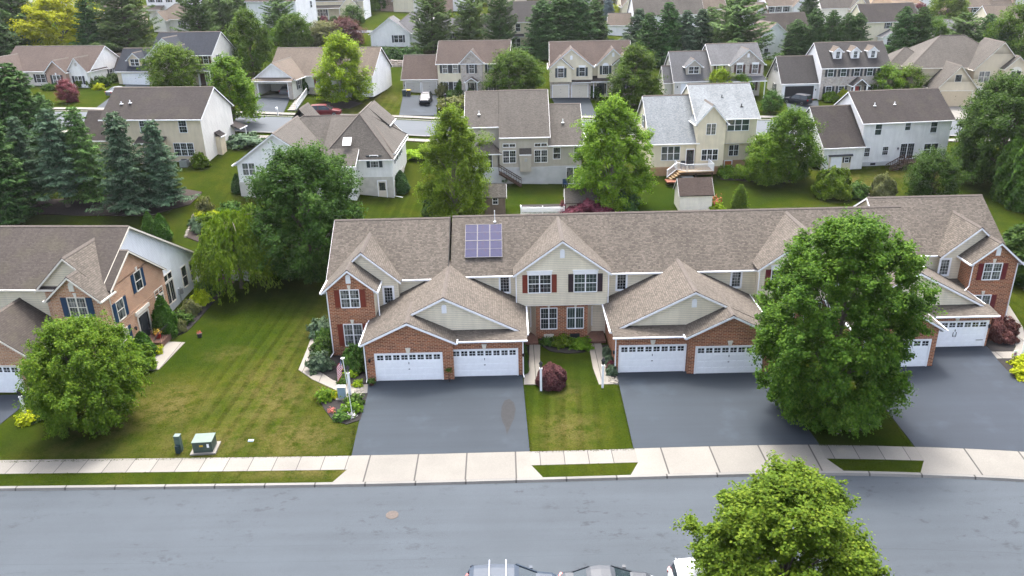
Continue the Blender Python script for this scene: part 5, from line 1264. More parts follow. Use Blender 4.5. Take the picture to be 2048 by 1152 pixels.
h = House('house', 'grey house with stone gable, orange door and dormer', G(1350, 194), 1.5, 'house', shutter='brown_paint')
RL = 'slate_shingle'
h.gable('x', -.2, 6.5, 0, 9.5, 2.95, 7.2, 'pale_siding', RL, z0=-.5, rk=(.3, 0), ends=(1, 0)); h.gable('x', 6.3, 15., .6, 9.5, 5.5, 8.3, 'grey_siding', RL, z0=-.5)
h.gable('y', -.2, 5., 9.4, 15.1, 5.45, 7.8, 'stone_veneer', RL, z0=2.9, rk=(.3, 0), ends=(1, 0), oh=.3); h.gable('y', .8, 4., 1.9, 4.5, 5.2, 6.25, 'grey_siding', RL, z0=3.6, rk=(.3, 0), ends=(1, 0), oh=.3); h.win('f', 3.2, .8, 3.85, 1.7, 1.1, 2, 2, 2, False)
h.gable('x', -1.6, -.22, 1.6, 6., 2.6, 4.9, 'pale_siding', RL, z0=-.5, rk=(.25, 0), ends=(1, 0))
h.garage('f', 3.4, 0, 4.8, 2.15, 'white_door', False, 8, z=.02); h.lantern('f', .3, 0, 1.7)
h.win('f', 7.6, .6, 3.75, .95, 1.45, 1, 2, 2); h.win('f', 10.9, -.2, 3.75, .95, 1.45, 1, 2, 2, head='white_trim'); h.win('f', 13.6, -.2, 3.75, .95, 1.45, 1, 2, 2, head='white_trim'); h.vent('f', 12.25, -.2, 6.4, .4, .7)
h.shed(6.6, 15.3, -2., .6, 2.7, 3.5, RL); posts(h, (6.9, 9.6, 12.4, 15.), -1.85, -.3, 2.65); h.door('f', 7.4, .6, 0, .95, 2.1, 'orange_door'); h.win('f', 10.5, .6, .7, 1.9, 1.5, 2, 2, 2); h.win('f', 13.6, .6, .7, .9, 1.5, 1, 2, 2); h.win('l', 4.5, -.2, 4.3, .8, 1.2, 1, 2, 2, 'brown_paint'); h.done()

h = House('house', 'white and stone house with three white dormers and a red front door', G(1637, 200), .8, 'house', shutter='black_paint')
h.gable('x', 0, 11.5, 0, 9., 5.6, 9.1, 'stone_veneer', RD, z0=-.5, w={'l': 'white_siding', 'r': 'white_siding'}); h.gable('x', -6.2, -.02, 1., 8.8, 3.1, 6.9, 'white_siding', RD, z0=-.5, rk=(.3, 0), ends=(1, 0))
for u in (1.5, 3.7, 6.0, 8.2, 10.4): h.win('f', u, 0, 3.9, .9, 1.35, 1, 2, 2, glass='green_blind_glass' if u != 6. else 'window_glass')
for u in (1.5, 3.7, 8.6, 10.4): h.win('f', u, 0, .7, .95, 1.55, 1, 2, 4)
h.door('f', 6.2, 0, .1, 1., 2.1, 'wine_door', side=.3); h.gable('y', -1.9, 0., 5., 7.4, 2.75, 3.75, None, RD, z0=2.6, oh=.25, rk=(.1, 0), ends=(1, 0), walls=False); posts(h, (5.1, 7.3), -1.8, 0, 2.7, .2)
for u in (2.9, 5.9, 8.9):
    h.gable('y', 1.35, 4.4, u-.7, u+.7, 8.0, 8.6, 'white_siding', 'tan_shingle', z0=6.4, oh=.18, rk=(.15, 0), ends=(1, 0)); h.win('f', u, 1.35, 6.75, .6, 1.05, 1, 3, 4, False)
h.box('garage_shade_panel', 'painted_shade', -5.7, -.7, .93, .995, 0, 2.3)  # flat near-black panel on the wall, painted shade for an open garage
h.box('door_frame', 'white_trim', -5.85, -5.7, .88, 1.0, 0, 2.45); h.box('door_frame', 'white_trim', -.7, -.55, .88, 1.0, 0, 2.45); h.box('door_frame', 'white_trim', -5.7, -.7, .88, 1.0, 2.3, 2.45)
h.win('l', 4.9, -6.2, 4.4, .85, 1.3, 1, 2, 2); h.win('l', 4.9, -6.2, 1., .85, 1.2, 1, 2, 2); h.lantern('f', -.35, 1., 1.6); h.done()

h = House('house', 'large beige stucco house with many brown hipped roofs and an arched entry', G(1868, 213), -6., 'house', trim='cream_trim')
RH = 'grey_taupe_shingle'
h.hip(-3., 14., 5., 18., 5.8, 10.2, 'stucco', RH, z0=-.5); h.hip(-6., 2.5, 8, 16., 5.4, 8.2, 'stucco', RH, z0=-.5)
h.gable('y', 0., 8., 0, 6.2, 3.1, 6.6, 'stucco', RH, z0=-.5, rk=(.35, 0), ends=(1, 0), oh=.4); h.win('f', 3.0, 0, 4.0, .95, 1.1, 1, 1, 1, False, hung=False); h.garage('f', 3.1, 0, 4.9, 2.5, 'tan_door', False, 4)
h.gable('y', 2.8, 10, 6.6, 14., 5.9, 9.9, 'stucco', RH, z0=-.5, rk=(.35, 0), ends=(1, 0), oh=.4); h.win('f', 8.2, 2.8, 3.5, 1.6, 1.7, 2, 2, 2, glass='curtained_glass'); h.win('f', 7.7, 2.8, .6, 1.4, 1.6, 2, 2, 2, glass='curtained_glass', arch=True)
h.gable('y', 1.6, 8, 10.7, 14.4, 6., 7.8, 'stucco', RH, z0=-.5, rk=(.3, 0), ends=(1, 0), oh=.3); h.box('entry_shade_panel', 'painted_shade', 11.7, 13.3, 1.55, 1.59, 3.4, 5.6); h.win('f', 12.5, 1.6, 3.5, 1.5, 1.9, 2, 2, 3, arch=True, hung=False); h.mb('stone_wall', 'stone_veneer').box(11.2, 13.9, 1.52, 1.598, -.4, 3.); h.door('f', 12.5, 1.52, 0, 1., 2.1, 'brown_paint')  # the dark panel paints the shade of the entry arch, no recess behind
h.hip(14.2, 19.5, 3., 12., 3.8, 6., 'stone_veneer', RH, z0=-.5, axis='y', h0=0); h.win('f', 17., 3., .8, 1.7, 1.4, 2, 2, 2, arch=True, hung=False)
h.gable('x', -7.5, -2., 10., 17.5, 2.8, 4.6, 'stucco', 'tan_shingle', z0=-.5); h.done()
# ------------------------------------------------------------------ houses farther up the hill
def fh(label, p, w, d, ze, zr, wall, roof, yaw=0., shutter=None, axis='x', side=None, trim='white_trim', wins=(), rows=2, garage=None, gables=(), hip=False, dz=-1.5, name='house'):
    """a house far behind; p = where its lower left front corner meets the ground"""
    h = House(name, label, G(*p), yaw, 'house', shutter=shutter, trim=trim)
    kw = dict(z0=dz, w=side or {})
    if hip: h.hip(0, w, 0, d, ze, zr, wall, roof, z0=dz, w=side or {})
    elif axis == 'x': h.gable('x', 0, w, 0, d, ze, zr, wall, roof, **kw)
    else: h.gable('y', 0, d, 0, w, ze, zr, wall, roof, **kw)
    for (x0, x1, y0, e, z, wl) in gables: h.gable('y', y0, d*.5, x0, x1, e, z, wl, roof, z0=dz, rk=(.3, 0), ends=(1, 0))
    for (f, u, pl, z, ww, hh, n) in wins: h.win(f, u, pl, z, ww, hh, n, 2, 2)
    if garage: h.garage('f', garage, 0, 4.8, 2.1, 'white_door', False, 4)
    return h
W2 = lambda us, z=3.8, y=0, w=.9, h=1.4: [('f', u, y, z, w, h, 1) for u in us]
h = fh('big white gable ended house with brown roof beside the cream house', (500, 62), 13.5, 10., 7.2, 11.6, 'white_siding', 'rust_shingle', -16, wins=[('r', 7.5, 13.5, 5., .9, 1.5, 1), ('r', 2., 13.5, 1.2, .9, 1.5, 1)]); h.box('door_hood', 'white_trim', 13.5, 14.6, .5, 2., 2.2, 2.4); h.done()
h = fh('cream house with porch and grey roof above the small lawn', (618, 38), 15.5, 9., 4.8, 8., 'cream_siding', 'grey_taupe_shingle', -3, 'navy_paint', gables=[(9.5, 14.4, -1.5, 3.2, 6., 'cream_siding'), (2.6, 8.2, .4, 5.8, 7.4, 'cream_siding')], side={'r': 'white_siding'}, wins=W2((4.0, 5.8), 4.2, .4, .95, 1.4)+[('f', 3.7, 0, .8, 2.4, 1.6, 3), ('f', 12., -1.5, .8, 1.3, 1.7, 1), ('f', 7.6, .4, 4.5, 1., 1.2, 1)]); h.shed(0, 9.4, -2., 0, 2.8, 3.5, 'grey_taupe_shingle'); posts(h, (.3, 3., 6., 9.2), -1.8, -.6, 2.75); h.done()
h = fh('low white house with grey hipped roof and two skylights', (772, 92), 14, 11., 2.9, 6.8, 'white_siding', 'slate_shingle', -2, 'navy_paint', hip=True, wins=[('f', 8.5, 0, .8, .75, 1.4, 1), ('f', 10.3, 0, .8, .75, 1.4, 1), ('f', 12., 0, .8, .75, 1.4, 1)])
h.gable('y', -.5, 6., -3.2, 5.6, 2.9, 6.1, 'white_siding', 'slate_shingle', z0=-1.5, rk=(.3, 0), ends=(1, 0)); h.win('f', 3., -.5, .8, 1.9, 1.5, 2, 2, 2)
for x in (7.8, 10.6):
    b = MB(); b.bar((x, 2.6, 4.85), (x, 3.6, 5.55), .9, .1); b.build('skylight', 'white_metal', h.root)
h.gable('x', 13, 18., 1., 8., 2.9, 5.4, 'white_siding', 'slate_shingle', z0=-1.5); h.win('f', 15.5, 1., .8, 1.1, 1.5, 1, 2, 2); h.done()
h = fh('pink brown roofed house with cream gable behind the pines', (762, 22), 16, 9., 5., 8.2, 'far_brick', 'rust_shingle', -2, 'black_paint', gables=[(4., 10., -1., 3.2, 6.6, 'cream_siding'), (9., 13., -.6, 5.6, 7.6, 'pale_siding')], wins=[('f', 7., -1., 4., .9, .8, 1), ('f', 11., -.6, 3.5, 2., 1.4, 2)]); h.done()
h = fh('cream house with dark brown roof between two groups of pines', (1018, 100), 9.5, 9., 6.2, 10., 'cream_siding', 'charcoal_shingle', 0, wins=W2((2.1, 7.4), 4., 0, .95, 1.5)+[('f', 1.6, -.8, .6, 1.8, 1.9, 2), ('f', 5.4, 0, .8, 1., 1.6, 1)]); h.shed(.3, 3.4, -1., 0, 2.9, 3.4, 'charcoal_shingle'); h.gable('x', -6, -.02, 2, 9., 4.4, 7.4, 'cream_siding', 'charcoal_shingle', z0=-1.5); h.done()
h = fh('white sided house end beyond the pines', (905, 22), 7, 9., 6.4, 9.5, 'white_siding', 'dark_shingle', 4, wins=W2((2., 5.), 3.8)); h.gable('y', -2, 5, -5.5, .2, 5.8, 8., 'far_brick', 'rust_shingle', z0=-1.5); h.win('f', -2.8, -2, 3.6, .9, 1.6, 1, 2, 2); h.done()
h = fh('white and tan gabled house at the top edge above the dark brown roof', (975, 12), 13, 9., 4.5, 8., 'cream_siding', 'tan_shingle', 2, gables=[(3.5, 10.5, -1., 4., 7.2, 'cream_siding')]); h.done()
h = fh('big beige house with long grey back roof behind the row of spruces', (1268, 75), 17.5, 10, 5.6, 10.2, 'white_siding', 'grey_taupe_shingle', 2, side={'r': 'tan_siding'}); h.gable('y', 6., 15., 8, 17.4, 6.5, 12., 'tan_siding', 'tan_shingle', z0=-1.); h.gable('x', 15, 24.5, 4.5, 12, 6.4, 9.6, 'tan_siding', 'tan_shingle', z0=-1.5); h.done()
h = fh('tan roofed wide house at the top edge behind the beige house', (1243, 42), 26, 11, 4.6, 9.2, 'cream_siding', 'tan_shingle', 1, wins=[('f', 1.5, 0, .8, 1.3, 1.3, 1)]); h.gable('y', -1.5, 5., 0, 4.6, 4.4, 7., 'cream_siding', 'tan_shingle', z0=-1.5); h.done()
h = fh('small tan roofed outbuilding beside the dark firs', (1215, 70), 8, 6., 2.7, 5.2, 'white_siding', 'tan_shingle', -12); h.done()
h = fh('white house with tan roof and dark shutters beyond the pine', (1532, 50), 13., 9., 5.6, 9., 'white_siding', 'tan_shingle', 5, 'black_paint', gables=[(7.5, 13.3, -1.4, 5.4, 8.3, 'white_siding'), (9.5, 13., -2.2, 5.4, 7.2, 'pale_siding')], wins=W2((1.2, 3.4, 5.8), 3.7)+[('f', 11.2, -2.2, 3.6, 1.5, 1.5, 2)]); h.gable('x', -7.5, -.02, -1, 7., 3.6, 6.4, 'white_siding', 'tan_shingle', z0=-1.5); h.gable('y', -2.2, 3., -4.6, -.9, 3.6, 5.6, 'white_siding', 'tan_shingle', z0=-1.5); h.done()
h = fh('white house with brown roof just left of the dark cypress trees', (1512, 118), 8.2, 8., 4.2, 7.4, 'white_siding', 'tan_shingle', 12, axis='y', trim='white_trim'); h.gable('x', 3., 16., 5., 14., 4.2, 8.6, 'white_siding', 'brown_shingle', z0=-2.); h.gable('y', 3.2, 8., 8.4, 13., 2.8, 4.8, 'cream_siding', 'tan_shingle', z0=-2.); h.win('f', 2.2, 0, .6, .9, 1.5, 1, 2, 2); h.win('f', 10., 3.2, .4, 1., 1.4, 1, 2, 2); h.done()
h = fh('grey house with steep front gable beyond the cypress row', (1640, 48), 15., 10., 4.8, 9.4, 'pale_siding', 'grey_taupe_shingle', 2, gables=[(8.5, 14., -1., 4.6, 7.8, 'cream_siding')], wins=[('f', 10.5, -1., 3.2, 1.3, 1.4, 2), ('f', 13., -1., 3.2, 1., 1.4, 1)]); h.done()
h = fh('cream house with dark roof and white sunroom behind the cypresses', (1722, 90), 14., 9., 5.6, 9.4, 'cream_siding', 'dark_shingle', 4, 'black_paint', wins=W2((6.2,), 3.8)); h.gable('y', -3., 0., 4., 9.5, 2.2, 3.6, 'white_siding', 'slate_shingle', z0=-1.); h.win('f', 6.7, -3., 0., 3.6, 1.9, 3, 1, 1, False); h.done()
h = fh('peach roofed house with hipped roof at the top right', (1738, 38), 17., 13., 4.6, 9.6, 'cream_siding', 'orange_tan_shingle', 3, hip=True); h.box('chimney', 'white_siding', -1.6, -.2, 3., 4.4, -1., 7.); h.done()
h = fh('white gabled garage with peach roof', (1778, 62), 10.5, 9., 3., 7.6, 'white_siding', 'orange_tan_shingle', 6, axis='y'); h.gable('x', -6, 2., 1.5, 8, 3., 6., 'white_siding', 'orange_tan_shingle', z0=-1.5); h.done()
h = fh('white house corner at the top edge beyond the peach roof', (1822, 26), 8., 8., 7., 10., 'white_siding', 'grey_taupe_shingle', 0, wins=W2((3.,), 4.)); h.done()
h = fh('brick house with tan roof and wide front porch at the top right', (1902, 52), 11., 9., 5.4, 9., 'far_brick', 'tan_shingle', 4, 'teal_paint', side={'r': 'pale_siding'}, wins=W2((2.6, 6.4, 9.4), 3.7, 0, 1.1, 1.4)); h.shed(.4, 10.8, -1.6, 0, 2.8, 3.3, 'tan_shingle'); h.gable('x', 11.02, 20., 1., 8., 3., 6.6, 'far_brick', 'tan_shingle', z0=-1.5, rk=(0, .3), ends=(0, 1)); h.box('chimney', 'far_brick', 20., 20.9, 3.5, 5., -1., 8.); h.win('f', 13.5, 1., .6, 1., 1.5, 1, 2, 2); h.win('f', 17., 1., .6, 1., 1.5, 1, 2, 2); h.done()
h = fh('pale house with upper balcony at the top right corner', (1994, 34), 15., 9., 5.8, 8.6, 'pale_siding', 'tan_shingle', 3, 'navy_paint', gables=[(8., 12., -1., 5.5, 8., 'pale_siding')], wins=W2((2.6,), 3.8, 0, 1.1, 1.5)+[('f', 10., -1., 3.7, 1.5, 1.5, 2)]); h.box('balcony', 'white_trim', 12.2, 16., -1.6, 0, 2.9, 3.1); h.box('chimney', 'far_brick', -1., .4, 4., 5.4, -1., 9.5); h.done()
h = fh('house with wide peach grey roof by the right edge', (1978, 92), 16., 11., 4.8, 9., 'cream_siding', 'tan_shingle', 2, wins=[('f', 1.8, 0, 2.6, 1., 1.6, 1)]); h.done()
h = fh('low grey roofed house behind the pine at upper right', (1868, 88), 11, 10., 2.6, 5.4, 'pale_siding', 'slate_shingle', 2); h.done()
h = fh('small tan roofed grey house above the navy roof', (312, 62), 9.6, 8., 3., 6.2, 'pale_siding', 'tan_shingle', -12, 'black_paint', hip=True, wins=[('f', 7.6, 0, .8, 1., 1.5, 1)]); h.gable('y', -1.5, 4., .5, 4., 2.9, 4.8, 'pale_siding', 'tan_shingle', z0=-1.5); h.done()
h = fh('white house with dark shutters at the top left beyond the pines', (300, 42), 11., 9., 7.8, 10.8, 'white_siding', 'slate_shingle', -14, 'black_paint', wins=W2((1.6, 4., 7., 10.), 4.8)+W2((6.6, 9.4), 1.2)); h.shed(-2., 5.4, -2.4, 0, 3., 4., 'tan_shingle'); h.done()
h = fh('tan roofed house between the golden tree and the pine', (186, 66), 9.5, 9., 4.2, 7.8, 'tan_siding', 'tan_shingle', -14, hip=True); h.gable('y', -1.6, 4., 2.5, 7., 4., 6., 'tan_siding', 'tan_shingle', z0=-1.5); h.win('f', 4.7, -1.6, 1.4, 1.4, 1.4, 2, 2, 2); h.done()
h = fh('pale grey roofed house behind the golden tree', (66, 22), 26., 9., 3.4, 7.8, 'white_siding', 'slate_shingle', -8, 'black_paint', gables=[(2., 7., -1.2, 3.3, 6.4, 'white_siding'), (8., 11., -.8, 3.3, 5.4, 'white_siding')], wins=W2((4.4,), 1.2, -1.2)); h.done()
h = fh('white gable end house at the top left corner', (-40, 30), 13., 9., 5., 8., 'white_siding', 'slate_shingle', -10, 'black_paint', wins=W2((8.5, 10.8), 3.6)); h.done()
h = fh('brick house with tan roof at the left edge beyond the pines', (-60, 82), 13., 9., 4.4, 8.2, 'far_brick', 'rust_shingle', -10, side={'r': 'far_brick'}); h.done()
h = fh('grey roofed house at the top edge near the golden tree', (545, 8), 13., 9., 5., 8., 'cream_siding', 'grey_taupe_shingle', -3); h.done()
h = fh('tan house at the top edge between cypress and pines', (1575, 14), 14., 9., 5., 8.4, 'far_brick', 'grey_taupe_shingle', 3); h.done()
h = fh('white gabled house at the top edge above the firs', (1165, 16), 9., 9., 4., 7., 'white_siding', 'slate_shingle', 3, axis='y'); h.done()
# ------------------------------------------------------------------ planting
PT = {'big_maple': (13.4, 10.6), 'street_maple': (9.6, 7.6), 'left_maple': (6.7, 8.), 'oak': (10., 9.4), 'birch': (10., 7.), 'tree_a': (8.5, 7.5), 'tree_b': (10., 7.), 'tree_c': (7., 7.6), 'tree_d': (9., 8.6), 'small_tree': (4.6, 4.2),
      'spruce_a': (9., 6.2), 'spruce_b': (9.6, 5.8), 'fir': (12., 8.4), 'far_fir': (10., 6.6), 'pine': (13., 10.), 'weeping_tree': (5.6, 7.), 'arborvitae': (3., 1.5), 'tall_arborvitae': (7.5, 2.5),
      'round_shrub': (1.25, 1.6), 'loose_shrub': (1., 1.8), 'low_shrub': (.55, 1.6), 'big_shrub': (2.9, 3.8), 'barberry': (1.75, 2.4), 'mound_maple': (1.35, 2.7), 'flower_plant': (.45, .8), 'flower_clump': (.5, .7)}
def at_px(name, proto, p, H, W, label, m=None, group=None, cat='tree', rz=None, dz=0.):
    g = G(*p) if not isinstance(p, Vector) else p
    h0, w0 = PT[proto]
    return plant(name, proto, (g.x, g.y, g.z+dz), label, cat, group, H/h0, rz, m, W/w0)
V3 = lambda x, y, z=None: Vector((x, y, terr(x, y) if z is None else z))
at_px('maple_tree', 'big_maple', (1650, 832), 13.6, 10.4, 'huge dark green maple between two driveways hiding the townhouse corner', rz=.6)
at_px('street_tree', 'street_maple', V3(11.6, 27.3, 0.), 8.4, 7.7, 'bright green tree at the bottom edge beside the parked cars', rz=2.2)
at_px('maple_tree', 'left_maple', (185, 848), 7.1, 6.9, 'wide round green tree on the lawn in front of the tan brick house', rz=1.)
at_px('weeping_tree', 'weeping_tree', (484, 576), 7.3, 7.3, 'weeping tree with drooping yellow green branches beside the white siding gable', rz=0)
at_px('maple_tree', 'oak', V3(-19.2, 72.5), 12.2, 10.6, 'dark maple hiding most of the white hipped house', rz=.5)
at_px('leafy_tree', 'birch', V3(-6.1, 87.), 12.2, 7.7, 'tall light green tree left of the small shake shed', 'birch_leaf', rz=.4)
at_px('leafy_tree', 'birch', V3(11.9, 91.), 12.4, 8.9, 'tall light green tree standing over the grey shed', 'birch_leaf', rz=3.)
at_px('garden_tree', 'tree_c', (1525, 366), 5.4, 5.4, 'short feathery tree in the bed by the cream house deck', 'street_leaf', rz=.3); at_px('garden_tree', 'tree_a', (1574, 360), 8.4, 6.6, 'taller feathery tree between the cream house and the white house', rz=2.)
at_px('maple_tree', 'oak', (1990, 366), 12.6, 11.6, 'big dark maple right of the white two storey house', rz=3.6)
at_px('bushy_tree', 'tree_c', (1858, 400), 5.2, 5.4, 'low dense bushy tree behind the east townhouse roof', 'deep_leaf', rz=4.)
for p, H, W, l in (((2008, 402), 7.6, 3., 'clipped tall arborvitae at the right edge, the one nearer the big maple'), ((2042, 418), 8.4, 3.6, 'clipped tall arborvitae at the right edge, the one cut by the frame')):
    at_px('arborvitae', 'tall_arborvitae', p, H, W, l, group='tall clipped arborvitae')
at_px('evergreen_shrub', 'tall_arborvitae', (2046, 560), 5.6, 5.2, 'dark round evergreen right of the east townhouse gable', 'deep_leaf')
S_ = 'spruces in the mulch bed behind the brick house'
for p, H, W, pr, m, l in (((70, 408), 10., 5.4, 'spruce_b', None, 'leftmost spruce of the mulch bed with a bare lower trunk'), ((137, 414), 11.2, 7., 'spruce_b', None, 'tall grey green spruce showing a bare trunk above the mulch'), ((186, 402), 10.8, 6.2, 'spruce_a', 'pine_needle', 'green spruce in front of the tan house garage wing'),
                           ((266, 424), 11.2, 7.2, 'spruce_a', None, 'blue green spruce with branches down to the mulch, in front of the bay'), ((332, 408), 9.6, 6., 'spruce_a', None, 'rightmost spruce of the mulch bed')):
    at_px('spruce_tree', pr, p, H, W, l, m, S_)
F_ = 'dark firs at the left edge'
for p, H, W, l in (((66, 345), 13., 9.5, 'big dark fir rising above the grey green spruces'), ((18, 440), 12., 8., 'dark fir nearest the brick house roof at the left edge'), ((6, 350), 13., 8., 'dark fir cut by the left edge'), ((108, 318), 8., 6., 'lower dark fir behind the leftmost spruces')): at_px('fir_tree', 'fir', p, H, W, l, None, F_)
for p, H, W, l in (((303, 474), 2.8, 1.7, 'left of two small arborvitae behind the white gable'), ((327, 480), 2.9, 1.9, 'right of two small arborvitae behind the white gable')): at_px('arborvitae', 'arborvitae', p, H, W, l, group='small arborvitae pair')
# along the far street
for nm, pr, p, H, W, l, m in (
    ('young_maple', 'tree_a', (350, 182), 7.2, 7.6, 'round green tree in front of the navy roofed house', 'street_leaf'), ('street_tree', 'tree_b', (470, 250), 9., 7.4, 'green street tree at the corner of the tan house', 'street_leaf'),
    ('lime_tree', 'tree_b', (690, 207), 10.4, 8.4, 'lime green tree on the lawn in front of the white ranch house', 'lime_leaf'), ('maple_tree', 'tree_a', (1030, 197), 7.6, 8.6, 'round dark tree right of the cream colonial', None),
    ('maple_tree', 'tree_b', (1268, 210), 9.2, 8.2, 'oval dark tree in front of the two gabled house', None), ('leafy_tree', 'tree_b', (508, 150), 11., 7.4, 'dark tree just right of the navy roofed house', None),
    ('young_tree', 'small_tree', (1541, 226), 3.2, 3.2, 'small round tree on the lawn above the white house garage', 'deep_leaf'), ('young_tree', 'small_tree', (1770, 200), 5.2, 5., 'young tree below the stone house with dormers', None), ('young_tree', 'small_tree', (1812, 200), 5., 4.6, 'young tree in front of the stucco house garage', None),
    ('young_tree', 'small_tree', (1437, 196), 4.4, 4., 'young tree in front of the orange door', 'lime_leaf'), ('japanese_maple', 'small_tree', (138, 205), 3.2, 3., 'burgundy tree on the lawn of the long ranch house', 'plum_leaf'), ('young_tree', 'small_tree', (1480, 196), 3.6, 3.6, 'young tree behind the silver roof', 'street_leaf')):
    at_px(nm, pr, p, H, W, l, m)
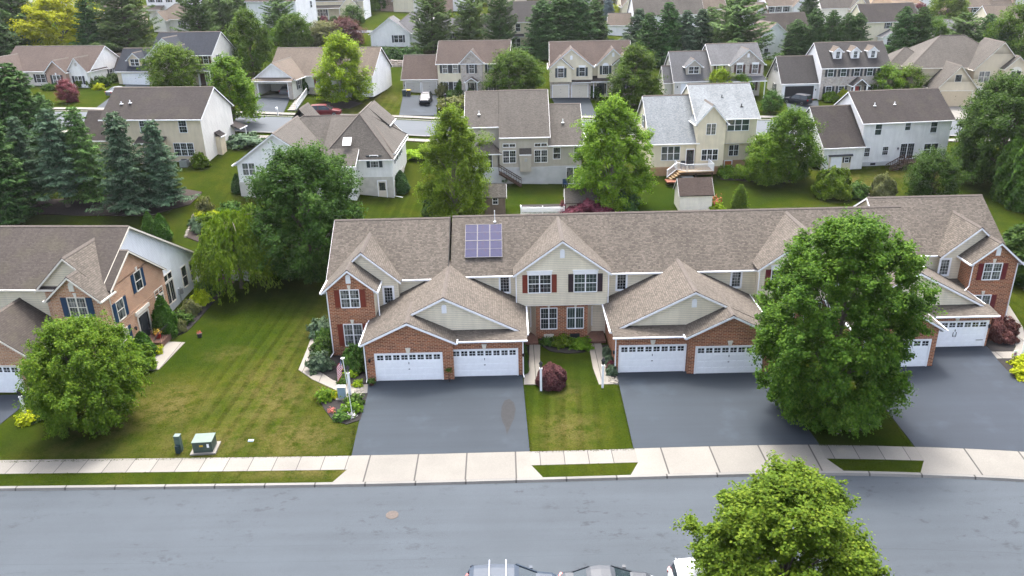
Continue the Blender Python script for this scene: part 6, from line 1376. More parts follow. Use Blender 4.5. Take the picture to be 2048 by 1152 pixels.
# the hill
P_ = 'white pines on the hill'; C_ = 'dark cypresses behind the dormer house'; R_ = 'spruces behind the grey dormer house'
FAR = [('pine_tree', 'pine', (262, 104), 15., 12., 'large pine right of the golden tree', None, P_), ('pine_tree', 'pine', (42, 98), 14., 12., 'large pine left of the golden tree', None, P_), ('pine_tree', 'pine', (402, 72), 13., 9., 'pine behind the navy roof', None, P_),
    ('pine_tree', 'pine', (446, 60), 11., 8., 'light pine beyond the navy roofed house gable', None, P_), ('pine_tree', 'pine', (480, 52), 10., 7., 'pine above the tree beside the navy house', None, P_), ('pine_tree', 'pine', (565, 86), 10., 9., 'pine in front of the big white gable', None, P_),
    ('pine_tree', 'pine', (868, 106), 13., 9.6, 'bright pine left of the cream colonial roof', None, P_), ('pine_tree', 'pine', (942, 104), 12., 8., 'pine behind the middle of the colonial roof', None, P_), ('pine_tree', 'pine', (1002, 116), 13.5, 7.6, 'dark pine at the right end of the colonial roof', 'fir_needle', P_),
    ('golden_tree', 'tree_d', (132, 96), 10.5, 13., 'golden yellow tree on the hill', 'golden_leaf', None), ('fir_tree', 'far_fir', (192, 104), 12., 7., 'dark fir right behind the golden tree', 'fir_needle', None), ('fir_tree', 'far_fir', (232, 100), 8., 6., 'low fir between the golden tree and the pine', 'spruce_needle', None),
    ('fir_tree', 'fir', (1085, 116), 12., 8.5, 'leftmost fir of the dark clump behind the two gabled house', None, 'firs behind the two gabled house'), ('fir_tree', 'fir', (1120, 112), 13., 8., 'second fir of the dark clump from the left', None, 'firs behind the two gabled house'), ('fir_tree', 'fir', (1156, 112), 13.5, 9., 'third fir of the dark clump from the left', None, 'firs behind the two gabled house'), ('fir_tree', 'fir', (1188, 102), 11., 7.6, 'rightmost fir of the dark clump', None, 'firs behind the two gabled house'),
    ('spruce_tree', 'far_fir', (1276, 112), 10., 6.4, 'leftmost grey spruce of the row, half behind the others', 'spruce_needle', R_), ('spruce_tree', 'far_fir', (1296, 132), 10.5, 6., 'dark spruce nearest the two gabled house roof', 'fir_needle', R_), ('spruce_tree', 'far_fir', (1332, 132), 12.5, 6.4, 'tallest spruce of the row', 'fir_needle', R_), ('spruce_tree', 'far_fir', (1368, 132), 11., 6., 'blue green spruce fourth in the row', 'spruce_needle', R_), ('spruce_tree', 'far_fir', (1398, 128), 11., 6., 'rightmost spruce of the row', 'spruce_needle', R_), ('spruce_tree', 'far_fir', (1345, 112), 10., 5., 'spruce peeping out behind the tallest one', 'spruce_needle', R_), ('spruce_tree', 'far_fir', (1252, 128), 6., 5.5, 'low grey bushy spruce at the west end of the row', 'juniper_leaf', R_),
    ('pine_tree', 'pine', (1472, 132), 13.5, 13., 'broad pine behind the grey house with stone gable', None, P_), ('pine_tree', 'pine', (1418, 92), 9., 7., 'smaller pine left of the broad pine', None, P_),
    ('cypress_tree', 'fir', (1586, 128), 9., 6.8, 'leftmost cypress of the row', None, C_), ('cypress_tree', 'fir', (1622, 126), 11., 6.6, 'second cypress from the left', None, C_), ('cypress_tree', 'fir', (1656, 122), 10.4, 6., 'middle cypress of the row of five', None, C_), ('cypress_tree', 'fir', (1686, 118), 9.6, 6., 'fourth cypress from the left', None, C_), ('cypress_tree', 'fir', (1708, 114), 9.4, 6., 'rightmost cypress beside the sunroom', None, C_), ('cypress_tree', 'fir', (1614, 62), 11.5, 7., 'cypress standing alone further up the hill', None, None),
    ('fir_tree', 'fir', (1794, 146), 12.4, 6.6, 'left of two dark firs right of the dormer house', None, 'two firs by the stucco house'), ('fir_tree', 'fir', (1828, 144), 12.2, 6.6, 'right of two dark firs right of the dormer house', None, 'two firs by the stucco house'), ('leafy_tree', 'tree_a', (1860, 114), 7.4, 6., 'bright green tree right of the two dark firs', None, None),
    ('pine_tree', 'pine', (1918, 116), 9.5, 8.5, 'pine behind the stucco house roof', None, P_), ('pine_tree', 'fir', (1966, 112), 9., 7., 'dark fir beside the pine behind the stucco roof', None, None), ('fir_tree', 'fir', (2000, 132), 8., 6., 'small dark fir at the right end of the stucco house', None, None), ('maple_tree', 'tree_d', (2036, 132), 11., 10., 'big tree by the right edge behind the stucco house', None, None),
    ('leafy_tree', 'tree_a', (1888, 64), 10., 10., 'round tree left of the brick porch house', 'street_leaf', None), ('hedge_tree', 'tree_c', (1868, 72), 4.4, 8., 'low clipped green mass below the round tree', 'deep_leaf', None), ('purple_tree', 'small_tree', (1838, 36), 4., 4., 'small purple tree by the white house corner', 'plum_leaf', None),
    ('young_tree', 'small_tree', (707, 50), 4.4, 5., 'round small tree in front of the cream porch house', 'shrub_leaf', None), ('leafy_tree', 'tree_b', (738, 28), 9., 6., 'tall tree right of the cream porch house', None, None), ('leafy_tree', 'tree_a', (760, 20), 9., 9., 'dark tree at the top edge behind the hipped house', 'deep_leaf', None),
    ('olive_tree', 'tree_c', (652, 92), 4.6, 8.5, 'olive brown bushy tree behind the white ranch roof', 'olive_leaf', None), ('plum_tree', 'tree_c', (692, 90), 5., 7., 'mauve bushy tree behind the white ranch roof', 'burgundy_leaf', None), ('leafy_tree', 'tree_a', (592, 100), 7., 7., 'green tree below the big white gable', None, None),
    ('blue_spruce', 'far_fir', (1216, 40), 6.5, 4.2, 'small blue spruce beside the far driveway', 'blue_needle', None), ('yellow_tree', 'small_tree', (1228, 38), 3.6, 4.4, 'yellow bush next to the blue spruce', 'yellow_shrub_leaf', None), ('leafy_tree', 'tree_a', (1210, 22), 7., 9., 'grey brown tree at the top edge above the blue spruce', 'olive_leaf', None),
    ('leafy_tree', 'tree_b', (1440, 40), 10., 9., 'green tree right of the beige house end', None, None), ('fir_tree', 'far_fir', (1468, 32), 11., 7., 'fir at the top edge right of the beige house', 'spruce_needle', None), ('leafy_tree', 'tree_a', (1500, 30), 10., 9., 'leafy tree at the top edge left of the tan roofed white house', 'street_leaf', None), ('leafy_tree', 'tree_a', (1420, 22), 11., 9., 'light tree at the top edge behind the beige house', 'street_leaf', None), ('leafy_tree', 'tree_d', (1535, 20), 10., 11., 'wide tree at the top edge over the tan roof', None, None),
    ('leafy_tree', 'tree_d', (225, 36), 9., 11., 'leafy tree at the top edge behind the tan hipped roof', None, None), ('leafy_tree', 'tree_b', (455, 18), 11., 10., 'dark green tree at the top edge above the navy house', 'deep_leaf', None), ('pine_tree', 'pine', (520, 40), 10., 9., 'pine beside the brown roof of the white gable', None, P_), ('leafy_tree', 'tree_b', (355, 22), 10., 9., 'green tree at the top edge right of the white shuttered house', None, None),
    ('leafy_tree', 'tree_d', (12, 60), 10., 9., 'tree at the left edge below the white gable end', 'deep_leaf', None), ('fir_tree', 'far_fir', (14, 130), 9., 6.4, 'dark fir above the long ranch roof at the left', 'fir_needle', None), ('leafy_tree', 'tree_d', (1650, 14), 9., 10., 'tree at the top edge by the steep grey gable', None, None), ('leafy_tree', 'tree_a', (1735, 22), 7., 7., 'plum dark tree at the top edge before the peach roof', 'plum_leaf', None),
    ('leafy_tree', 'tree_a', (820, 8), 10., 11., 'tree at the top edge behind the pink roof', 'deep_leaf', None), ('leafy_tree', 'tree_b', (955, 10), 10., 9., 'tree at the top edge left of the white and tan gables', 'deep_leaf', None), ('leafy_tree', 'tree_d', (1075, 8), 9., 10., 'light tree at the top edge above the dark brown roof', 'street_leaf', None), ('leafy_tree', 'tree_a', (1960, 26), 8., 7., 'tree between brick porch house and balcony house', 'deep_leaf', None), ('leafy_tree', 'tree_d', (90, 2), 10., 12., 'tree on the skyline at the top left', None, None), ('leafy_tree', 'tree_d', (690, 2), 10., 12., 'tree on the skyline over the cream porch house', None, None), ('leafy_tree', 'tree_a', (1770, 8), 8., 8., 'tree on the skyline above the peach roof', None, None)]
for nm, pr, p, H, W, l, m, gr in FAR: at_px(nm, pr, p, H, W*{'far_fir': 1.3, 'pine': 1.28, 'fir': 1.2}.get(pr, 1.05), l, m, gr)
# shrubs
SH = [('barberry_bush', 'barberry', V3(2.7, 50.7), 1.65, 2.2, 'round clipped purple bush on the small front lawn', None), ('japanese_maple', 'mound_maple', V3(38.4, 56.6), 1.7, 2.6, 'spreading purple mound beside the east driveway', None),
    ('yellow_shrub', 'loose_shrub', V3(37.6, 51.8), .8, 1.5, 'yellow green shrub at the foot of the east lamp post', 'yellow_shrub_leaf'), ('yellow_shrub', 'loose_shrub', V3(36.9, 50.4), .8, 1.7, 'yellow green shrub cut by the right edge', 'yellow_shrub_leaf'),
    ('round_shrub', 'round_shrub', (712, 737), 1.8, 2.0, 'large round green bush in front of the lower red shuttered window', None), ('round_shrub', 'round_shrub', (646, 709), 1.35, 1.7, 'round green bush at the outer corner of the west bed', None), ('round_shrub', 'loose_shrub', (641, 737), 1.2, 1.7, 'grey green bush where the west walk turns', 'juniper_leaf'), ('loose_shrub', 'loose_shrub', (650, 684), 1., 1.2, 'loose green bush along the west brick wall', None), ('blue_shrub', 'loose_shrub', (644, 668), 1.2, 1.9, 'blue green shrub behind the west brick bay', 'juniper_leaf'),
    ('small_plant', 'flower_plant', V3(-12.6, 51.6), .5, .8, 'small green plant in dark mulch near the flag', None), ('small_plant', 'flower_plant', V3(-11.4, 51.2), .45, .7, 'small plant near the garage downspout', 'lime_leaf'), ('small_plant', 'flower_plant', V3(-12.2, 52.6), .6, .9, 'lime plant behind the lamp post', 'lime_leaf'), ('yellow_flower', 'flower_clump', V3(-12.0, 51.0), .4, .35, 'yellow flower in the mulch by the walk', 'yellow_petal'),
    ('grass_clump', 'flower_plant', V3(-13.4, 49.4), .8, 1.3, 'arching lily clump left of the pale utility post', 'street_leaf'), ('grass_clump', 'flower_plant', V3(-12.8, 49.6), .5, .7, 'yellow green plant beside the pale utility post', 'yellow_shrub_leaf'), ('flower_bush', 'flower_plant', V3(-11.2, 48.6), .8, 1.3, 'green flower bush right of the flagpole base', None), ('flower_bush', 'flower_plant', V3(-11.2, 47.5), .8, 1.3, 'bright bush at the flagpole base', 'street_leaf'), ('white_flowers', 'flower_clump', V3(-11.7, 47.7), .5, .5, 'white flowers left of the flagpole base', None), ('white_flowers', 'flower_clump', V3(-11.1, 46.9), .4, .6, 'white flowers at the front tip of the flower bed', None), ('flower_bush', 'flower_plant', V3(-11.7, 46.9), .6, 1.2, 'dark green plant at the front tip of the flower bed', None), ('coral_flowers', 'flower_clump', V3(-12.6, 47.6), .35, .5, 'orange flowers at the left rim of the flower bed', 'coral_petal'),
    ('round_shrub', 'loose_shrub', V3(2.7, 57.2), .55, .9, 'small dark bush left under the black paned window', None), ('loose_shrub', 'loose_shrub', V3(3.9, 57.0), .75, 1.4, 'bright green bush between the two brick windows', 'street_leaf'), ('loose_shrub', 'loose_shrub', V3(5.3, 56.8), .5, 1.8, 'low bright bush under the green blind window', 'street_leaf'),
    ('small_shrub', 'round_shrub', V3(7.2, 54.9), .8, .7, 'grey green shrub at the back of the walk bed', 'juniper_leaf'), ('small_shrub', 'round_shrub', V3(7.25, 53.7), .7, .7, 'middle grey green shrub of the walk bed', 'juniper_leaf'), ('red_shrub', 'round_shrub', V3(7.3, 52.9), .6, .7, 'small dark red shrub in the walk bed', 'plum_leaf'), ('small_shrub', 'round_shrub', V3(7.25, 52.1), .7, .8, 'grey green shrub at the front of the walk bed', 'juniper_leaf'),
    ('narrow_shrub', 'arborvitae', V3(.83, 54.4), 1.6, .6, 'narrow green shrub at the back by the garage wall', 'shrub_leaf'), ('narrow_shrub', 'arborvitae', V3(.83, 52.6), 1.4, .6, 'narrow green shrub at the front by the garage wall', 'shrub_leaf'),
    ('cone_shrub', 'arborvitae', V3(-28.9, 60.4), 3.6, 2.0, 'tall clipped cone beside the front steps of the brick house', None), ('clipped_shrub', 'arborvitae', V3(-29.2, 56.6), 2.2, 1.9, 'clipped egg shaped bush left of the front steps', None), ('loose_shrub', 'round_shrub', V3(-28.9, 54.8), 1.7, 2.5, 'broad green bush below the clipped egg shaped bush', 'street_leaf'), ('loose_shrub', 'round_shrub', V3(-29.8, 52.8), 1.5, 2.2, 'broad bush half hidden by the lawn tree', None), ('yellow_flowers', 'flower_plant', V3(-28.4, 57.2), .6, .8, 'yellow flowers beside the brick steps', 'yellow_shrub_leaf'),
    ('pale_shrub', 'round_shrub', V3(-28.4, 64.6), 1.2, 1.5, 'pale variegated ball shrub along the white wall', 'olive_leaf'), ('yellow_shrub', 'round_shrub', V3(-28.1, 66.6), 1.2, 1.6, 'bright yellow green ball shrub along the white wall', 'yellow_shrub_leaf'), ('loose_shrub', 'loose_shrub', V3(-28.2, 69.), 1.3, 2.2, 'dark loose shrub at the far end of the white wall', None), ('loose_shrub', 'loose_shrub', V3(-28.6, 62.6), 1., 1.7, 'low loose shrub next to the tall cone', None), ('pink_shrub', 'loose_shrub', V3(-27.3, 70.6), .8, 1.2, 'pink leaved shrub at the end of the wall bed', 'pink_petal'), ('pale_shrub', 'round_shrub', V3(-28.1, 61.2), 1., 1.0, 'small pale shrub right of the tall cone', 'olive_leaf'),
    ('yellow_plant', 'flower_plant', V3(-33.4, 47.4), .7, 1.4, 'yellow plant at the foot of the west lamp post', 'yellow_shrub_leaf'), ('green_plant', 'loose_shrub', V3(-32.6, 48.2), .7, 1.8, 'low green plants right of the west lamp post', None),
    ('red_maple', 'mound_maple', V3(9.2, 89.2), 1.9, 6.0, 'spreading dark red maple behind the townhouse ridge', 'plum_leaf'), ('dwarf_conifer', 'far_fir', V3(26.9, 90.1), 2.9, 2.4, 'small yellow green conifer behind the middle ridge', 'street_leaf'), ('coral_flowers', 'flower_clump', V3(24.1, 89.9), 1.6, 1.3, 'coral flowers at the corner of the tan roofed shed', 'coral_petal'), ('green_plant', 'loose_shrub', V3(24.1, 89.5), .9, 1.5, 'green foliage under the coral flowers', 'lime_leaf'),
    ('big_bush', 'big_shrub', (1664, 394), 3.4, 4., 'large round bush left of the stone fire pit', 'street_leaf'), ('dark_bush', 'round_shrub', (1713, 394), 1.7, 2.5, 'low dark bush in front of the stone fire pit', None), ('olive_bush', 'big_shrub', (1763, 395), 2.7, 2.8, 'olive brown airy bush right of the fire pit', 'olive_leaf'), ('bush', 'round_shrub', (1632, 332), 1.9, 2.2, 'bush at the left side of the white shed', None),
    ('round_shrub', 'round_shrub', (402, 334), 1.7, 1.9, 'yellow green ball shrub at the corner of the tan house', 'street_leaf'), ('low_juniper', 'low_shrub', (486, 288), 1.2, 5., 'low spreading juniper between the tan and the white house', None), ('light_shrub', 'low_shrub', (825, 314), .9, 3.4, 'light green ground cover right of the white hipped house', 'lime_leaf'), ('dark_cone', 'arborvitae', (803, 384), 2.7, 2.1, 'dark cone shrub at the basement corner', 'fir_needle'), ('dark_shrub', 'arborvitae', (477, 384), 2.2, 1.5, 'dark shrub at the left corner of the white hipped house', 'fir_needle'), ('low_shrub', 'low_shrub', (1018, 360), .9, 2.2, 'blue green shrub at the foot of the timber stair', None), ('dark_shrub', 'round_shrub', (872, 432), 2.6, 2.6, 'dark shrub under the left leafy tree', 'fir_needle'), ('dark_shrub', 'round_shrub', (1250, 425), 2.4, 3., 'dark shrub under the right leafy tree', 'fir_needle'),
    ('garden_shrub', 'low_shrub', (398, 462), .8, 1.5, 'blue green mound near the stone edging', 'juniper_leaf'), ('garden_shrub', 'low_shrub', (392, 450), .8, 1.4, 'second blue green mound up the stone edging', 'juniper_leaf'), ('garden_shrub', 'loose_shrub', (420, 452), 1.2, 2.4, 'green shrub in the middle of the garden bed', 'street_leaf'), ('garden_shrub', 'loose_shrub', (402, 433), .5, 1.2, 'yellow shrub at the top of the garden bed', 'yellow_shrub_leaf'), ('garden_shrub', 'loose_shrub', (428, 431), .5, 1.2, 'yellow green shrub beside the brown mulch', 'yellow_shrub_leaf'), ('garden_shrub', 'loose_shrub', (462, 424), 1., 2.2, 'green shrub at the back of the garden bed', None), ('garden_shrub', 'loose_shrub', (500, 428), 1., 2.2, 'green shrub by the timber edging', 'street_leaf'), ('garden_shrub', 'loose_shrub', (412, 424), 1.5, 1.6, 'pale grey wispy shrub at the back corner of the garden bed', 'olive_leaf'),
    ('flower_bush', 'flower_plant', (610, 540), .6, 1.2, 'pink flowers in the bed by the dark maple', 'pink_petal'), ('flower_bush', 'loose_shrub', (632, 538), .8, 1.6, 'green bush in the bed by the dark maple', None), ('flower_bush', 'flower_plant', (594, 534), .6, 1., 'purple flowers near the green utility box', 'pink_petal'),
    ('dark_shrub', 'arborvitae', (606, 186), 3.4, 2.4, 'tall dark shrub right of the open garage', 'fir_needle'), ('cone_shrub', 'arborvitae', (921, 190), 3.2, 2., 'green cone shrub in front of the colonial', None), ('ornamental_grass', 'low_shrub', (910, 215), 1.6, 5., 'pale ornamental grasses on the colonial lawn', 'olive_leaf'), ('shrub', 'round_shrub', (902, 198), 1.4, 2.2, 'green shrub right of the colonial garage', None), ('shrub', 'loose_shrub', (886, 192), 1.9, 2., 'bushy plant beside the colonial garage door', 'olive_leaf'), ('shrub', 'round_shrub', (940, 192), 1.4, 2., 'dark shrub right of the cone shrub', None), ('box_hedge', 'round_shrub', (1188, 194), 1.8, 2.6, 'clipped dark bush left of the green door', 'fir_needle'),
    ('shrub', 'round_shrub', (205, 172), 1.6, 2.4, 'dark shrub at the white gable of the long ranch', None), ('shrub', 'round_shrub', (228, 164), 1.4, 2.2, 'dark shrub further back along the white gable', None), ('shrub', 'round_shrub', (163, 174), 1.5, 1.6, 'round shrub below the gable window', 'street_leaf'), ('shrub', 'round_shrub', (181, 174), 1.4, 1.5, 'round shrub at the ranch corner', 'street_leaf'), ('yellow_shrub', 'loose_shrub', (199, 179), .9, 1.6, 'yellow shrub in the ranch front bed', 'yellow_shrub_leaf'), ('shrub', 'low_shrub', (103, 180), 1., 2.4, 'low shrub by the ranch porch', 'shrub_leaf'), ('burgundy_shrub', 'round_shrub', (146, 204), 1., 1.6, 'burgundy shrub beside the burgundy tree', 'plum_leaf'),
    ('shrub', 'round_shrub', (1660, 202), 1.5, 2.6, 'shrub left of the red front door', 'street_leaf'), ('shrub', 'round_shrub', (1684, 198), 1.8, 2.4, 'yellow green shrub just left of the red front door', 'yellow_shrub_leaf'), ('yellow_shrub', 'loose_shrub', (448, 170), 1.8, 2.2, 'yellow shrub by the navy house porch', 'golden_leaf'), ('shrub', 'round_shrub', (738, 150), 1.6, 2.2, 'shrub at the end of the white ranch house', None), ('shrub', 'round_shrub', (735, 172), 2., 2.2, 'dark shrub on the lawn right of the lime tree', 'fir_needle'), ('shrub', 'loose_shrub', (650, 172), 1.4, 2.6, 'shrub in front of the maroon shuttered window', 'shrub_leaf')]
for nm, pr, p, H, W, l, m in SH: at_px(nm, pr, p, H, W, l, m, None, 'shrub' if 'flower' not in nm else 'flowers')
random.seed(3)
nth = ['first', 'second', 'third', 'fourth', 'fifth', 'sixth', 'seventh', 'eighth', 'ninth']
for k in range(7): at_px('hedge_shrub', 'loose_shrub', (1452+k*18, 352+k*1.5), 1.2, 2.2, '%s leafy plant from the left in the bed below the cream house' % nth[k], 'street_leaf', 'plants in the bed below the cream house', 'shrub')
for k in range(6): at_px('hedge_shrub', 'round_shrub', (742+k*18, 121), 2.4, 3., '%s dark hedge shrub from the left under the skylight house' % nth[k], 'fir_needle', 'hedge under the skylight house', 'shrub')
for k, (x, m) in enumerate(((632, 'shrub_leaf'), (648, 'plum_leaf'), (668, 'fir_needle'), (684, 'plum_leaf'), (722, 'shrub_leaf'))): at_px('porch_shrub', 'round_shrub', (x, 46), 1.7, 2.2, '%s shrub from the left along the cream porch' % nth[k], m, 'shrubs along the cream porch', 'shrub')

# short grass standing on the near lawns and along their edges
def in_poly(x, y, P):
    r = np.zeros(len(x), bool)
    for (ax, ay), (bx, by) in zip(P, P[1:]+P[:1]):
        c = ((ay > y) != (by > y)) & (x < (bx-ax)*(y-ay)/(by-ay+1e-12)+ax); r ^= c
    return r
LAWN = [[(-35., 42.9), (-10.5, 42.45), (-10.7, 45.8), (-12.5, 46.4), (-14.1, 49.4), (-15.3, 52.), (-16.55, 53.6), (-16.9, 62), (-17, 68), (-24, 71), (-26.3, 68), (-26.7, 54.2), (-28, 53.5), (-30.6, 50.3), (-34., 46.)],
        [(1.0, 42.5), (7.35, 42.5), (7.4, 50.4), (6.0, 50.5), (5.85, 55.5), (4.2, 55.4), (2.2, 56.), (1.95, 50.7), (.75, 50.7)], [(19.0, 42.45), (24.5, 42.25), (25.1, 51.5), (19.0, 51.5)], [(36., 50.), (35.4, 41.), (40., 40.), (44, 50), (44, 62), (42.5, 60), (41., 57), (38.8, 49.6), (36.7, 48.)]]
rg = np.random.default_rng(9); X_, Y_ = [], []
for P in LAWN:
    P_ = np.array(P); lo, hi = P_.min(0), P_.max(0); n = int((hi-lo).prod()*34)
    x = rg.uniform(lo[0], hi[0], n); y = rg.uniform(lo[1], hi[1], n); k = in_poly(x, y, P); X_.append(x[k]); Y_.append(y[k])
for x0, x1 in ((-40, -11.1), (1.75, 6.75), (19.7, 23.9)):
    n = int((x1-x0)*45); x = rg.uniform(x0, x1, n); s_ = rg.uniform(.3, 1.5, n); q = np.array([kpt(a, b) for a, b in zip(x, s_)]); X_.append(q[:, 0]); Y_.append(q[:, 1])
for (ax, ay), (bx, by), n in (((-10.35, 42.3), (-10.75, 45.9), 420), ((.9, 42.3), (.66, 50.6), 900), ((7.45, 42.3), (7.5, 50.3), 900), ((18.95, 42.3), (18.75, 51.6), 900), ((24.6, 42.1), (25.15, 51.8), 900), ((-35, 42.55), (-10.6, 42.35), 1700), ((1., 42.33), (7.4, 42.33), 600), ((19., 42.3), (24.5, 42.15), 500)):
    t_ = rg.uniform(0, 1, n); X_.append(ax+(bx-ax)*t_+rg.normal(0, .05, n)); Y_.append(ay+(by-ay)*t_+rg.normal(0, .05, n))
X_, Y_ = np.concatenate(X_), np.concatenate(Y_); N_ = len(X_); Z_ = np.array([terr(a, b) for a, b in zip(X_, Y_)])
h_ = rg.uniform(.03, .075, N_); d_ = rg.normal(0, .38, (N_, 3)); d_[:, 2] = 1.
me = cards('grass_blades', 'grass', np.stack([X_, Y_, Z_+h_*.4], 1), unit(d_), rg.normal(0, 1, (N_, 3)), h_*1.6, h_*.9, .1)
def nblob(L): return np.max([np.minimum(1., a*np.exp(-((X_-cx)/rx)**2-((Y_-cy)/ry)**2)) for cx, cy, rx, ry, a in L], 0)
at_ = np.repeat(np.stack([nblob(DRY), nblob(STR), nblob(LUSH)], 1), 4, 0).astype('f')
a_ = me.attributes.new('lawn', 'FLOAT_VECTOR', 'POINT'); a_.data.foreach_set('vector', at_.ravel())
o = bpy.data.objects.new('grass_blades', me); COL.objects.link(o); o['kind'] = 'stuff'
# ------------------------------------------------------------------ sheds, fences, street furniture
def shed_house(label, p, w, d, ze, zr, wall, roof, yaw, trim='white_trim', oh=.18):
    h = House('garden_shed', label, p, yaw, 'shed', trim=trim); h.gable('x', 0, w, 0, d, ze, zr, wall, roof, z0=-.4, oh=oh, rk=(.15, .15), gut=(0, 0), cap=False, fas=.1); return h
siding('shake_wall', (.2, .15, .115), .16, .35)
h = shed_house('small shake sided shed with grey mossy roof and white window', V3(-2.95, 88.9), 2.4, 2.2, 2.2, 3.3, 'shake_wall', 'old_shed_shingle', 0, oh=.2); h.win('f', 1.25, 0, 1.2, .55, .75, 1, 2, 2, False, glass='window_glass'); h.done()
h = shed_house('grey shed under the right leafy tree', V3(6.45, 88.6), 3.5, 2.6, 1.7, 2.9, 'grey_siding', 'grey_taupe_shingle', -1); h.done()
h = shed_house('cream shed with brown shingle roof behind the townhouse ridge', V3(19.7, 89.2), 3.75, 3., 2.2, 3.7, 'pale_siding', 'rust_shingle', 1); h.done()
g = G(1655, 341); h = shed_house('cream shed with white double doors beside the white house', V3(g.x, g.y), 3.0, 2.6, 2.05, 3.0, 'cream_siding', 'slate_shingle', 5)
h.box('double_door', 'white_door', .25, 1.0, -.05, 0, .05, 1.8); h.box('double_door', 'white_door', 1.02, 1.75, -.05, 0, .05, 1.8); h.win('f', 2.4, 0, 1.0, .5, .65, 1, 2, 2, 'black_paint', sw=.2); h.done()
def picket(name, label, p, q, hh, n, m='white_trim', group=None):
    p, q = Vector(p), Vector(q); b = MB(); r = empty(name, p, 0, label, 'fence', group); d = q-p
    for z in (.2*hh, .85*hh): b.bar(Vector((0, 0, z)), d+Vector((0, 0, z)), .04, .08)
    b.build('rail', m, r); b = MB()
    for k in range(n+1): c = d*k/n; b.box(c.x-.035, c.x+.035, c.y-.02, c.y+.02, c.z, c.z+hh)
    b.build('pickets', m, r)
    for k in (0, .5, 1): b = MB(); c = d*k; b.box(c.x-.06, c.x+.06, c.y-.06, c.y+.06, c.z, c.z+hh+.12); b.build('post', m, r)
picket('picket_fence', 'white picket fence behind the townhouse ridge near the red maple', V3(1.25, 88.4), V3(6.2, 88.3), 1.1, 34)
picket('picket_fence', 'low white picket fence under the weeping tree', V3(-29., 71.6), V3(-25.2, 71.2), 1., 26)
picket('picket_fence', 'white picket fence piece at the back corner of the white gable', V3(-32.5, 73.), V3(-30.6, 73.), 1.1, 12)
picket('picket_fence', 'white railing beside the east townhouse gable', V3(41.3, 62.2, 1.2), V3(42.5, 63.2, 1.2), 1.2, 9)
b = MB(); b.box(-2.5, 2.5, -.6, .6, 0, .55); o = b.build('raised_planter', 'white_trim', None, loc=V3(3.7, 90.2)); tag(o, 'long white raised planter behind the picket fence', 'planter'); b = MB(); b.box(-2.4, 2.4, -.5, .5, .53, .6); b.build('soil', 'mulch', o)

def lamp_post(label, p, hh=2.15, group='white lamp posts by the front walks', lean=0.):
    r = empty('lamp_post', p, 0, label, 'lamp post', group); r.rotation_euler.y = lean
    def f():
        a = MB(); a.box(-.075, .075, -.075, .075, -.2, 1.75); a.box(-.1, .1, -.1, .1, 1.75, 1.8)
        l = MB(); l.lathe((0, 0, 1.8), [(.05, 0), (.05, .08), (.1, .12)], 8); l.lathe((0, 0, 1.92), [(.16, .26), (.1, .36), (.02, .46)], 8)
        for k in range(4): t_ = PI/4+k*PI/2; l.bar((.1*math.cos(t_), .1*math.sin(t_), 1.92), (.15*math.cos(t_), .15*math.sin(t_), 2.2), .02, .02)
        gl = MB(); gl.lathe((0, 0, 1.92), [(.085, 0), (.13, .26)], 8)
        return a.mesh('post', 'white_trim'), l.mesh('lantern', 'black_metal'), gl.mesh('glass', 'curtained_glass')
    a, l, gl = T('lamp', f); child(a, 'post', r); o = child(l, 'lantern', r); child(gl, 'glass', o)
lamp_post('white lamp post touching the purple bush', G(1082, 781)); lamp_post('white lamp post at the corner of the right hand walk', G(1205, 775)); lamp_post('white lamp post behind the flagpole', G(701, 790)); lamp_post('white lamp post by the west driveway', G(54, 838)); lamp_post('white lamp post beside the east walk', V3(37.9, 52.7))

# flag on a pole
fp = empty('flagpole', G(706, 836), 0, 'slim white flagpole standing in the flower bed', 'flagpole'); fp.rotation_euler.y = math.radians(-3)
b = MB(); b.tube([(0, 0, -.1), (0, 0, 4.55)], .024, 8); b.build('pole', 'white_metal', fp); b = MB(); b.lathe((0, 0, 4.55), [(.01, 0), (.13, .03), (.13, .05), (.03, .1)], 12); b.build('finial', 'white_metal', fp)
def _flag(t):
    v = t.xyz(t.uv())
    st = t.math('GREATER_THAN', t.math('FRACT', t.math('MULTIPLY', v[1], 6.5)), .5)
    c = t.mix(st, (.5, .02, .03), (.75, .74, .72))
    can = t.math('MULTIPLY', t.math('LESS_THAN', v[0], .42), t.math('GREATER_THAN', v[1], .46))
    fx = t.math('SUBTRACT', t.math('FRACT', t.math('MULTIPLY', v[0], 15.)), .5); fy = t.math('SUBTRACT', t.math('FRACT', t.math('MULTIPLY', v[1], 11.)), .5)
    star = t.math('LESS_THAN', t.math('ADD', t.math('MULTIPLY', fx, fx), t.math('MULTIPLY', fy, fy)), .06)
    t.set(Base_Color=t.mix(can, c, t.mix(star, (.02, .035, .16), (.75, .75, .75))), Roughness=.8)
mat('flag_cloth', _flag)
b = MB(); nu, nv = 14, 10; Wd, Hg = 1.35, .85
def fpnt(u, v):   # hanging limp from the upper part of the pole
    a = u*Wd; fall = .78*a*(1-.15*v); x = -(.06+a*.36+.05*math.sin(u*9+v*2)); y = -.1*math.sin(u*8+v)*u-.05
    return (x, y, 3.85+v*Hg*.95-fall)
for i in range(nu):
    for j in range(nv): b.face([fpnt(i/nu, j/nv), fpnt((i+1)/nu, j/nv), fpnt((i+1)/nu, (j+1)/nv), fpnt(i/nu, (j+1)/nv)], [(i/nu, j/nv), ((i+1)/nu, j/nv), ((i+1)/nu, (j+1)/nv), (i/nu, (j+1)/nv)])
fl = b.build('flag', 'flag_cloth', None, True); fl.matrix_world = Matrix.Translation(fp.location) @ Matrix.Rotation(math.radians(-3), 4, 'Y'); tag(fl, 'American flag hanging limp from the slim white pole', 'flag')

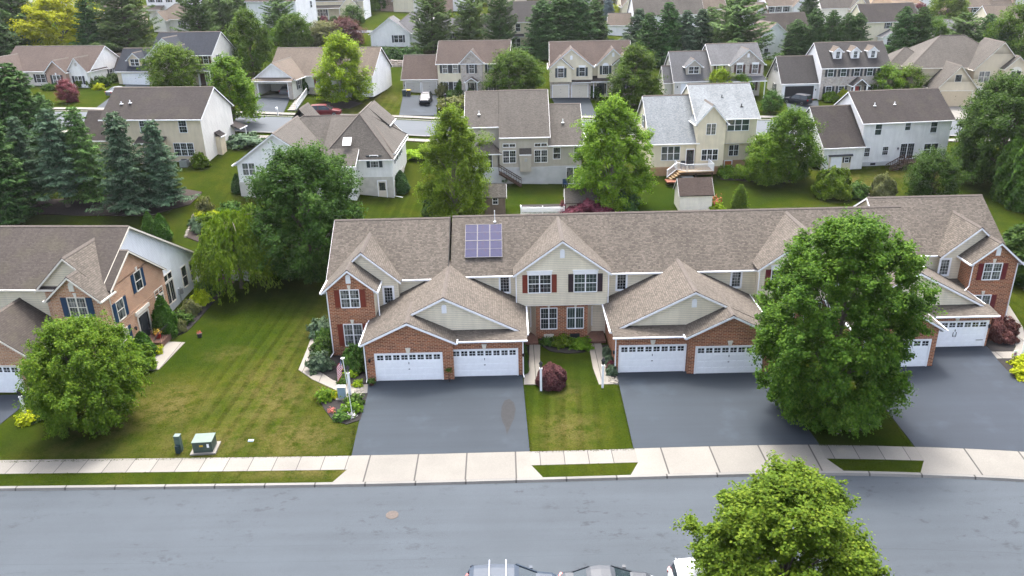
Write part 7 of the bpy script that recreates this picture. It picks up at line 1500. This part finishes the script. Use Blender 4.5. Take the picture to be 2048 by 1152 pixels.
# utility boxes
plain('box_green', (.038, .06, .046), .55, .2); plain('pale_green', (.06, .098, .078), .55, .15); plain('deep_teal', (.004, .022, .028), .5); plain('pale_blue', (.22, .31, .36), .5, .12)
r = empty('transformer_box', G(411, 899), math.radians(4), 'square grey green transformer box on a concrete pad in the lawn', 'utility box')
b = MB(); b.box(-.8, .8, -.62, .75, -.1, .09); b.build('pad', 'pad_concrete', r)
b = MB(); b.box(-.6, .6, -.45, .55, .09, .8); c = b.build('cabinet', 'box_green', r); md = c.modifiers.new('b', 'BEVEL'); md.width = .03
b = MB(); b.prism([(-.63, -.49), (.63, -.49), (.63, .58), (-.63, .58)], .8, .86); b.build('lid', 'pale_green', r); b = MB(); b.box(-.18, .05, -.462, -.452, .5, .62); b.build('warning_label', 'yellow_petal', r); b = MB(); b.box(.28, .42, -.462, -.452, .42, .68); b.build('notice', 'white_trim', r)
r = empty('cable_pedestal', G(360, 902), 0, 'slim pale green cable pedestal with dark teal front', 'utility box')
b = MB(); b.box(-.17, .17, -.12, .2, -.05, 1.1); b.prism([(-.19, -.14), (.19, -.14), (.19, .22), (-.19, .22)], 1.1, 1.17)
for k in range(5): b.box(-.18, .18, -.135, -.12, .55+k*.1, .6+k*.1)
b.build('cabinet', 'pale_green', r); b = MB(); b.box(-.15, .13, -.3, -.125, -.05, .55); b.build('front_box', 'deep_teal', r)
r = empty('utility_post', G(685, 797), 0, 'pale blue utility post on a stone base in the flower bed', 'utility box'); b = MB(); b.box(-.26, .26, -.17, .17, .12, .95); b.build('cabinet', 'pale_blue', r); b = MB(); b.box(-.3, .3, -.2, .2, .95, 1.0); b.build('lid', 'grey_metal', r); b = MB(); b.box(-.42, .42, -.34, .34, -.05, .12); b.build('base', 'pad_concrete', r)
for px, py, hh, l in ((586, 528, 1.3, 'larger pale green utility cabinet by the dark maple'), (596, 523, 1.1, 'smaller grey green utility cabinet by the dark maple')):
    r = empty('utility_cabinet', G(px, py), 0, l, 'utility box', 'utility cabinets behind the townhouse'); b = MB(); b.box(-.25, .25, -.2, .2, -.05, hh); b.build('cabinet', 'pale_green', r); b = MB(); b.box(-.28, .28, -.23, .23, hh, hh+.06); b.build('lid', 'box_green', r)
b = MB(); b.box(-.17, .17, -.11, .11, 0, .06); b.box(-.1, .1, -.05, .05, .06, .075); tag(b.build('meter_cover', 'pale_blue', loc=G(502, 882)), 'small pale blue meter cover in the lawn', 'utility cover')
b = MB(); b.lathe((0, 0, -.138), [(.36, 0), (.36, .014), (.30, .02), (.0, .02)], 24); o = b.build('manhole_cover', 'manhole_iron' if 'manhole_iron' in MATS else plain('manhole_iron', (.055, .043, .036), .8, .3, 8.), loc=(*G(784, 1026)[:2], 0.)); tag(o, 'round rusty manhole cover in the street', 'manhole cover')
# pots
r = empty('plant_stand', V3(-4.75, 51.5), 0, 'flower bowl on a thin stand between the two west garage doors', 'planter'); b = MB(); b.tube([(0, 0, 0), (0, 0, .8)], .025, 6); b.lathe((0, 0, 0), [(.18, 0), (.18, .03), (.02, .05)], 10); b.build('stand', 'black_metal', r); b = MB(); b.lathe((0, 0, .75), [(.05, 0), (.2, .06), (.28, .18)], 14); b.build('bowl', 'terracotta', r); child(PROTO['flower_plant'], 'foliage', r, Matrix.Translation((0, 0, .85)) @ Matrix.Scale(.6, 4))
r = empty('flower_pot', V3(-10.4, 51.25), 0, 'green plant in a pot left of the west garage door', 'flower pot'); b = MB(); b.lathe((0, 0, 0), [(.15, 0), (.22, .3)], 12); b.build('pot', 'brown_paint', r); child(PROTO['flower_plant'], 'foliage', r, Matrix.Translation((0, 0, .25)) @ Matrix.Scale(.7, 4))
r = empty('flower_pot', G(400, 674), 0, 'black pot with red flowers standing alone on the lawn', 'flower pot'); b = MB(); b.lathe((0, 0, 0), [(.16, 0), (.21, .34)], 12); b.build('pot', 'black_paint', r); c = child(PROTO['flower_clump'], 'flowers', r, Matrix.Translation((0, 0, .3)) @ Matrix.Scale(.5, 4)); c.material_slots[0].link = 'OBJECT'; c.material_slots[0].material = MATS['red_petal']
r = empty('flower_pot', V3(-29., 59.0, .5), 0, 'pot of red flowers beside the front door of the brick house', 'flower pot'); b = MB(); b.lathe((0, 0, 0), [(.2, 0), (.27, .4)], 12); b.build('pot', 'red_petal', r); c = child(PROTO['flower_clump'], 'flowers', r, Matrix.Translation((0, 0, .35)) @ Matrix.Scale(.8, 4)); c.material_slots[0].link = 'OBJECT'; c.material_slots[0].material = MATS['yellow_petal']
r = empty('garden_sign', V3(37.3, 52.6), .2, 'small white and pink garden sign beside the east walk', 'sign'); b = MB(); b.tube([(0, 0, 0), (0, 0, .9)], .015, 5); b.build('stake', 'black_metal', r); b = MB(); b.box(-.16, .16, -.01, .01, .5, .95); b.build('panel', 'white_trim', r); b = MB(); b.box(-.11, .1, -.016, -.011, .58, .78); b.build('print', 'pink_petal', r)
# stones: tree ring, splash of river stone, fire pit, garden edging
rs = random.Random(5)
def stones(name, label, pts, r0, r1, cat='stones'):
    b = MB()
    for (x, y) in pts:
        r_ = rs.uniform(r0, r1); z = terr(x, y); a0 = rs.uniform(0, 6)
        ring = lambda k, zz: [(x+r_*k*rs.uniform(.8, 1.1)*math.cos(a0+q*1.05), y+r_*k*rs.uniform(.7, 1.)*math.sin(a0+q*1.05), z+zz) for q in range(6)]
        A, B = ring(1, -.02), ring(.75, r_*.7)
        for q in range(6): b.face([A[q], A[(q+1) % 6], B[(q+1) % 6], B[q]])
        b.face(B)
    o = b.build(name, 'river_stone'); o['kind'] = 'stuff'; return o
g = G(1690, 838); stones('river_stones', '', [(g.x+rs.gauss(0, .9), g.y-.6+rs.gauss(0, .35)) for k in range(70)], .06, .14)
stones('river_stones', '', [(7.25+rs.uniform(-.35, .3), 51.1+rs.uniform(-.5, .5)) for k in range(40)], .06, .13); stones('river_stones', '', [(-11.15+rs.uniform(-.4, .3), 50.2+rs.uniform(-.4, .4)) for k in range(40)], .06, .12)
stones('edging_stones', '', [(lambda a, b_, t: (a.x+(b_.x-a.x)*t, a.y+(b_.y-a.y)*t))(G(372, 474), G(388, 430), k/16) for k in range(17)], .15, .28)
r = empty('fire_pit', G(1722, 384), 0, 'grey stone fire pit circle between the bushes', 'fire pit')
b = MB(); n = 20
for k in range(n):
    a = 2*PI*k/n; c = Vector((2.3*math.cos(a), 1.7*math.sin(a), 0)); b.bar(c+Vector((-.3*math.sin(a), .25*math.cos(a), .12)), c+Vector((.3*math.sin(a), -.25*math.cos(a), .12)), .35, .3)
b.build('stone_ring', 'river_stone', r); b = MB(); b.lathe((0, 0, .0), [(2.1, 0), (2.1, .03), (0, .04)], 20); b.build('gravel', 'pad_concrete', r)
b = MB(); P0, P1 = G(742, 132), G(806, 134)
for k in range(26):
    t_ = k/25; c = P0.lerp(P1, t_)
    for j in range(3): b.box(c.x-.2, c.x+.35, c.y+j*.35-.1, c.y+j*.35+.4, c.z-.2, c.z+.35+j*.4+rs.uniform(-.08, .08))
tag(b.build('retaining_wall', 'rubble_stone'), 'rough stone retaining bank below the dark hedge', 'retaining wall')
# far street: lamp, mailbox, steps with white railing, bins
r = empty('street_lamp', G(893, 246), 0, 'black street lamp rising beside the grey house roof', 'street lamp'); b = MB(); b.tube([(0, 0, 0), (0, 0, .5), (0, 0, 3.9)], [.12, .07, .05], 8); b.build('pole', 'black_metal', r); b = MB(); b.lathe((0, 0, 3.9), [(.08, 0), (.2, .1), (.24, .45), (.1, .6), (.03, .75)], 10); b.build('lantern', 'black_metal', r)
for p, l in (((556, 231), 'white mailbox post at the end of the ranch driveway'), ((879, 232), 'black mailbox post at the end of the colonial driveway')):
    r = empty('mailbox', G(*p), 0, l, 'mailbox', 'mailboxes on the far street'); m_ = 'white_trim' if 'white' in l else 'black_metal'; b = MB(); b.box(-.07, .07, -.07, .07, 0, 1.2); b.box(-.05, .05, -.5, .1, .85, .95); b.build('post', m_, r); b = MB(); b.box(-.12, .12, -.55, .05, .95, 1.25); b.build('box', m_, r)
A, B = G(583, 222), G(606, 190); r = empty('garden_steps', A, 0, 'garden steps with white railing climbing to the white ranch house', 'steps'); b = MB(); d = B-A
for k in range(9): c = d*(k/9); b.box(c.x-.6, c.x+.6, c.y-.1, c.y+d.y/9+.1, c.z-.3, c.z+.2)
b.build('tread', 'pad_concrete', r); b = MB(); o_ = Vector((.75, 0, 0)); b.bar(o_+Vector((0, 0, 1.1)), o_+d+Vector((0, 0, 1.1)), .07, .1); b.bar(o_+Vector((0, 0, .25)), o_+d+Vector((0, 0, .25)), .05, .08)
for k in range(22): c = o_+d*(k/21); b.box(c.x-.03, c.x+.03, c.y-.03, c.y+.03, c.z+.1, c.z+1.1)
b.build('railing', 'white_trim', r)
for p, m_, l in (((809, 193), 'deep_teal', 'dark green wheeled bin beside the colonial garage'), ((818, 193), 'black_paint', 'black wheeled bin with yellow lid beside the colonial garage')):
    r = empty('wheeled_bin', G(*p), 0, l, 'bin', 'wheeled bins'); b = MB(); b.prism([(-.3, -.32), (.3, -.32), (.3, .32), (-.3, .32)], .08, 1.05); b.build('body', m_, r); b = MB(); b.prism([(-.33, -.36), (.33, -.36), (.33, .36), (-.33, .36)], 1.05, 1.14); b.build('lid', 'yellow_petal' if 'yellow' in l else m_, r)
for p, l in (((1695, 326), 'air conditioner unit beside the cream shed'), ((370, 333), 'air conditioner unit at the back of the tan house')):
    r = empty('air_conditioner', G(*p), 0, l, 'air conditioner', 'air conditioners'); b = MB(); b.box(-.45, .45, -.45, .45, 0, .85); b.build('casing', 'grey_metal', r); b = MB(); b.lathe((0, 0, .85), [(.36, 0), (.36, .03), (.1, .05)], 14); b.build('fan_guard', 'black_metal', r)
# deck chairs, storage box, blue chair
M_ = Matrix.Translation(Vector((18.35, 101.65, 1.75))) @ Matrix.Rotation(math.radians(1.8), 4, 'Z')
for x, l in ((3.9, 'left dark patio chair on the deck'), (4.95, 'right dark patio chair on the deck')):
    r = empty('patio_chair', M_ @ Vector((x, -1.4, 1.1)), 0, l, 'chair', 'patio chairs on the deck'); b = MB(); b.box(-.3, .3, -.3, .3, .38, .45); b.build('seat', 'black_paint', r); b = MB(); b.lathe((0, .3, .45), [(.3, 0), (.33, .4), (.2, .55)], 10); q = b.build('backrest', 'black_paint', r); q.scale = (1, .15, 1); q.location = (0, .25, 0)
    for sx in (-.27, .27):
        for sy in (-.27, .27): b = MB(); b.box(sx-.02, sx+.02, sy-.02, sy+.02, 0, .38); b.build('leg', 'black_paint', r)
r = empty('storage_box', M_ @ Vector((4.1, -2.9, -.15)), 0, 'grey storage box under the deck', 'box'); b = MB(); b.box(-.7, .7, -.35, .35, 0, .55); b.build('body', 'pale_blue', r); b = MB(); b.prism([(-.74, -.39), (.74, -.39), (.74, .39), (-.74, .39)], .55, .65); b.build('lid', 'grey_metal', r)
r = empty('garden_chair', G(1131, 374), .4, 'blue folding chair at the walkout door of the grey house', 'chair'); plain('blue_fabric', (.012, .04, .11), .8); b = MB(); b.box(-.28, .28, -.25, .25, .38, .44); b.build('seat', 'blue_fabric', r); b = MB(); b.box(-.28, .28, .22, .27, .44, 1.0); b.build('backrest', 'blue_fabric', r)
for sx in (-.26, .26):
    for sy in (-.22, .24): b = MB(); b.bar((sx, sy, 0), (sx, sy, .4), .03, .03); b.build('leg', 'grey_metal', r)
for p, q, l in ((V3(-31.6, 83.), V3(-27.2, 84.5), 'weathered timber edging in the garden bed'),):
    b = MB(); b.bar(Vector((0, 0, .15)), q-p+Vector((0, 0, .15)), .2, .3); tag(b.build('timber_edging', 'grey_bark', loc=p), l, 'edging')

# ------------------------------------------------------------------ vehicles
def paint(name, c):
    def f(t):
        n = t.noise(t.n('TexCoord').outputs['Object'], 3., 3)
        t.set(Base_Color=t.mix(1., c, t.ramp(n, (.3, .92), (.7, 1.04)), 'MULTIPLY'), Roughness=.42, Metallic=.1, Coat_Weight=.12, Coat_Roughness=.2, Specular_IOR_Level=.2)
    return mat(name, f)
paint('blue_silver_paint', (.02, .032, .05)); paint('silver_paint', (.034, .04, .048)); paint('white_paint', (.42, .43, .44)); paint('red_car_paint', (.085, .004, .007)); paint('dark_car_paint', (.008, .01, .013)); paint('navy_car_paint', (.012, .016, .024)); paint('pale_silver_paint', (.12, .13, .14))
plain('headlight_glass', (.55, .58, .6), .12, .03); plain('taillight_red', (.35, .01, .012), .25)
def loft(mb, secs):
    for A, B in zip(secs, secs[1:]):
        for i in range(len(A)): j = (i+1) % len(A); mb.face([A[i], A[j], B[j], B[i]])
    mb.face(secs[0]); mb.face(secs[-1][::-1])
def car_parts(kind, pm):
    suv = kind == 'suv'; L = 4.75; hw = .93; zr = 1.70 if suv else 1.44; hood = 1.02 if suv else .9; deck = 1.08 if suv else .98; belt = 1.05 if suv else .92
    body = MB(); secs = []
    st = [(-2.37, .55, .30, deck-.25), (-2.3, .8, .25, deck-.08), (-2.05, .9, .2, deck), (-1.4, hw, .2, belt+.02), (-.3, hw, .2, belt), (.7, hw, .2, belt-.02), (1.25, hw-.01, .2, hood), (1.9, .88, .2, hood-.06), (2.25, .76, .24, hood-.2), (2.37, .55, .3, hood-.4)]
    for x, w, zb, zt in st: secs.append([(x, -w*.92, zb), (x, -w, zb+.18), (x, -w*1.0, zt-.28), (x, -w*.95, zt-.06), (x, -w*.75, zt), (x, w*.75, zt), (x, w*.95, zt-.06), (x, w, zt-.28), (x, w, zb+.18), (x, w*.92, zb)])
    loft(body, secs)
    gl = MB(); rx0, rx1 = (-2.0, .15) if suv else (-.95, .2); bx0, bx1 = (-2.2, 1.15) if suv else (-1.75, 1.2)
    P = lambda x, w, z: [(x, -w, z), (x, w, z)]
    b0, b1, t0, t1 = P(bx0, .8, belt-.02), P(bx1, .8, belt-.06), P(rx0, .62, zr-.05), P(rx1, .62, zr-.05)
    xm = (rx0+rx1)/2; bm, tm_ = P(xm, .86, belt-.02), P(xm, .66, zr-.04)
    gl.face([b0[0], b0[1], t0[1], t0[0]]); gl.face([b1[1], b1[0], t1[0], t1[1]])
    for s, o_ in ((0, 1), (1, -1)): gl.face([b0[s], bm[s], tm_[s], t0[s]]); gl.face([bm[s], b1[s], t1[s], tm_[s]])
    rf = MB(); secs = []
    for x, w, z in ((rx0-.12, .56, zr-.09), (rx0+.1, .64, zr-.02), (xm, .68, zr+.02), (rx1-.1, .65, zr), (rx1+.12, .58, zr-.08)): secs.append([(x, -w, z-.05), (x, -w*.9, z), (x, -w*.5, z+.025), (x, w*.5, z+.025), (x, w*.9, z), (x, w, z-.05)])
    loft(rf, secs)
    for s in (0, 1):
        sg = -1 if s == 0 else 1
        for p, q in ((b0[s], t0[s]), (b1[s], t1[s]), (bm[s], tm_[s])): rf.bar(p, q, .09, .07)
    hl, tl, mr = [], [], []
    for s in (-1, 1):
        b = MB(); b.bar((2.08, s*.62, hood-.26), (2.26, s*.5, hood-.28), .18, .14); hl.append(b.mesh('headlight', 'headlight_glass'))
        b = MB(); b.bar((-2.33, s*.62, deck-.22), (-2.22, s*.8, deck-.16), .12, .2); tl.append(b.mesh('tail_light', 'taillight_red'))
        b = MB(); b.box(.78, .95, s*.96-.1, s*.96+.1, belt-.02, belt+.14); mr.append(b.mesh('mirror', pm))
    ty = MB(); ty.lathe((0, 0, 0), [(.2, -.1), (.32, -.1), (.34, -.06), (.34, .06), (.32, .1), (.2, .1)], 20)
    rim = MB(); rim.lathe((0, 0, 0), [(.03, .06), (.2, .11), (.21, -.05)], 14)
    return dict(body=body.mesh('body', pm, True), windows=gl.mesh('windows', 'car_glass'), roof=rf.mesh('roof', pm, True), hl=hl, tl=tl, mr=mr, ty=ty.mesh('tyre', 'rubber', True), rim=rim.mesh('rim', 'grey_metal'))
def car(label, loc, rz, pm, kind='sedan', group=None, rack=False):
    k = T(('car', kind, pm), lambda: car_parts(kind, pm)); r = empty('parked_car', loc, rz, label, 'car', group)
    child(k['body'], 'body', r); child(k['windows'], 'windows', r); child(k['roof'], 'roof', r)
    for n_, key in (('headlight', 'hl'), ('tail_light', 'tl'), ('mirror', 'mr')):
        for m_ in k[key]: child(m_, n_, r)
    for x in (-1.4, 1.42):
        for s in (-1, 1): w = child(k['ty'], 'wheel', r, Matrix.Translation((x, s*.84, .34)) @ Matrix.Rotation(-s*PI/2, 4, 'X')); child(k['rim'], 'rim', w)
    if rack:
        for x in (-1.15, -.35):
            b = MB(); b.tube([(x, -.8, 1.72), (x, -.78, 1.82), (x, .78, 1.82), (x, .8, 1.72)], .03, 6); b.build('roof_bar', 'chrome', r)
    return r
C_ = 'cars parked along the near kerb'
car('blue silver wagon with two roof bars parked at the bottom edge', (-.25, 30.05, -.14), 0., 'blue_silver_paint', 'suv', C_, True); car('silver grey sedan parked at the bottom edge', (4.35, 30.1, -.14), 0., 'silver_paint', 'sedan', C_); car('white car mostly hidden under the bottom edge tree', (9.7, 30.2, -.14), 0., 'white_paint', 'suv', C_)
def on(px, py, dz=.05): g = G(px, py); return (g.x, g.y, g.z+dz)
D_ = 'cars across the far street'
b = MB()
car('silver sedan on the driveway of the navy roofed house', on(243, 191), math.radians(60), 'pale_silver_paint', 'sedan', D_); car('red wagon parked on the far street', on(652, 233, .12), 0.02, 'red_car_paint', 'suv', D_)
car('dark wagon with bright windscreen on the colonial driveway', on(852, 206), math.radians(-92), 'navy_car_paint', 'suv', D_); car('dark blue wagon in front of the open white garage', on(1594, 208), math.radians(130), 'navy_car_paint', 'suv', D_)
g = G(569, 196); car('pale car inside the open stone garage', (g.x, g.y+3.4, g.z+.15), math.radians(81), 'pale_silver_paint', 'sedan', D_)
# their driveways
def drive(*p, m='sealed_asphalt'): sheet('driveway', poly_px(*p), m, .1, drape=True)
drive((514, 197), (580, 197), (565, 231), (507, 228)); drive((806, 192), (876, 191), (873, 232), (798, 232)); drive((1104, 197), (1178, 196), (1194, 234), (1120, 235)); drive((1572, 203), (1636, 202), (1640, 236), (1580, 236)); drive((253, 170), (300, 172), (235, 222), (185, 222)); drive((1340, 196), (1400, 196), (1400, 236), (1338, 236)); drive((1882, 215), (1940, 213), (1930, 240), (1860, 240), m='sidewalk_concrete')
sheet('mulch_bed', poly_px((650, 207), (690, 200), (725, 207), (700, 217), (660, 216)), 'brown_mulch', .06, drape=True)
sheet('far_street', poly_px((610, 68), (800, 66), (770, 62), (610, 60)), 'far_asphalt', .08, drape=True)
# ------------------------------------------------------------------ light, air, camera
W_ = bpy.data.worlds.new('World'); SC.world = W_; W_.use_nodes = True; nt = W_.node_tree
sky = nt.nodes.new('ShaderNodeTexSky'); sky.sky_type = 'NISHITA'; sky.sun_disc = False
EL, AZ = math.radians(63), math.radians(4)     # the sun stands behind the houses
sky.sun_elevation = EL; sky.sun_rotation = -AZ; sky.air_density = .5; sky.dust_density = 5.; sky.ozone_density = .6
hs = nt.nodes.new('ShaderNodeHueSaturation'); hs.inputs['Saturation'].default_value = .62   # thin high cloud greys the blue
nt.links.new(sky.outputs[0], hs.inputs['Color']); nt.links.new(hs.outputs[0], nt.nodes['Background'].inputs[0]); nt.nodes['Background'].inputs[1].default_value = .15
sl = bpy.data.lights.new('sun', 'SUN'); sl.energy = .62; sl.angle = math.radians(8); sl.color = (1., .95, .87)
so = bpy.data.objects.new('sun', sl); COL.objects.link(so)
d = Vector((-math.sin(AZ)*math.cos(EL), math.cos(AZ)*math.cos(EL), math.sin(EL)))   # towards the sun
so.rotation_euler = d.to_track_quat('Z', 'Y').to_euler(); so.location = (0, 60, 60)
cam = bpy.data.cameras.new('camera'); co = bpy.data.objects.new('camera', cam); COL.objects.link(co)
cam.sensor_width = 36; cam.lens = 36*F/2048; cam.clip_end = 3000; cam.clip_start = .5
Mx = Matrix((RT, UP, -FW)).transposed().to_4x4(); Mx.translation = (0, 0, HC); co.matrix_world = Mx
SC.camera = co
vs = SC.view_settings; vs.view_transform = 'Standard'; vs.look = 'None'; vs.gamma = 1; vs.exposure = 2.66
SC.cycles.max_bounces = 6; SC.cycles.transparent_max_bounces = 8

# the air: a faint summer haze
hm = bpy.data.materials.new('haze_air'); hm.use_nodes = True; hn = hm.node_tree; hn.nodes.clear()
ho = hn.nodes.new('ShaderNodeOutputMaterial'); hv = hn.nodes.new('ShaderNodeVolumePrincipled'); hn.links.new(hv.outputs[0], ho.inputs['Volume'])
hv.inputs['Color'].default_value = (.93, .96, 1., 1); hv.inputs['Density'].default_value = .00007; hv.inputs['Anisotropy'].default_value = .3
b = MB(); b.box(-760, 760, -420, 960, -2.5, 46); hz = b.build('haze', hm); hz['kind'] = 'stuff'
SC.cycles.volume_bounces = 0
